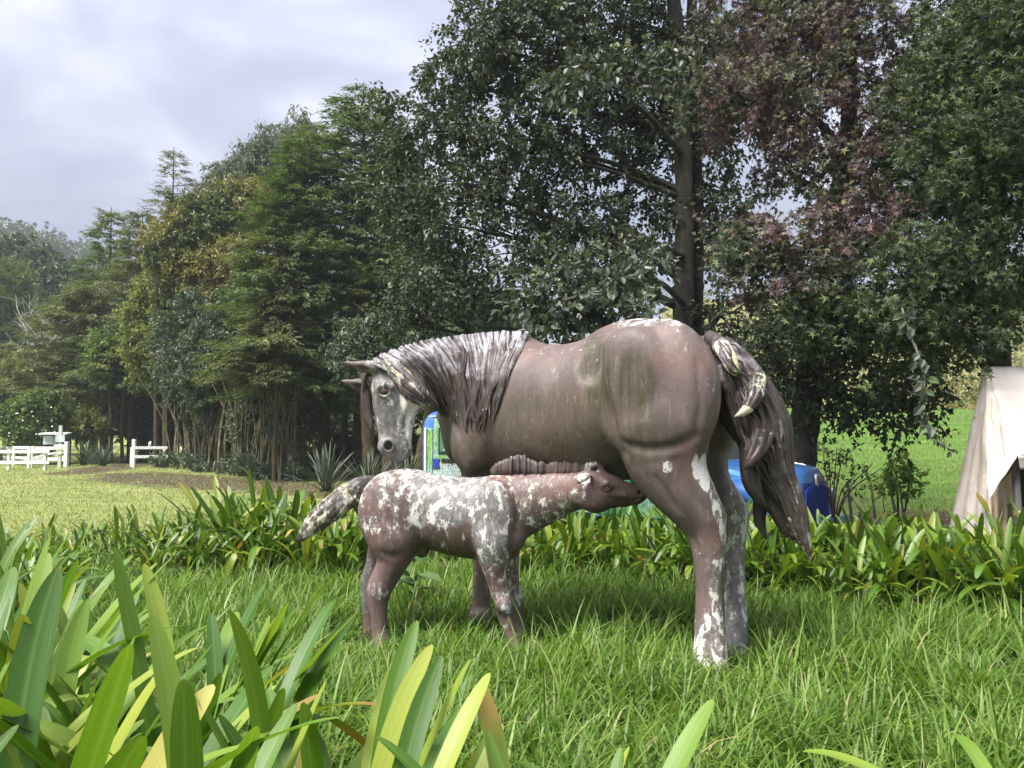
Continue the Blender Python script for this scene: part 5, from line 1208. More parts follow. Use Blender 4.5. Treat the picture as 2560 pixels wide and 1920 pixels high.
F_SCRUB = leaf_mat("dry_scrub_leaf", [(0, (.07, .095, .028)), (.45, (.13, .15, .05)), (.8, (.24, .225, .10)), (1, (.30, .20, .07))], .6, .35, .3)
F_SHRUB = leaf_mat("mid_green_leaf", [(0, (.035, .062, .018)), (.6, (.07, .11, .03)), (1, (.13, .17, .05))], .5, .3, .35, gain=1.8)
F_PINE = leaf_mat("pale_pine_leaf", [(0, (.055, .085, .028)), (1, (.12, .16, .055))], .55, .3, .3, gain=1.3)
F_FAR = leaf_mat("far_forest_leaf", [(0, (.030, .048, .030)), (.6, (.05, .072, .042)), (1, (.085, .10, .055))], .6, .2, .25, region=(.06, .5, .6, [(0, (.045, .06, .028)), (1, (.075, .08, .036))]), gain=1.7)

def build_trees():
    # -- tall alder with two slim grey trunks behind the mare
    Y = 12.5
    blobs = [pb(1060, 330, 12.5, 150, 120, 1.0), pb(1240, 120, 12.3, 120, 110, 1.0), pb(1115, 215, 13, 75, 75, .8), pb(1120, 560, 12, 150, 120, .9), pb(1080, 730, 11.6, 110, 110, .7), pb(1290, 380, 12.5, 180, 150, 1.0),
             pb(1330, 130, 12.5, 180, 130, 1.0), pb(1500, 60, 12.6, 160, 110, 1.0), pb(1500, 300, 12.8, 150, 120, .9), pb(1420, 560, 12.4, 160, 90, .8), pb(1300, 700, 11.8, 130, 90, .7), pb(1300, -60, 12.5, 170, 90, 1.1), pb(1560, -120, 12.6, 260, 100, 1.2),
             pb(1640, 180, 13, 120, 150, .8), pb(1770, 330, 13, 120, 120, .8), pb(1800, 130, 13, 130, 120, .9), pb(1620, 470, 13, 110, 90, .7), pb(1900, 230, 13.2, 120, 110, .8), pb(1800, 560, 13, 110, 90, .7), pb(990, 470, 12.3, 60, 110, .5), pb(985, 800, 11.4, 50, 50, .4), pb(1850, 780, 12.6, 90, 80, .6), pb(1590, 640, 12.4, 80, 60, .5)]
    tr = [(pt((1706, 1195, Y), (1706, 900, Y), (1712, 560, Y), (1702, 250, Y), (1684, 0, Y), (1640, -320, Y)), rad((31, Y), (27, Y), (24, Y), (22, Y), (19, Y), (11, Y))),
          (pt((1742, 1195, Y + .3), (1738, 850, Y + .3), (1742, 520, Y + .3), (1733, 240, Y + .3), (1730, 0, Y + .3), (1742, -330, Y + .3)), rad((24, Y), (20, Y), (18, Y), (16, Y), (14, Y), (9, Y)))]
    alder = tree("alder_tree", "tall alder with two slim grey trunks rising side by side behind the mare's rump", "tree", gnd(1722, Y), tr, blobs, F_ALDER_D, B_ALDER, 2400, 34, (.095, .060), .42, 11, 'kite', limb_r=.07, droop=.4)
    # near drooping branch of the alder: bigger, paler leaves over the mare's back
    P, D, _ = blob_clusters([pb(1480, 700, 9.2, 150, 80, .5), pb(1380, 780, 9.0, 100, 60, .4), pb(1560, 800, 9.0, 90, 40, .4), pb(1600, 640, 9.6, 60, 60, .4), pb(1460, 190, 10.2, 110, 60, .5), pb(1640, 170, 10, 60, 40, .3)], 230, np.random.default_rng(5), .5)
    rng = np.random.default_rng(6)
    C, A, Nn, L_, W_, ax, tl = twig_leaves(P, D, 16, .34, .115, .070, rng, .4)
    V, F = leaf_arrays(C, A, Nn, L_, W_, 'oval'); V2, F2 = tri_twigs(P, ax, tl, .005)
    mesh_np("foliage", np.concatenate([V, V2]), tris=np.concatenate([F, F2 + len(V)]), mats=[F_ALDER, B_TWIG], fmat=np.r_[np.zeros(len(F), int), np.ones(len(F2), int)], parent=alder)
    for q in ([(1710, 760, 12.4), (1640, 700, 11), (1540, 690, 9.8), (1440, 700, 9.1)], [(1706, 640, 12.4), (1620, 600, 11.2), (1560, 560, 10.3), (1500, 480, 10)], [(1700, 380, 12.4), (1600, 270, 11.2), (1480, 200, 10.2)],
              [(1745, 560, 12.6), (1790, 500, 12.6), (1850, 380, 12.8)], [(1722, 500, 12.5), (1500, 420, 12.3), (1330, 400, 12.2)], [(1740, 330, 12.6), (1820, 180, 12.8), (1880, 20, 13)]):
        v, f = tube(resample(pt(*q), 14), np.linspace(.055, .012, 14), 6, False); mesh_np("limb", v, quads=f, mat=B_ALDER, parent=alder, smooth=True)
    # -- purple and green sweetgum with the leaning grey trunk
    Y = 10.2
    rb = [pb(1840, 230, 9.2, 130, 90, .7), pb(1990, 260, 9.0, 110, 90, .6), pb(1940, 600, 8.6, 130, 70, .6), pb(2070, 610, 8.5, 110, 90, .6), pb(2110, 420, 8.8, 110, 110, .6), pb(1860, 620, 8.8, 100, 60, .5), pb(2000, 120, 9.4, 150, 110, .8), pb(2150, 90, 9.6, 140, 130, .8), pb(1880, 20, 9.8, 140, 90, .8),
          pb(2200, 560, 8.6, 90, 90, .6), pb(1990, 720, 8.8, 140, 60, .6), pb(2230, 330, 9.2, 110, 110, .6), pb(2060, -60, 9.8, 220, 100, .9), pb(1960, 400, 9.4, 90, 60, .5)]
    tr = [(pt((1985, 1215, Y), (2008, 1080, Y), (2022, 960, Y), (2034, 830, Y), (2085, 560, Y), (2122, 300, Y), (2120, 40, Y), (2110, -250, Y)), rad((46, Y), (37, Y), (34, Y), (31, Y), (25, Y), (21, Y), (17, Y), (10, Y)))]
    gumr = tree("sweetgum_tree", "sweetgum with purple-red star leaves and a leaning mossy grey trunk behind the mare's tail", "tree", gnd(1985, Y), tr, rb, F_GUM_R, B_ALDER, 1150, 26, (.078, .074), .36, 21, 'star', limb_r=.06, droop=.5, up=.5)
    for q in ([(2015, 1010, 10.2), (1980, 960, 10.0), (1935, 890, 9.8), (1905, 840, 9.6)], [(2030, 960, 10.2), (2075, 960, 10), (2130, 1000, 9.8), (2200, 1020, 9.6)]):
        v, f = tube(resample(pt(*q), 12), np.linspace(.07, .02, 12), 7, False); mesh_np("limb", v, quads=f, mat=B_ALDER, parent=gumr, smooth=True)
    lowb = [pb(2100, 1000, 9.8, 120, 40, .5), pb(2230, 1030, 9.6, 90, 40, .4), pb(1920, 880, 9.8, 80, 70, .5), pb(2180, 880, 10, 140, 60, .6), pb(2050, 800, 10, 160, 50, .6)]
    lowb += [pb(2300, 950, 9.4, 70, 60, .4), pb(2060, 900, 10, 70, 60, .5), pb(1900, 960, 10.4, 60, 60, .4)]; rng = np.random.default_rng(23); P, D, _ = blob_clusters(lowb, 480, rng, .5)
    C, A, Nn, L_, W_, ax, tl = twig_leaves(P, D, 18, .35, .085, .05, rng, .5)
    V, F = leaf_arrays(C, A, Nn, L_, W_, 'kite'); mesh_np("foliage", V, tris=F, mat=F_ALDER_D, parent=gumr)
    # -- green sweetgum at the right edge
    Y = 9.0
    gb = [pb(2330, 420, 8.2, 120, 110, .6), pb(2450, 300, 8.2, 140, 120, .7), pb(2540, 120, 8.4, 140, 140, .8), pb(2400, 120, 8.6, 130, 100, .7), pb(2300, 640, 8.0, 130, 80, .6), pb(2430, 640, 8.2, 100, 90, .5), pb(2540, 480, 8.2, 90, 110, .6), pb(2200, 770, 8.2, 150, 60, .6), pb(2360, 820, 8.2, 150, 70, .6),
          pb(2540, 720, 8.0, 100, 60, .5), pb(2060, 760, 8.4, 110, 50, .5), pb(2290, 230, 8.6, 90, 80, .6), pb(2520, -40, 8.8, 200, 90, .9), pb(2660, 350, 8.6, 120, 200, .8), pb(2560, 720, 8.2, 70, 80, .5), pb(2400, 480, 8.6, 90, 80, .6)]
    tr = [(pt((2500, 1230, Y), (2498, 950, Y), (2488, 800, Y), (2462, 650, Y), (2438, 480, Y), (2450, 250, Y), (2470, -100, Y)), rad((34, Y), (28, Y), (25, Y), (22, Y), (18, Y), (15, Y), (9, Y)))]
    gumg = tree("sweetgum_tree", "green sweetgum with star leaves and a dark crooked trunk, reaching over the canvas tent", "tree", gnd(2500, Y), tr, gb, F_GUM_G, B_ALDER, 1650, 26, (.078, .074), .36, 31, 'star', limb_r=.055, droop=.5, up=.5)
    # individually visible star leaves at the outside of both sweetgums
    def star_mesh(name, mat):
        V, F = leaf_arrays(np.zeros((1, 3)), np.array([(0, 1.0, 0)]), np.array([(0, 0, 1.0)]), np.ones(1), np.ones(1), 'star')
        me = bpy.data.meshes.new(name); me.from_pydata([tuple(map(float, v)) for v in V], [], [tuple(map(int, f)) for f in F]); me.materials.append(mat); return me
    m_r = leaf_mat("red_star_leaf_single", [(0, (.06, .028, .036)), (.35, (.12, .045, .05)), (.6, (.22, .10, .08)), (.8, (.17, .17, .06)), (1, (.09, .13, .045))], .5, .3, .4, per='object', trans_tint=(1.1, .95, .8))
    m_g = leaf_mat("green_star_leaf_single", [(0, (.03, .055, .02)), (.6, (.06, .10, .03)), (.9, (.10, .16, .04)), (1, (.2, .22, .05))], .5, .3, .4, per='object')
    for parent, bl, mat, seed, n in ((gumr, [rb[0], rb[2], rb[3], rb[4], rb[5], rb[9]], m_r, 41, 150), (gumg, [gb[0], gb[1], gb[4], gb[7], gb[8], gb[14]], m_g, 42, 150)):
        me = star_mesh("leaf", mat); rng = np.random.default_rng(seed); P, D, _ = blob_clusters(bl, n, rng, .2)
        for i in range(n):
            d = D[i].copy()
            if d[1] > 0: P[i][1] -= 2 * (P[i][1] - bl[0][0][1]) if P[i][1] > bl[0][0][1] else 0
            o = bpy.data.objects.new("leaf", me); link(o)
            q = Vector((rng.normal() * .5, -1 + rng.normal() * .3, rng.uniform(.1, .8))).to_track_quat('Z', 'Y') @ Vector((0, 0, 1)).rotation_difference(Vector((0, 0, 1)))
            o.location = Vector(P[i]); o.rotation_mode = 'XYZ'; o.rotation_euler = (q.to_matrix().to_4x4() @ Matrix.Rotation(math.pi + rng.normal() * .7, 4, 'Z')).to_euler()
            s = .084 * rng.uniform(.8, 1.2); o.scale = (s, s, s); adopt(o, parent)
    # -- hanging sprig with big grey-green leaves, part of the green sweetgum's side
    sp = resample(pt((2255, 770, 7.4), (2275, 835, 7.35), (2300, 900, 7.3), (2312, 960, 7.3), (2300, 1010, 7.3), (2310, 1060, 7.3), (2345, 1105, 7.3), (2380, 1125, 7.3)), 40)
    hb_v, hb_f = tube(sp, np.linspace(.012, .004, 40), 6)
    hb = mesh_np("hanging_branch", hb_v, quads=[q for q in hb_f if len(q) == 4], mat=bark("pale_twig", (.14, .12, .09), (.28, .25, .2)), parent=alder, smooth=True)
    v0, f0 = leaf_arrays(np.zeros((1, 3)), np.array([(0, 1.0, 0)]), np.array([(0, 0, 1.0)]), np.ones(1), np.full(1, .62), 'oval')
    lm = bpy.data.meshes.new("leaf"); lm.from_pydata([tuple(map(float, v)) for v in v0], [], [tuple(map(int, f)) for f in f0])
    lm.materials.append(leaf_mat("hanging_leaf", [(0, (.05, .065, .045)), (.7, (.09, .11, .08)), (1, (.10, .16, .05))], .45, .3, .45, per='object'))
    rng = np.random.default_rng(77)
    for i in range(64):
        k = rng.integers(2, 40); o = bpy.data.objects.new("leaf", lm); link(o)
        o.location = Vector(sp[k] + rng.normal(size=3) * .02); s = rng.uniform(.085, .13) * (1 if k < 30 else .55); o.scale = (s, s, s)
        o.rotation_euler = (Vector((rng.normal() * .6, -1, rng.uniform(-.1, .9))).to_track_quat('Z', 'Y').to_matrix().to_4x4() @ Matrix.Rotation(math.pi + rng.normal() * 1.0, 4, 'Z')).to_euler()
        o.parent = hb; 
        hbm = hb.matrix_parent_inverse; o.matrix_parent_inverse = Matrix.Identity(4)
    # -- great cypress left of centre
    Y = 27
    top = lambda py, Y_: at(1280, py, Y_)[2]
    c1 = gnd(905, Y)
    conifer("cypress_tree", "huge dark green cypress with several tops, tallest of the evergreens left of the mare", c1, top(205, Y), 3.6, 200, F_CEDAR, 51, (.26, .062), 26, 1.0, .22, trunk_r=.32,
            profile=[(0, .5), (.2, .92), (.4, 1), (.6, .85), (.78, .6), (.9, .3), (1, .05)], leaders=((gnd(900, Y, 6), at(860, 232, Y - .5), 60, .75), (gnd(860, Y, 5), at(790, 300, Y - 1), 60, .75)))
    c2 = gnd(760, 25)
    conifer("cypress_tree", "cypress with olive drooping sprays standing in front of the huge dark cypress", c2, top(330, 25), 2.75, 150, F_CEDAR, 52, (.25, .06), 26, 1.0, .25, trunk_r=.13, lean=(-.3, 0),
            leaders=((gnd(720, 25, 4), at(690, 420, 24.5), 50, .7),))
    c3 = gnd(690, 23.5)
    conifer("cypress_tree", "low cypress with one broad pale olive branch above the thin mossy stems", c3, top(640, 23.5), 1.9, 80, F_CEDAR_L, 53, (.24, .058), 26, 1.0, .45, trunk_r=.08, droop=.24)
    conifer("cypress_tree", "shaded cypress just left of the mare's mane, its lower branches hanging dark", gnd(985, 26), top(330, 26), 2.6, 120, F_CEDAR, 54, (.26, .062), 26, 1.0, .2, trunk_r=.25)
    # -- conifers further left
    conifer("slender_conifer", "tall thin conifer with sparse feathery tiers standing above all others against the sky", gnd(418, 44), top(368, 44), 3.0, 150, F_CEDAR_L, 61, (.34, .055), 14, .8, .12, trunk_r=.2, flatness=.2, droop=.12, upturn=.3,
            profile=[(0, .95), (.4, .95), (.6, .66), (.75, .52), (.88, .28), (.96, .10), (1, .02)])
    conifer("cypress_tree", "dark pointed cypress at the edge of the misty wooded hill", gnd(268, 46), top(518, 46), 3.3, 150, F_CEDAR, 62, (.38, .09), 22, 1.0, .1, trunk_r=.25)
    conifer("cypress_tree", "olive cypress between the dark pointed one and the tall thin conifer", gnd(335, 43), top(525, 43), 3.0, 150, F_CEDAR_L, 63, (.38, .09), 22, 1.0, .1, trunk_r=.22)
    conifer("cypress_tree", "broad spreading cypress with flat layered olive boughs above the notice board", gnd(238, 40), top(700, 40), 3.7, 120, F_CEDAR_L, 64, (.38, .09), 24, 1.0, .32, trunk_r=.22, droop=.12, profile=[(0, .7), (.3, 1), (.6, .9), (.85, .6), (1, .1)])
    conifer("cypress_tree", "leafy olive cypress leaning over the track behind the white gate post", gnd(330, 38), top(760, 38), 2.6, 100, F_CEDAR, 65, (.36, .085), 24, 1.0, .45, trunk_r=.16, droop=.14)
    conifer("cypress_tree", "half hidden cypress behind the ochre tree, left of the silvery crowns", gnd(420, 41), top(600, 41), 2.6, 100, F_CEDAR, 66, (.38, .09), 24, 1.0, .2, trunk_r=.2)
    # -- broadleaf trees between
    Y = 33
    tree("broadleaf_tree", "rounded tree with ochre-tipped foliage, left of the cypresses", "tree", gnd(520, Y), [(pt((520, 1172, Y), (515, 900, Y), (500, 700, Y)), rad((10, Y), (8, Y), (4, Y)))],
         [pb(500, 600, 33, 100, 120, 1.6), pb(570, 540, 33, 80, 80, 1.4), pb(440, 640, 32, 70, 100, 1.3), pb(560, 700, 32, 90, 110, 1.4), pb(630, 520, 33.5, 60, 70, 1.2)], F_OCHRE, B_CEDAR, 2300, 26, (.20, .10), .5, 71, droop=.3, limb_r=.06)
    tree("broadleaf_tree", "smaller yellow-ochre tree stepping down towards the gate", "tree", gnd(415, 34), [(pt((415, 1170, 34), (412, 950, 34), (405, 780, 34)), rad((8, Y), (7, Y), (3, Y)))],
         [pb(410, 730, 34, 60, 80, 1.1), pb(375, 800, 34, 55, 80, 1.0), pb(430, 830, 33.5, 60, 80, 1.0), pb(360, 880, 34, 45, 60, .9)], F_YELLOW, B_CEDAR, 1300, 24, (.20, .10), .5, 72, droop=.3, limb_r=.05)
    tree("silvery_tree", "thin-crowned silvery tree showing above the ochre tree against the sky", "tree", gnd(560, 37), [(pt((560, 1165, 37), (560, 800, 37), (585, 520, 37), (620, 420, 37)), rad((9, 37), (8, 37), (5, 37), (2, 37)))],
         [pb(580, 450, 37, 55, 60, 1.0), pb(535, 470, 37, 40, 45, .8), pb(640, 420, 37, 60, 80, 1.1), pb(700, 390, 37, 60, 70, 1.1), pb(745, 330, 37, 40, 60, .9), pb(655, 355, 37, 35, 40, .7)], F_SILVER, B_CEDAR, 620, 26, (.26, .07), .7, 73, droop=.8, limb_r=.045)
    tree("broadleaf_tree", "dark rounded evergreen filling the gap beneath the ochre tree", "tree", gnd(600, 29), [(pt((600, 1180, 29), (598, 1000, 29), (590, 850, 29)), rad((9, 29), (7, 29), (3, 29)))],
         [pb(560, 850, 29, 90, 90, 1.2), pb(480, 820, 30, 70, 90, 1.1), pb(620, 800, 29, 90, 110, 1.2), pb(520, 950, 29, 90, 60, 1.0), pb(450, 920, 31, 60, 70, .9)], F_UNDER, B_CEDAR, 1500, 26, (.17, .085), .45, 74, limb_r=.05)
    # -- thicket of mossy many-stemmed trees along the lawn
    stems = [(470, 31.5, 4), (520, 29.5, 5), (570, 28, 6), (620, 26.5, 6), (665, 25, 7), (715, 24, 8), (440, 33, 4), (770, 26, 4)]
    labels = ["bent mossy stems just right of the white gate piece", "thin mossy stems second from the gate piece", "third clump of thin dark stems along the lawn edge", "leaning mossy stems in the middle of the thicket", "dense upright stems left of the fan-shaped clump", "fan of bare olive stems splaying upward beneath the pale cypress branch", "single heavy mossy stem beside the gate piece", "shaded stems behind the grey-green flax clump"]
    for k, ((px, Y, n), lab) in enumerate(zip(stems, labels)):
        rng = np.random.default_rng(100 + k); trs = []
        ypx = 1080 + 1.5 * FOCAL / Y
        for j in range(int(n * 1.9)):
            x0 = px + rng.uniform(-28, 28); sp_ = rng.normal() * 38 + (j / 1.9 - n / 2) * 8
            pts = pt((x0, ypx, Y + rng.uniform(-.4, .4)), (x0 + sp_ * .2, ypx - 90, Y), (x0 + sp_ * .7, ypx - 170, Y), (x0 + sp_ * 1.6, ypx - 260 - rng.uniform(0, 60), Y + rng.uniform(-.5, .5)))
            r0 = rng.uniform(1.8, 4.4); trs.append((pts, rad((r0, Y), (r0 * .85, Y), (r0 * .6, Y), (r0 * .35, Y))))
        bl = [pb(px + rng.uniform(-40, 40), ypx - 265 - rng.uniform(0, 60), Y + .4, 52, 44, .8) for _ in range(3)] + ([pb(px + rng.uniform(-20, 20), ypx - 140, Y + .6, 34, 44, .6)] if k % 2 else []) + [pb(px + rng.uniform(-30, 30), ypx - 22, Y - .3, 26, 18, .4)]
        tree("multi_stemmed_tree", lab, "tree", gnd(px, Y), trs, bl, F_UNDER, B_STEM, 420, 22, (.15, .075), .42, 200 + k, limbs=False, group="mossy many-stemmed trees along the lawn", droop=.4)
    # slim trunks behind the gate
    for k, (px, Y, r, ln, lab) in enumerate([(276, 37, 5, -8, "pale slim trunk left of the others behind the flax clumps"), (306, 37.5, 4.5, 6, "straight slim trunk second from the left behind the flax"), (327, 38, 3, 16, "thin leaning trunk third behind the flax clumps"), (352, 39, 3, 8, "thinnest trunk between the flax and the gate piece"), (390, 36, 7, -2, "stout brown trunk rising behind the white gate piece"), (412, 36.5, 6, 2, "darker trunk close beside the stout brown one")]):
        yb = 1080 + 1.5 * FOCAL / Y
        tree("slim_tree", lab, "tree", gnd(px, Y), [(pt((px, yb, Y), (px - ln * .3, yb - 90, Y), (px + ln * .4, yb - 190, Y), (px + ln, yb - 300, Y)), rad((r, Y), (r * .85, Y), (r * .7, Y), (r * .4, Y)))],
             [pb(px + ln, yb - 290, Y, 42, 46, .9), pb(px + ln - 20, yb - 220, Y + 1, 34, 30, .8)], F_UNDER if k % 2 else F_SHRUB, B_CEDAR, 260, 24, (.19, .095), .5, 300 + k, group="slim trunks behind the gate", limb_r=.03)
    # trunks in the shade left of the mare's head
    for k, (px, Y, r, x2, lab) in enumerate([(815, 27.5, 14, 812, "straight dark trunk in the shade right of the thicket"), (928, 23, 17, 915, "thick brown trunk left of the mare's face with a burl at its foot"), (968, 23, 16, 985, "pale mossy trunk half hidden behind the mare's muzzle"), (1040, 22, 14, 1075, "leaning dark trunk between the mare's muzzle and the bus"), (862, 30, 9, 862, "thin dark trunk between the thicket and the brown trunk")]):
        yb = 1080 + 1.5 * FOCAL / Y
        tree("shade_tree", lab, "tree", gnd(px, Y), [(pt((px, yb, Y), (px * .6 + x2 * .4, yb - 80, Y), (x2, yb - 200, Y), (x2 * 1.4 - px * .4, yb - 380, Y)), rad((r * 1.25, Y), (r, Y), (r * .85, Y), (r * .5, Y)))],
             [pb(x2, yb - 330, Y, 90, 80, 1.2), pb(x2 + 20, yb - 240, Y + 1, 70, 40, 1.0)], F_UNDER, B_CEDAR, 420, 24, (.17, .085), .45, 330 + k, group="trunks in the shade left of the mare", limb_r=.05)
    # understorey filling the depth of the wood
    und = [(640, 36, 120, 170, 1020), (820, 36, 110, 200, 900), (960, 34, 120, 200, 860), (1090, 32, 110, 150, 900), (1180, 30, 120, 170, 820), (1010, 30, 60, 40, 1130), (500, 40, 120, 160, 960), (380, 44, 80, 130, 1000), (860, 33, 60, 60, 1110), (560, 37, 60, 60, 1120), (700, 34, 50, 60, 1110)]
    for k, (px, Y, rx, ry, cy) in enumerate(und):
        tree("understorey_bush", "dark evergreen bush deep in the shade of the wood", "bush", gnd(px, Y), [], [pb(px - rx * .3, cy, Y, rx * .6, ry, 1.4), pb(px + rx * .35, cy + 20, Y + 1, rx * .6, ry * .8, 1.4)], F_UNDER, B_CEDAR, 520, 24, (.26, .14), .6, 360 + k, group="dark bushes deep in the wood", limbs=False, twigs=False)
    for k, (px, py, Y, lab) in enumerate([(860, 1105, 42, "sunlit yellow-green bush glimpsed between the shaded trunks"), (1025, 1150, 34, "small bright bush below the mare's chin")]):
        tree("sunlit_bush", lab, "bush", gnd(px, Y), [], [pb(px, py, Y, 52, 36, 1.0)], F_YELLOW, B_CEDAR, 260, 22, (.16, .09), .4, 390 + k, limbs=False)
    # -- left side: shrubs by the fence
    tree("flowering_shrub", "rounded green shrub dotted with white flowers behind the notice board", "shrub", gnd(80, 36), [(pt((80, 1160, 36), (82, 1080, 36)), rad((4, 36), (2, 36)))], [pb(60, 1060, 36, 55, 50, 1.0), pb(105, 1030, 36, 50, 50, 1.0), pb(85, 1010, 36.2, 40, 30, .8), pb(35, 1040, 36, 35, 35, .7), pb(120, 1090, 35.8, 40, 35, .7)], F_SHRUB, B_CEDAR, 1200, 22, (.17, .10), .35, 401, limb_r=.03)
    tree("yellow_shrub", "yellow-green shrub right of the notice board", "shrub", gnd(205, 37), [(pt((205, 1157, 37), (205, 1090, 37)), rad((3, 36), (2, 36)))], [pb(195, 1065, 37, 35, 35, .8), pb(235, 1060, 37, 40, 40, .8), pb(260, 1000, 38, 35, 60, .8)], F_YELLOW, B_CEDAR, 640, 22, (.16, .09), .35, 402, limb_r=.03)
    tree("ochre_hedge_bush", "ochre-topped bush below the bare grey tree", "bush", gnd(60, 50), [], [pb(40, 930, 50, 90, 50, 1.6), pb(150, 940, 50, 60, 40, 1.4), pb(-40, 960, 50, 80, 70, 1.6), pb(60, 1000, 49, 120, 60, 1.5)], F_OCHRE, B_CEDAR, 1200, 24, (.28, .14), .6, 403, limbs=False)
    tree("pale_pine", "pale green feathery pine at the left edge in front of the hill", "tree", gnd(15, 62), [(pt((15, 1127, 62), (18, 900, 62), (20, 700, 62)), rad((5, 62), (4, 62), (1.5, 62)))], [pb(15, 720, 62, 50, 70, 1.8), pb(-20, 820, 62, 80, 80, 2.0), pb(45, 800, 62, 50, 60, 1.6), pb(30, 860, 62, 60, 40, 1.6)], F_PINE, B_CEDAR, 900, 26, (.5, .09), .9, 404, droop=.1, limb_r=.06)
    tree("dark_oak", "dark grey-green oak in the hollow left of the cypresses", "tree", gnd(110, 70), [(pt((110, 1121, 70), (112, 900, 70), (108, 760, 70)), rad((5, 70), (4, 70), (2, 70)))], [pb(90, 690, 72, 80, 70, 2.4), pb(160, 730, 70, 60, 80, 2.2), pb(70, 770, 71, 50, 50, 1.8), pb(40, 640, 74, 60, 50, 2)], F_UNDER, B_CEDAR, 1300, 24, (.42, .22), .8, 405, limb_r=.08)
    fl_me = bpy.data.meshes.new("flower"); fv = [(0, 0, .012)] + [(math.cos(a) * (.085 if i % 2 else .05), math.sin(a) * (.085 if i % 2 else .05), .0 if i % 2 else .01) for i, a in enumerate(np.linspace(0, 2 * math.pi, 11)[:-1])]
    fl_me.from_pydata(fv, [], [(0, 1 + i, 1 + (i + 1) % 10) for i in range(10)]); m_fl = paint("white_petal", (.75, .75, .70), .6, .05, 5); fl_me.materials.append(m_fl)
    rng = np.random.default_rng(15); sh = next(o for o in SC.objects if o.name == "flowering_shrub")
    for i in range(20):
        o = link(bpy.data.objects.new("flower", fl_me)); o.location = Vector(at(rng.uniform(20, 140), rng.uniform(1010, 1100), 34.85 + rng.uniform(-.15, .2))); o.rotation_euler = (rng.uniform(.7, 1.5), rng.normal() * .4, rng.normal() * .5); s = rng.uniform(.35, .65); o.scale = (s, s, s); adopt(o, sh)
    for px, py, Y, lab in ((376, 1112, 33.6, "small white bloom standing just above the lone white rail"), (451, 1121, 32.4, "small white bloom right of the lone white fence piece")):
        root = empty("white_flower", gnd(px, Y)); tag(root, lab, "flower"); c = at(px, py, Y)
        v, f = tube([gnd(px, Y), c], [.012, .01], 5); mb = MB(); mb.add(v, f); mb.build("stem", F_SHRUB, root)
        for k in range(6):
            o = link(bpy.data.objects.new("petal", fl_me)); o.location = Vector(c + rng.normal(size=3) * .04); o.rotation_euler = (1.2 + rng.normal() * .4, rng.normal() * .6, rng.normal()); adopt(o, root)
    root = empty("blue_tarp", gnd(365, 39)); tag(root, "crumpled blue tarp with a red slanting pole, half hidden among the slim trunks", "tarp")
    gx_, gy_ = np.meshgrid(np.linspace(0, 1, 12), np.linspace(0, 1, 9), indexing='ij'); rg_ = np.random.default_rng(4)
    V = np.array([at(352 + 26 * u, 1098 - 26 * math.sin(math.pi * min(1, u * .8 + .2)) * (1 - v) - 6 * (1 - v), 39 + .9 * v) + rg_.normal(size=3) * .05 for u, v in zip(gx_.ravel(), gy_.ravel())])
    Q = [(i * 9 + j, (i + 1) * 9 + j, (i + 1) * 9 + j + 1, i * 9 + j + 1) for i in range(11) for j in range(8)]
    mesh_np("sheet", V, quads=Q, mat=paint("blue_tarp_plastic", (.05, .13, .34), .4, .3, 3, dirt=(.45, .40, .34)), parent=root, smooth=True)
    v, f = tube([at(327, 1108, 39), at(345, 1082, 39.2)], [.09, .09], 8); mb = MB(); mb.add(v, f); mb.build("pole", paint("red_pole", (.30, .05, .04), .5, .2, 5), root, True)
    # bare dead tree
    rng = np.random.default_rng(9); root = empty("dead_tree", gnd(105, 52)); tag(root, "leafless bleached grey tree at the foot of the hill, left of the cypresses", "tree")
    base = at(105, 1060, 52); 
    v, f = tube(resample([base, at(108, 960, 52), at(104, 860, 52)], 12), np.linspace(.16, .08, 12), 8); mesh_np("trunk", v, quads=[q for q in f if len(q) == 4], mat=B_DEAD, parent=root, smooth=True)
    V, F = [], []
    for k in range(60):
        s0 = at(105 + rng.normal() * 10, 940 - rng.uniform(0, 80), 52 + rng.normal() * .5); e = at(105 + rng.normal() * 58, 780 + rng.uniform(-50, 130), 52 + rng.normal() * 1.2)
        tp, tr_ = limb(s0, e, rng.uniform(.03, .07), .012, rng, sag=.08, m=9); v, f = tube(tp, tr_, 5); b = len(V); V += v; F += [tuple(i + b for i in q) for q in f if len(q) == 4]
        for _ in range(2):
            s1 = tp[rng.integers(3, 8)]; e1 = s1 + rng.normal(size=3) * .7; tp2, tr2 = limb(s1, e1, .018, .006, rng, m=5); v, f = tube(tp2, tr2, 4); b = len(V); V += v; F += [tuple(i + b for i in q) for q in f if len(q) == 4]
    mesh_np("branches", V, quads=F, mat=B_DEAD, parent=root, smooth=True)
    # thin bare treetop in the haze beside the tall conifer
    root = empty("bare_treetop", gnd(482, 75)); tag(root, "thin bare treetop faint against the sky right of the tall thin conifer", "tree")
    V, F = tube(resample([gnd(482, 75), at(482, 700, 75), at(483, 495, 75)], 14), np.linspace(.18, .03, 14), 6); V = list(V); F = [q for q in F if len(q) == 4]
    for k in range(14):
        y0 = 510 + k * 12; s_ = (-1) ** k; v, f = tube(resample([at(482, y0, 75), at(482 + s_ * (5 + k), y0 + 2, 75), at(482 + s_ * (10 + 1.2 * k), y0 - 3, 75)], 5), np.linspace(.05, .02, 5), 4); b = len(V); V += v; F += [tuple(i + b for i in q) for q in f if len(q) == 4]
    mesh_np("trunk", V, quads=F, mat=B_DEAD, parent=root, smooth=True)
    # -- wooded hill far left: one mass
    rng = np.random.default_rng(12); n = 1700
    X = rng.uniform(-260, -20, n); Y = rng.uniform(100, 225, n); Z = gz(X, Y)
    keep = np.ones(n, bool); X, Y, Z = X[keep], Y[keep], Z[keep]
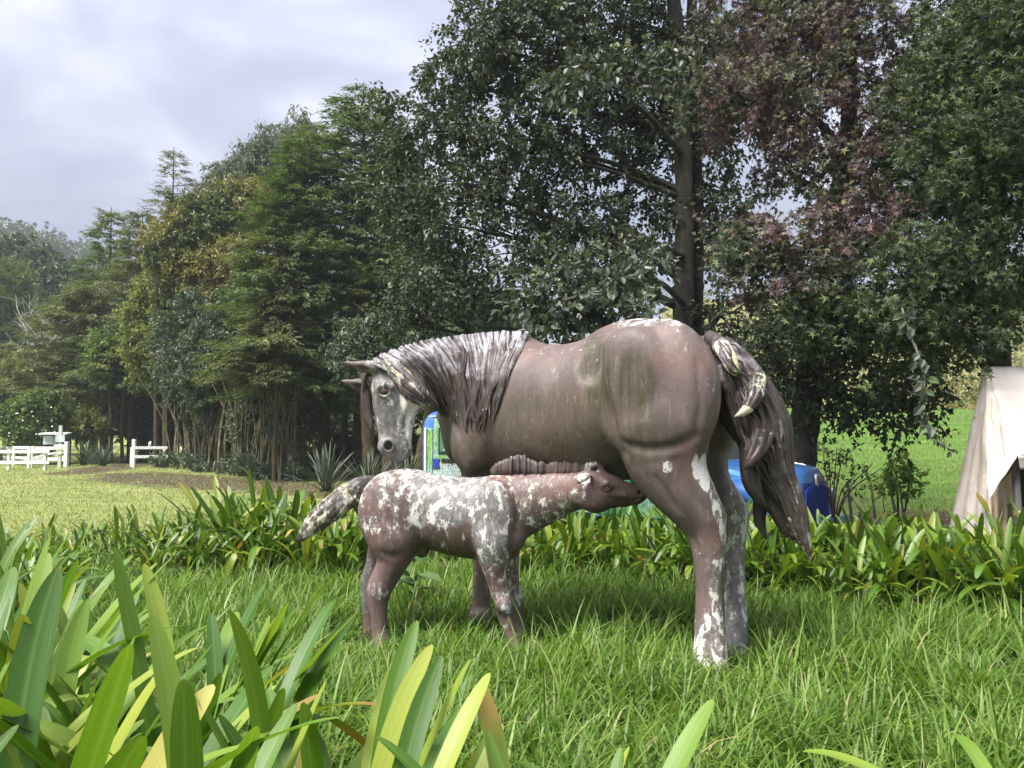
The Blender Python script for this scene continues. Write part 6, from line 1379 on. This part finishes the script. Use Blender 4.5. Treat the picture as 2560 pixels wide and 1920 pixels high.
    bl = [((x, y, z + 3.2), (rng.uniform(2.6, 4.6), rng.uniform(2.6, 4.6), rng.uniform(2.4, 4.4))) for x, y, z in zip(X, Y, Z)]
    P, D, _ = blob_clusters(bl, 26000, rng, .3)
    C, A, Nn, L_, W_, ax, tl = twig_leaves(P, D, 8, 1.1, .95, .55, rng, .2)
    V, F = leaf_arrays(C, A, Nn, L_, W_, 'kite'); tag(mesh_np("forest", V, tris=F, mat=F_FAR), "misty wooded hillside filling the far left", kind="stuff")
    # -- scrub on the hillside to the right
    rng = np.random.default_rng(13); n = 700
    X = rng.uniform(2, 90, n); Y = rng.uniform(39, 118, n); X = X * Y / 80 + 2; Z = gz(X, Y)
    bl = [((x, y, z + .7), (rng.uniform(.8, 1.9), rng.uniform(.8, 1.9), rng.uniform(.7, 1.8))) for x, y, z in zip(X, Y, Z)]
    P, D, _ = blob_clusters(bl, 9000, rng, .35)
    C, A, Nn, L_, W_, ax, tl = twig_leaves(P, D, 9, .6, .34, .14, rng, .1)
    V, F = leaf_arrays(C, A, Nn, L_, W_, 'kite'); tag(mesh_np("scrub", V, tris=F, mat=F_SCRUB), "dry yellow-green scrub covering the slope beyond the bank", kind="stuff")
build_trees()
# ================================================================ strap-leaved plants, flax, grass
def strap_mesh(name, mat, lean, bend, p=1.6, width=.09, n=14, seed=0, cup=.35, tipr=.78, twist=0.0, kink=None):
    """one strap leaf, unit length, growing up from the origin and arching towards +Y"""
    t = 1 - (1 - np.linspace(0, 1, n + 1)) ** 1.55; dt = np.gradient(t); th = lean + bend * t ** p
    if kink: th = th + kink[1] * np.clip((t - kink[0]) / .08, 0, 1)
    h = np.diff(t); cs, sn = np.cos(th), np.sin(th)
    y = np.concatenate([[0], np.cumsum((sn[1:] + sn[:-1]) / 2 * h)]); z = np.concatenate([[0], np.cumsum((cs[1:] + cs[:-1]) / 2 * h)])
    xw = .035 * np.sin(t * 3.5 + seed * 2.1) * t + .02 * np.sin(seed * 1.3) * t ** 2
    w = width * .5 * np.clip(np.minimum(.62 + .55 * t, 1) * np.where(t > tipr, np.sqrt(np.clip(1 - ((t - tipr) / (1 - tipr)) ** 2.0, 0, 1)), 1), .015, 1)
    V, al, ac = [], [], []
    for i in range(n + 1):
        nx = np.array((0, -math.cos(th[i]), math.sin(th[i]))); tw = twist * t[i]
        for s in (-1, -.5, 0, .5, 1):
            c = cup * (1 - .6 * t[i])
            q = np.array((s * w[i], y[i], z[i])) + nx * (abs(s) ** 1.6 * w[i] * c)
            q[0], q[1] = xw[i] + q[0] * math.cos(tw) - (q[1] - y[i]) * math.sin(tw), y[i] + q[0] * math.sin(tw) + (q[1] - y[i]) * math.cos(tw)
            V.append(tuple(q)); al.append(t[i]); ac.append(s)
    Q = [(i * 5 + k, i * 5 + k + 1, (i + 1) * 5 + k + 1, (i + 1) * 5 + k) for i in range(n) for k in range(4)]
    me = bpy.data.meshes.new(name); me.from_pydata(V, [], Q); me.materials.append(mat)
    me.polygons.foreach_set("use_smooth", [True] * len(Q))
    for nm, a in (("along", al), ("across", ac)):
        q = me.attributes.new(nm, 'FLOAT', 'POINT'); q.data.foreach_set("value", np.array(a, np.float32))
    me.update(); return me
def strap_mat(name, stops, tip=(.30, .16, .05), tipamt=.5, trans=.32, rough=.38):
    m, nt, b, N, L = nodes(name)
    oi = N("ShaderNodeObjectInfo"); rnd = oi.outputs['Random']
    def attr(n):
        a = N("ShaderNodeAttribute"); a.attribute_name = n; return a.outputs['Fac']
    al, ac = attr('along'), attr('across')
    c = ramp(nt, rnd, stops)
    # parallel veins and slow mottling
    cx = N("ShaderNodeCombineXYZ"); L(math_n(nt, 'MULTIPLY', ac, 7.0), cx.inputs[0]); L(math_n(nt, 'MULTIPLY', al, 1.2), cx.inputs[1]); L(math_n(nt, 'MULTIPLY', rnd, 40.0), cx.inputs[2])
    vein = noise_tex(nt, cx.outputs[0], 1.6, 4, .6)
    c = mixc(nt, 1.0, c, ramp(nt, vein, [(.3, (.84, .86, .82)), (.7, (1.12, 1.10, 1.08))]), 'MULTIPLY')
    mid = math_n(nt, 'SUBTRACT', 1.0, math_n(nt, 'MULTIPLY', math_n(nt, 'ABSOLUTE', ac), 5.0), clamp=True)
    c = mixc(nt, math_n(nt, 'MULTIPLY', mid, .35), c, (.22, .30, .10))
    base = ramp(nt, al, [(0, (1, 1, 1)), (.28, (0, 0, 0))])
    c = mixc(nt, math_n(nt, 'MULTIPLY', base, .25), c, (.14, .24, .06))
    # browned tips and edges on some leaves
    r2 = math_n(nt, 'FRACT', math_n(nt, 'MULTIPLY', rnd, 17.31))
    e = math_n(nt, 'ADD', al, math_n(nt, 'MULTIPLY', math_n(nt, 'SUBTRACT', vein, .5), .22))
    thr = math_n(nt, 'SUBTRACT', 1.12, math_n(nt, 'MULTIPLY', math_n(nt, 'POWER', r2, 9.0), .30))
    tf = math_n(nt, 'MULTIPLY', math_n(nt, 'MULTIPLY', math_n(nt, 'SUBTRACT', e, thr), 14, clamp=True), tipamt * 2, clamp=True)
    yf = math_n(nt, 'MULTIPLY', math_n(nt, 'ADD', math_n(nt, 'SUBTRACT', e, thr), .16), 5, clamp=True)
    c = mixc(nt, math_n(nt, 'MULTIPLY', yf, tipamt), c, (.40, .36, .05)); c = mixc(nt, tf, c, tip)
    L(c, b.inputs['Base Color']); b.inputs['Roughness'].default_value = rough; b.inputs['Specular IOR Level'].default_value = .5
    bump(nt, b, vein, .25, .004)
    t = N("ShaderNodeBsdfTranslucent"); L(mixc(nt, 1.0, c, (1.25, 1.2, .45), 'MULTIPLY'), t.inputs[0]); ms = N("ShaderNodeMixShader"); ms.inputs[0].default_value = trans
    L(b.outputs[0], ms.inputs[1]); L(t.outputs[0], ms.inputs[2]); L(ms.outputs[0], nt.nodes["Material Output"].inputs[0])
    return m
GREENS = [(0, (.036, .092, .008)), (.35, (.070, .150, .011)), (.7, (.120, .210, .018)), (.9, (.20, .27, .03)), (1, (.30, .33, .045))]
M_STRAP = strap_mat("strap_leaf", GREENS, tipamt=.28)
M_STRAPF = strap_mat("broad_strap_leaf", [(0, (.045, .120, .012)), (.3, (.080, .180, .017)), (.6, (.130, .245, .026)), (.85, (.20, .31, .04)), (1, (.33, .38, .06))], tipamt=.35, trans=.36, rough=.45)
M_DYING = strap_mat("withered_strap_leaf", [(0, (.30, .13, .03)), (.5, (.40, .24, .05)), (1, (.42, .36, .08))], tip=(.22, .11, .06), tipamt=.5)
M_FADING = strap_mat("fading_strap_leaf", [(0, (.34, .30, .05)), (1, (.42, .40, .09))], tip=(.34, .15, .05), tipamt=.6)
STRAPS = {}
def straps(mat, key, width, n, tipr=.78):
    if key in STRAPS: return STRAPS[key]
    out = []
    for i, (lean, bend, p, kink) in enumerate([(.04, .25, 1.3, None), (.08, .5, 1.5, None), (.12, .85, 1.6, None), (.15, 1.2, 1.7, None), (.2, 1.55, 1.6, None), (.22, 1.9, 1.8, None), (.3, 1.0, 1.4, None), (.25, .45, 1.3, None), (.18, .5, 1.4, (.68, 1.5)), (.35, 1.9, 1.5, None), (.1, .35, 1.2, None), (.3, .7, 1.3, (.78, 1.2))]):
        out.append(strap_mesh("leaf", mat, lean, bend, p, width * (1 + .12 * math.sin(i * 2.3)), n, i, twist=.5 * math.sin(i * 1.7), kink=kink, tipr=tipr))
    STRAPS[key] = out; return out
def strap_plant(pos, nl, length, meshes, dying, rng, label, group, name="strap_leaf_plant", tilt=.28, pdead=.05, pref=None, cat="plant"):
    root = empty(name, pos, 0); tag(root, label, cat, group)
    for i in range(nl):
        dead = rng.random() < pdead; k = rng.integers(0, len(meshes))
        f = (i + .5) / nl
        if pref is not None: k = pref[rng.integers(0, len(pref))]
        o = bpy.data.objects.new("leaf", (dying if dead else meshes)[k]); link(o)
        az = i * 2.399 + rng.normal() * .35; tl = abs(rng.normal()) * tilt * (1.6 if dead else 1)
        o.rotation_euler = (Matrix.Rotation(az, 4, 'Z') @ Matrix.Rotation(-tl, 4, 'X') @ Matrix.Rotation(rng.normal() * .25, 4, 'Z')).to_euler()
        s = length * rng.uniform(.72, 1.12) * (.8 if dead else 1); o.scale = (s * rng.uniform(.85, 1.15), s, s)
        o.location = (rng.normal() * .05, rng.normal() * .05, -.01); o.parent = root
    return root
def place(px, Y, rows, spots):
    row = ["front row", "middle row", "back row", "rearmost row"][sum(Y > r for r in rows)]
    spot = next(t for lim, t in spots if px < lim)
    return f"green strap-leaved plant in the bed's {row}, {spot}", f"strap-leaved plants {spot}"
def build_plants():
    rng = np.random.default_rng(20)
    mid_g, mid_d = straps(M_STRAP, 'mid', .068, 12), straps(M_DYING, 'midd', .06, 12)
    fr_g, fr_d = straps(M_STRAPF, 'front', .064, 22, .80), straps(M_FADING, 'frontd', .075, 22, .84)
    # left bed, behind the foal's tail and out to the left edge
    G = "strap-leaved plants in the bed along the left lawn edge"
    L1, L2, L3 = "glossy green strap-leaved plant in the tall clump behind the foal's tail", "green strap-leaved plant in the low row between lawn and tall grass at far left", "strap-leaved plant at the left edge behind the big foreground leaves"
    for px, Y, ln, lab in [(905, 8.3, .78, L1), (850, 8.7, .86, L1), (790, 8.3, .82, L1), (740, 8.9, .92, L1), (690, 8.4, .88, L1), (640, 8.9, .95, L1), (590, 8.5, .92, L1), (545, 9.0, .92, L1), (610, 9.5, .85, L1), (700, 9.6, .85, L1), (800, 9.6, .8, L1), (880, 9.4, .75, L1), (660, 8.1, .7, L1), (770, 7.9, .62, L1), (850, 7.9, .6, L1),
                           (480, 9.0, .82, L2), (420, 8.8, .78, L2), (365, 9.1, .75, L2), (310, 8.7, .78, L2), (250, 8.9, .72, L2), (190, 8.6, .72, L2), (130, 8.8, .66, L2), (70, 8.4, .70, L2), (10, 8.5, .72, L2), (-60, 8.4, .75, L2), (500, 8.2, .65, L2), (400, 8.1, .6, L2), (300, 8.0, .6, L2), (210, 7.9, .6, L2), (110, 7.8, .62, L2),
                           (20, 6.2, .78, L3), (90, 5.6, .75, L3), (-40, 5.2, .85, L3), (150, 6.6, .62, L3), (40, 4.6, .8, L3), (-60, 4.0, .9, L3)]:
        lab, grp = place(px, Y, (7.95, 8.55, 9.2) if Y > 7 else (4.4, 5.5, 6.4), [(60, "at the left edge below the front fence"), (160, "below the notice board"), (280, "below the earth track"), (390, "below the lone white fence piece"), (500, "below the bent mossy stems"), (600, "where the row grows taller"), (700, "below the olive stems"), (790, "at the tip of the foal's tail"), (860, "under the foal's tail"), (9999, "touching the foal's rump")] if Y > 7 else [(9999, "at the far left edge")])
        strap_plant(gnd(px, Y), int(rng.integers(27, 35)), ln * (.86 if px < 530 and Y > 7 else 1.08), mid_g, mid_d, rng, lab, grp, pdead=.04)
    # bed behind the mare, from the foal's neck to the tent
    R1, R2, R3 = "strap-leaved plant with some orange dying leaves, in the row between the foal's neck and the mare's hind legs", "strap-leaved plant with arching leaves below the mare's tail", "strap-leaved plant in front of the canvas tent"
    bed = [(960, 9.0, .62, R1), (1030, 9.3, .66, R1), (1100, 9.0, .6, R1), (1170, 9.3, .66, R1), (1240, 8.9, .62, R1), (1300, 9.3, .7, R1)]
    for i, px in enumerate(np.linspace(1335, 1700, 9)): bed += [(px, 7.9 - .03 * i, .66, R1), (px + 22, 8.6, .74, R1)]
    for i, px in enumerate(np.linspace(1745, 2330, 12)): bed += [(px, 7.4 - .075 * i, .70, R2), (px + 25, 8.0 - .06 * i, .78, R2)] + ([(px + 5, 8.7, .8, R2)] if i % 2 == 0 else [])
    for i, px in enumerate(np.linspace(2375, 2620, 6)): bed += [(px, 6.5 - .05 * i, .74, R3), (px + 20, 6.95, .84, R3)]
    gn = {R1: "strap-leaved plants behind the foal's neck", R2: "strap-leaved plants below the mare's tail", R3: "strap-leaved plants in front of the tent"}
    for px, Y, ln, lab in bed:
        lab, grp = place(px, Y, (6.6, 7.5, 8.3), [(1330, "behind the foal's legs"), (1400, "below the foal's throat"), (1500, "below the foal's jaw"), (1600, "below the foal's muzzle"), (1700, "in front of the mare's near hock"), (1790, "between the mare's hind legs"), (1880, "beside the mare's far hind leg"), (1960, "under the mare's tail"), (2050, "below the tip of the mare's tail"), (2120, "in front of the bus radiator"), (2220, "in front of the tallest dark spikes"), (2330, "below the leafy sapling"), (2420, "at the tent's left corner"), (2510, "in front of the tent wall"), (9999, "in front of the tent pole")])
        strap_plant(gnd(px + rng.normal() * 6, Y + rng.normal() * .08), int(rng.integers(27, 35)), ln * rng.uniform(1.0, 1.22) * (.84 if 1930 < px < 2130 else .96), mid_g, mid_d, rng, lab, grp, pdead=.06 if px < 1720 else .03, tilt=.34)
    # foreground clump at the lower left, then two strays at the bottom edge
    FG = "big strap-leaved plants across the lower left foreground"
    FL = "big pale green strap-leaved plant of the dense clump filling the lower left foreground"
    fl_ = [(-1.78, 2.55, 1.12), (-1.40, 2.3, 1.12), (-1.08, 2.6, 1.05), (-.80, 2.2, 1.10), (-1.42, 1.8, 1.08), (-1.08, 1.75, 1.05), (-.74, 1.7, 1.04), (-.45, 2.05, .98), (-.36, 1.68, 1.0), (-2.05, 3.1, 1.05), (-2.2, 3.7, 1.0), (-1.70, 3.05, .95), (-1.25, 1.45, 1.0), (-.62, 1.42, .92), (-.18, 1.85, .86), (-.22, 1.45, .86)]
    for X, Y, ln in fl_:
        row = 'nearest' if Y < 1.6 else 'middle' if Y < 2.1 else 'rear' if Y < 2.9 else 'farthest'
        mates = sorted(q[0] / q[1] for q in fl_ if ('nearest' if q[1] < 1.6 else 'middle' if q[1] < 2.1 else 'rear' if q[1] < 2.9 else 'farthest') == row)
        FL = f"big strap-leaved plant, {['leftmost', 'second from left', 'third from left', 'fourth from left', 'fifth from left', 'sixth from left', 'seventh from left', 'eighth from left'][mates.index(X / Y)]} in the {row} row of the foreground clump"
        strap_plant((X, Y, 0), int(rng.integers(24, 30)), ln * rng.uniform(.90, 1.08), fr_g, fr_d, rng, FL, FG, pref=(0, 1, 2, 3, 6, 7, 10, 1, 0, 2, 8), tilt=.32 if X < -.8 else .52, pdead=.012)
    strap_plant((.15, 1.72, 0), 12, .96, fr_g, fr_d, rng, "separate strap-leaved plant at the bottom edge, right of the big foreground clump", None, pref=(0, 1, 2, 7, 10), tilt=.3, pdead=.05)
    strap_plant((1.44, 1.95, 0), 16, .88, fr_g, fr_d, rng, "strap-leaved plant with a withered tip poking in at the lower right corner", None, pref=(2, 3, 4, 6, 1), tilt=.4, pdead=.15)
    # grey-green flax
    m_flax = strap_mat("flax_blade", [(0, (.045, .065, .045)), (.6, (.065, .085, .062)), (1, (.10, .125, .095))], tipamt=.2, trans=.15, rough=.5)
    fl = [strap_mesh("leaf", m_flax, l, b, 1.5, .042, 8, i, cup=.8, tipr=.35) for i, (l, b) in enumerate([(.05, .1), (.15, .2), (.25, .25), (.35, .3), (.12, .05), (.45, .4)])]
    for px, Y, ln, nl, lab in [(820, 19.5, 1.25, 34, "grey-green flax clump under the mare's muzzle, left half"), (925, 19.0, 1.15, 34, "grey-green flax clump directly above the foal's rump"), (1015, 20.5, 1.1, 26, "grey-green flax clump beside the bus's rear corner")]:
        strap_plant(gnd(px, Y), int(nl * 1.7), ln * .95, fl, fl, rng, lab, None, "flax_plant", .36, 0)
    for px, Y, lab in [(215, 35, "blue-green flax clump just right of the gate post"), (265, 34, "blue-green flax clump beside the earth track"), (240, 36, "blue-green flax clump between its two neighbours, set back"), (640, 25.5, "dark flax tuft at the foot of the thicket")]:
        strap_plant(gnd(px, Y), 64, 1.15, fl, fl, rng, lab, None, "flax_plant", .45, 0)
    # pampas-like grass at the far left
    pg = [strap_mesh("leaf", leaf_mat("pampas_blade", [(0, (.06, .10, .06)), (1, (.14, .19, .11))], .6, .3, .3, per='object'), .2, b, 1.6, .03, 8, i, tipr=.3) for i, b in enumerate((1.4, 1.8, 2.2))]
    for px, Y, lab in [(12, 37, "tall arching pampas grass at the left edge behind the fence"), (55, 37.5, "smaller arching pampas grass left of the notice board")]:
        strap_plant(gnd(px, Y), 44, 1.9, pg, pg, rng, lab, None, "pampas_grass", .35, 0)
    # dark upright spikes behind the right bed
    m_sp = strap_mat("dark_spike_blade", [(0, (.022, .032, .024)), (1, (.05, .065, .052))], tipamt=.25, trans=.05, rough=.45)
    sp = [strap_mesh("leaf", m_sp, l, b, 1.5, .055, 8, i, cup=1.2, tipr=.25) for i, (l, b) in enumerate([(.0, .04), (.03, .1), (.0, .16)])]
    spk = [(2122, 1200, 9.6, "dark upright spike beside the bus's headlight"), (2160, 1222, 9.3, "stubby dark spike between two taller ones near the bus"), (2190, 1206, 9.2, "dark spike leaning left, third from the bus"), (2215, 1188, 9.0, "tall dark spike left of the leafy sapling"), (2270, 1215, 9.0, "dark spike in front of the leafy sapling"), (2366, 1230, 8.8, "short dark spike midway between sapling and tent"), (2402, 1172, 8.4, "thin curved dark spike close to the tent"), (2146, 1250, 9.4, "low grey stub of a spike near the bus bumper"), (2300, 1285, 9.0, "short grey stub right of the sapling")]
    for px, py, Y, lab in spk:
        ln = at(px, py, Y)[2]; strap_plant(gnd(px, Y), 1, ln / .98, sp, sp, rng, lab, None, "spike_plant", .05, 0)
    # broad dock leaves in the grass beneath the foal
    m_dk = leaf_mat("dock_leaf", [(0, (.06, .12, .03)), (1, (.12, .20, .06))], .45, .3, .4, per='object')
    v0, f0 = leaf_arrays(np.zeros((1, 3)), np.array([(0, 1.0, 0)]), np.array([(0, 0, 1.0)]), np.ones(1), np.full(1, .55), 'oval', .12)
    me = bpy.data.meshes.new("leaf"); me.from_pydata([tuple(map(float, v)) for v in v0], [], [tuple(map(int, f)) for f in f0]); me.materials.append(m_dk)
    root = empty("dock_weed", gnd(1040, 6.6)); tag(root, "broad-leaved weed in the grass beneath the foal's belly", "weed")
    for i in range(12):
        o = bpy.data.objects.new("leaf", me); link(o); a = i * 2.4; o.parent = root; s = rng.uniform(.16, .27); o.scale = (s, s, s)
        o.location = (rng.normal() * .06, rng.normal() * .06, .10 + .03 * i); o.rotation_euler = (rng.uniform(-.1, .6), rng.normal() * .2, a)
    # sapling, wiry shrub, small tree on the bank
    tree("leafy_sapling", "young bushy sapling on the bank between the bus and the tent", "sapling", gnd(2248, 11.5), [(pt((2246, 1330, 11.5), (2244, 1240, 11.5), (2240, 1150, 11.5)), rad((3, 11.5), (2.4, 11.5), (1, 11.5))), (pt((2258, 1330, 11.5), (2266, 1250, 11.5), (2275, 1180, 11.5)), rad((2.4, 11.5), (2, 11.5), (1, 11.5)))],
         [pb(2240, 1165, 11.5, 30, 32, .2), pb(2222, 1200, 11.5, 26, 26, .2), pb(2270, 1195, 11.5, 34, 28, .22), pb(2250, 1225, 11.5, 40, 18, .22)], leaf_mat("sapling_leaf", [(0, (.06, .13, .02)), (.6, (.13, .22, .04)), (1, (.22, .30, .06))], .5, .45, .3), B_TWIG, 75, 12, (.085, .042), .12, 501, limb_r=.008, group=None)
    stm = []
    rs = np.random.default_rng(3)
    for k in range(7):
        e = (2040 + k * 28 + rs.normal() * 8, 1120 + abs(k - 2) * 14 + rs.normal() * 10, 9.9); stm.append((pt((2085, 1320, 9.9), (2080 + (e[0] - 2080) * .35, 1230, 9.9), e), rad((2.4, 9.9), (1.8, 9.9), (.8, 9.9))))
    tree("wiry_shrub", "wiry dark shrub with thin stems rising behind the bus's bonnet", "shrub", gnd(2085, 9.9), stm, [pb(2060, 1135, 9.9, 34, 26, .2), pb(2105, 1120, 9.9, 26, 20, .2), pb(2150, 1160, 9.9, 30, 22, .2), pb(2130, 1200, 9.9, 30, 22, .2), pb(2080, 1175, 9.9, 30, 20, .2)], F_ALDER_D, B_TWIG, 34, 9, (.065, .03), .14, 502, limbs=False)
    Y = 33; tree("small_tree", "small slim-trunked tree standing on the green bank", "tree", gnd(2222, Y, float(gz(gnd(2222, Y)[0], Y))), [(pt((2226, 1100, Y), (2222, 1072, Y), (2205, 1035, Y), (2195, 1000, Y)), rad((5.5, Y), (5, Y), (4, Y), (2, Y)))], [pb(2200, 985, Y, 60, 40, .8), pb(2150, 1000, Y, 40, 30, .6)], F_SHRUB, B_ALDER, 260, 20, (.16, .08), .35, 503, limb_r=.03)
    # long grass round the statues
    rg = np.random.default_rng(30); nt_ = 9500; per = 12
    Yt = 1.9 + (9.2 - 1.9) * rg.random(nt_) ** 1.15; Xt = (rg.random(nt_) * 2 - 1) * (Yt * .70 + .25)
    nzt = np.sin(Xt * 2.1 + np.sin(Yt * 1.7) * 1.3) * np.cos(Yt * 2.6 + Xt) * .5 + .5
    edge = 7.7 + .5 * np.sin(Xt * 2.2) - np.clip(Xt - 1.2, 0, 4) * .42 + 1.1 * np.exp(-((Xt + .5) / .9) ** 2)
    keep = (rg.random(nt_) < .6 + .4 * nzt) & (Yt < edge + .6 * rg.random(nt_))
    Xt, Yt, nzt = Xt[keep], Yt[keep], nzt[keep]; nt_ = len(Xt)
    size = rg.uniform(.6, 1.25, nt_) * (.8 + .4 * nzt); taz = rg.normal(-.9, 1.2, nt_)
    rep_ = lambda v: np.repeat(v, per)
    ang = rg.uniform(0, 2 * math.pi, nt_ * per); rr_ = np.abs(rg.normal(0, .055, nt_ * per))
    X = rep_(Xt) + rr_ * np.cos(ang); Y = rep_(Yt) + rr_ * np.sin(ang); nz = rep_(nzt); n = len(X)
    ln = (.13 + .27 * rg.random(n) ** 1.5 + .16 * (rg.random(n) < .10)) * rep_(size)
    for hp in ((1773, 4.95), (1830, 5.4), (1283, 5.38), (1303, 5.66), (952, 5.52), (926, 5.85), (1200, 6.1), (1270, 6.4)):
        hx = gnd(*hp); ln *= 1 - .55 * np.exp(-(((X - hx[0]) / .32) ** 2 + ((Y - hx[1] + .12) / .36) ** 2)); az = np.where(rg.random(n) < .7, ang, rep_(taz) + rg.normal(0, .5, n))
    lean = rr_ * 5.0 + np.abs(rg.normal(0, .15, n)); bend = rg.uniform(.6, 2.6, n) * rg.random(n) ** .4; w = .0040 + .0042 * rg.random(n)
    seg = 5; P = np.stack([X, Y, np.zeros(n) - .01], 1); dirh = np.stack([np.cos(az), np.sin(az), 0 * az], 1); side = np.stack([-np.sin(az), np.cos(az), 0 * az], 1)
    rows = []
    for i in range(seg + 1):
        t = i / seg; th = lean + bend * t ** 1.5
        if i: P = P + (dirh * np.sin(th)[:, None] + np.array((0, 0, 1)) * np.cos(th)[:, None]) * (ln / seg)[:, None]
        ww = w * (1 - t ** 2.2) + .0003
        rows.append(P + side * ww[:, None])
        rows.append(P - side * ww[:, None])
    V = np.stack(rows, 1).reshape(-1, 3); k = 2 * (seg + 1)
    Qd = (np.arange(n)[:, None, None] * k + np.array([(2 * i, 2 * i + 1, 2 * i + 3, 2 * i + 2) for i in range(seg)])[None]).reshape(-1, 4)
    mg = leaf_mat("long_grass_blade", [(0, (.070, .140, .018)), (.4, (.120, .215, .030)), (.75, (.18, .28, .05)), (.93, (.25, .34, .09)), (.965, (.27, .34, .11)), (1, (.40, .32, .17))], .45, .42, .4, trans_tint=(1.1, 1.25, .5))
    tag(mesh_np("grass", V, quads=Qd, mat=mg, smooth=True), "long fresh green grass round the statues", kind="stuff")
    # short tufts on the mown lawn and the bank
    n = 90000; Y = 9.0 + 26 * rg.random(n) ** 1.6; X = (rg.random(n) * 2 - 1) * (Y * .72)
    keep = (X < -Y * .12) | (X > Y * .22); keep &= ~((Y < 10) & (X > -1)); X, Y = X[keep], Y[keep]; n = len(X)
    Z = gz(X, Y); ln = rg.uniform(.025, .07, n); az = rg.uniform(0, 6.3, n); d = np.stack([np.cos(az), np.sin(az), 0 * az], 1); s = np.stack([-np.sin(az), np.cos(az), 0 * az], 1)
    P = np.stack([X, Y, Z - .005], 1); wv = .006 * (1 + Y / 20)[:, None]
    V = np.stack([P + s * wv, P - s * wv, P + d * ln[:, None] * .7 + np.array((0, 0, 1)) * ln[:, None]], 1).reshape(-1, 3)
    ml = leaf_mat("lawn_blade", [(0, (.13, .17, .045)), (.6, (.22, .25, .085)), (1, (.34, .32, .16))], .6, .3, .3)
    tag(mesh_np("lawn_grass", V, tris=np.arange(3 * n).reshape(-1, 3), mat=ml), "short mown grass of the lawn and bank", kind="stuff")
build_plants()
# ================================================================ thin damp air between the near trees and the far hill
def build_haze():
    m = bpy.data.materials.new("haze"); m.use_nodes = True; nt = m.node_tree; nt.nodes.clear()
    out = nt.nodes.new("ShaderNodeOutputMaterial"); v = nt.nodes.new("ShaderNodeVolumePrincipled")
    v.inputs['Color'].default_value = (.90, .94, 1.0, 1); v.inputs['Density'].default_value = .0007; v.inputs['Anisotropy'].default_value = .1
    nt.links.new(v.outputs[0], out.inputs['Volume'])
    mb = MB(); mb.box((0, 230, 45), (860, 600, 94)); o = mb.build("haze", m); tag(o, "thin pale haze over the clearing", kind="stuff")
build_haze()
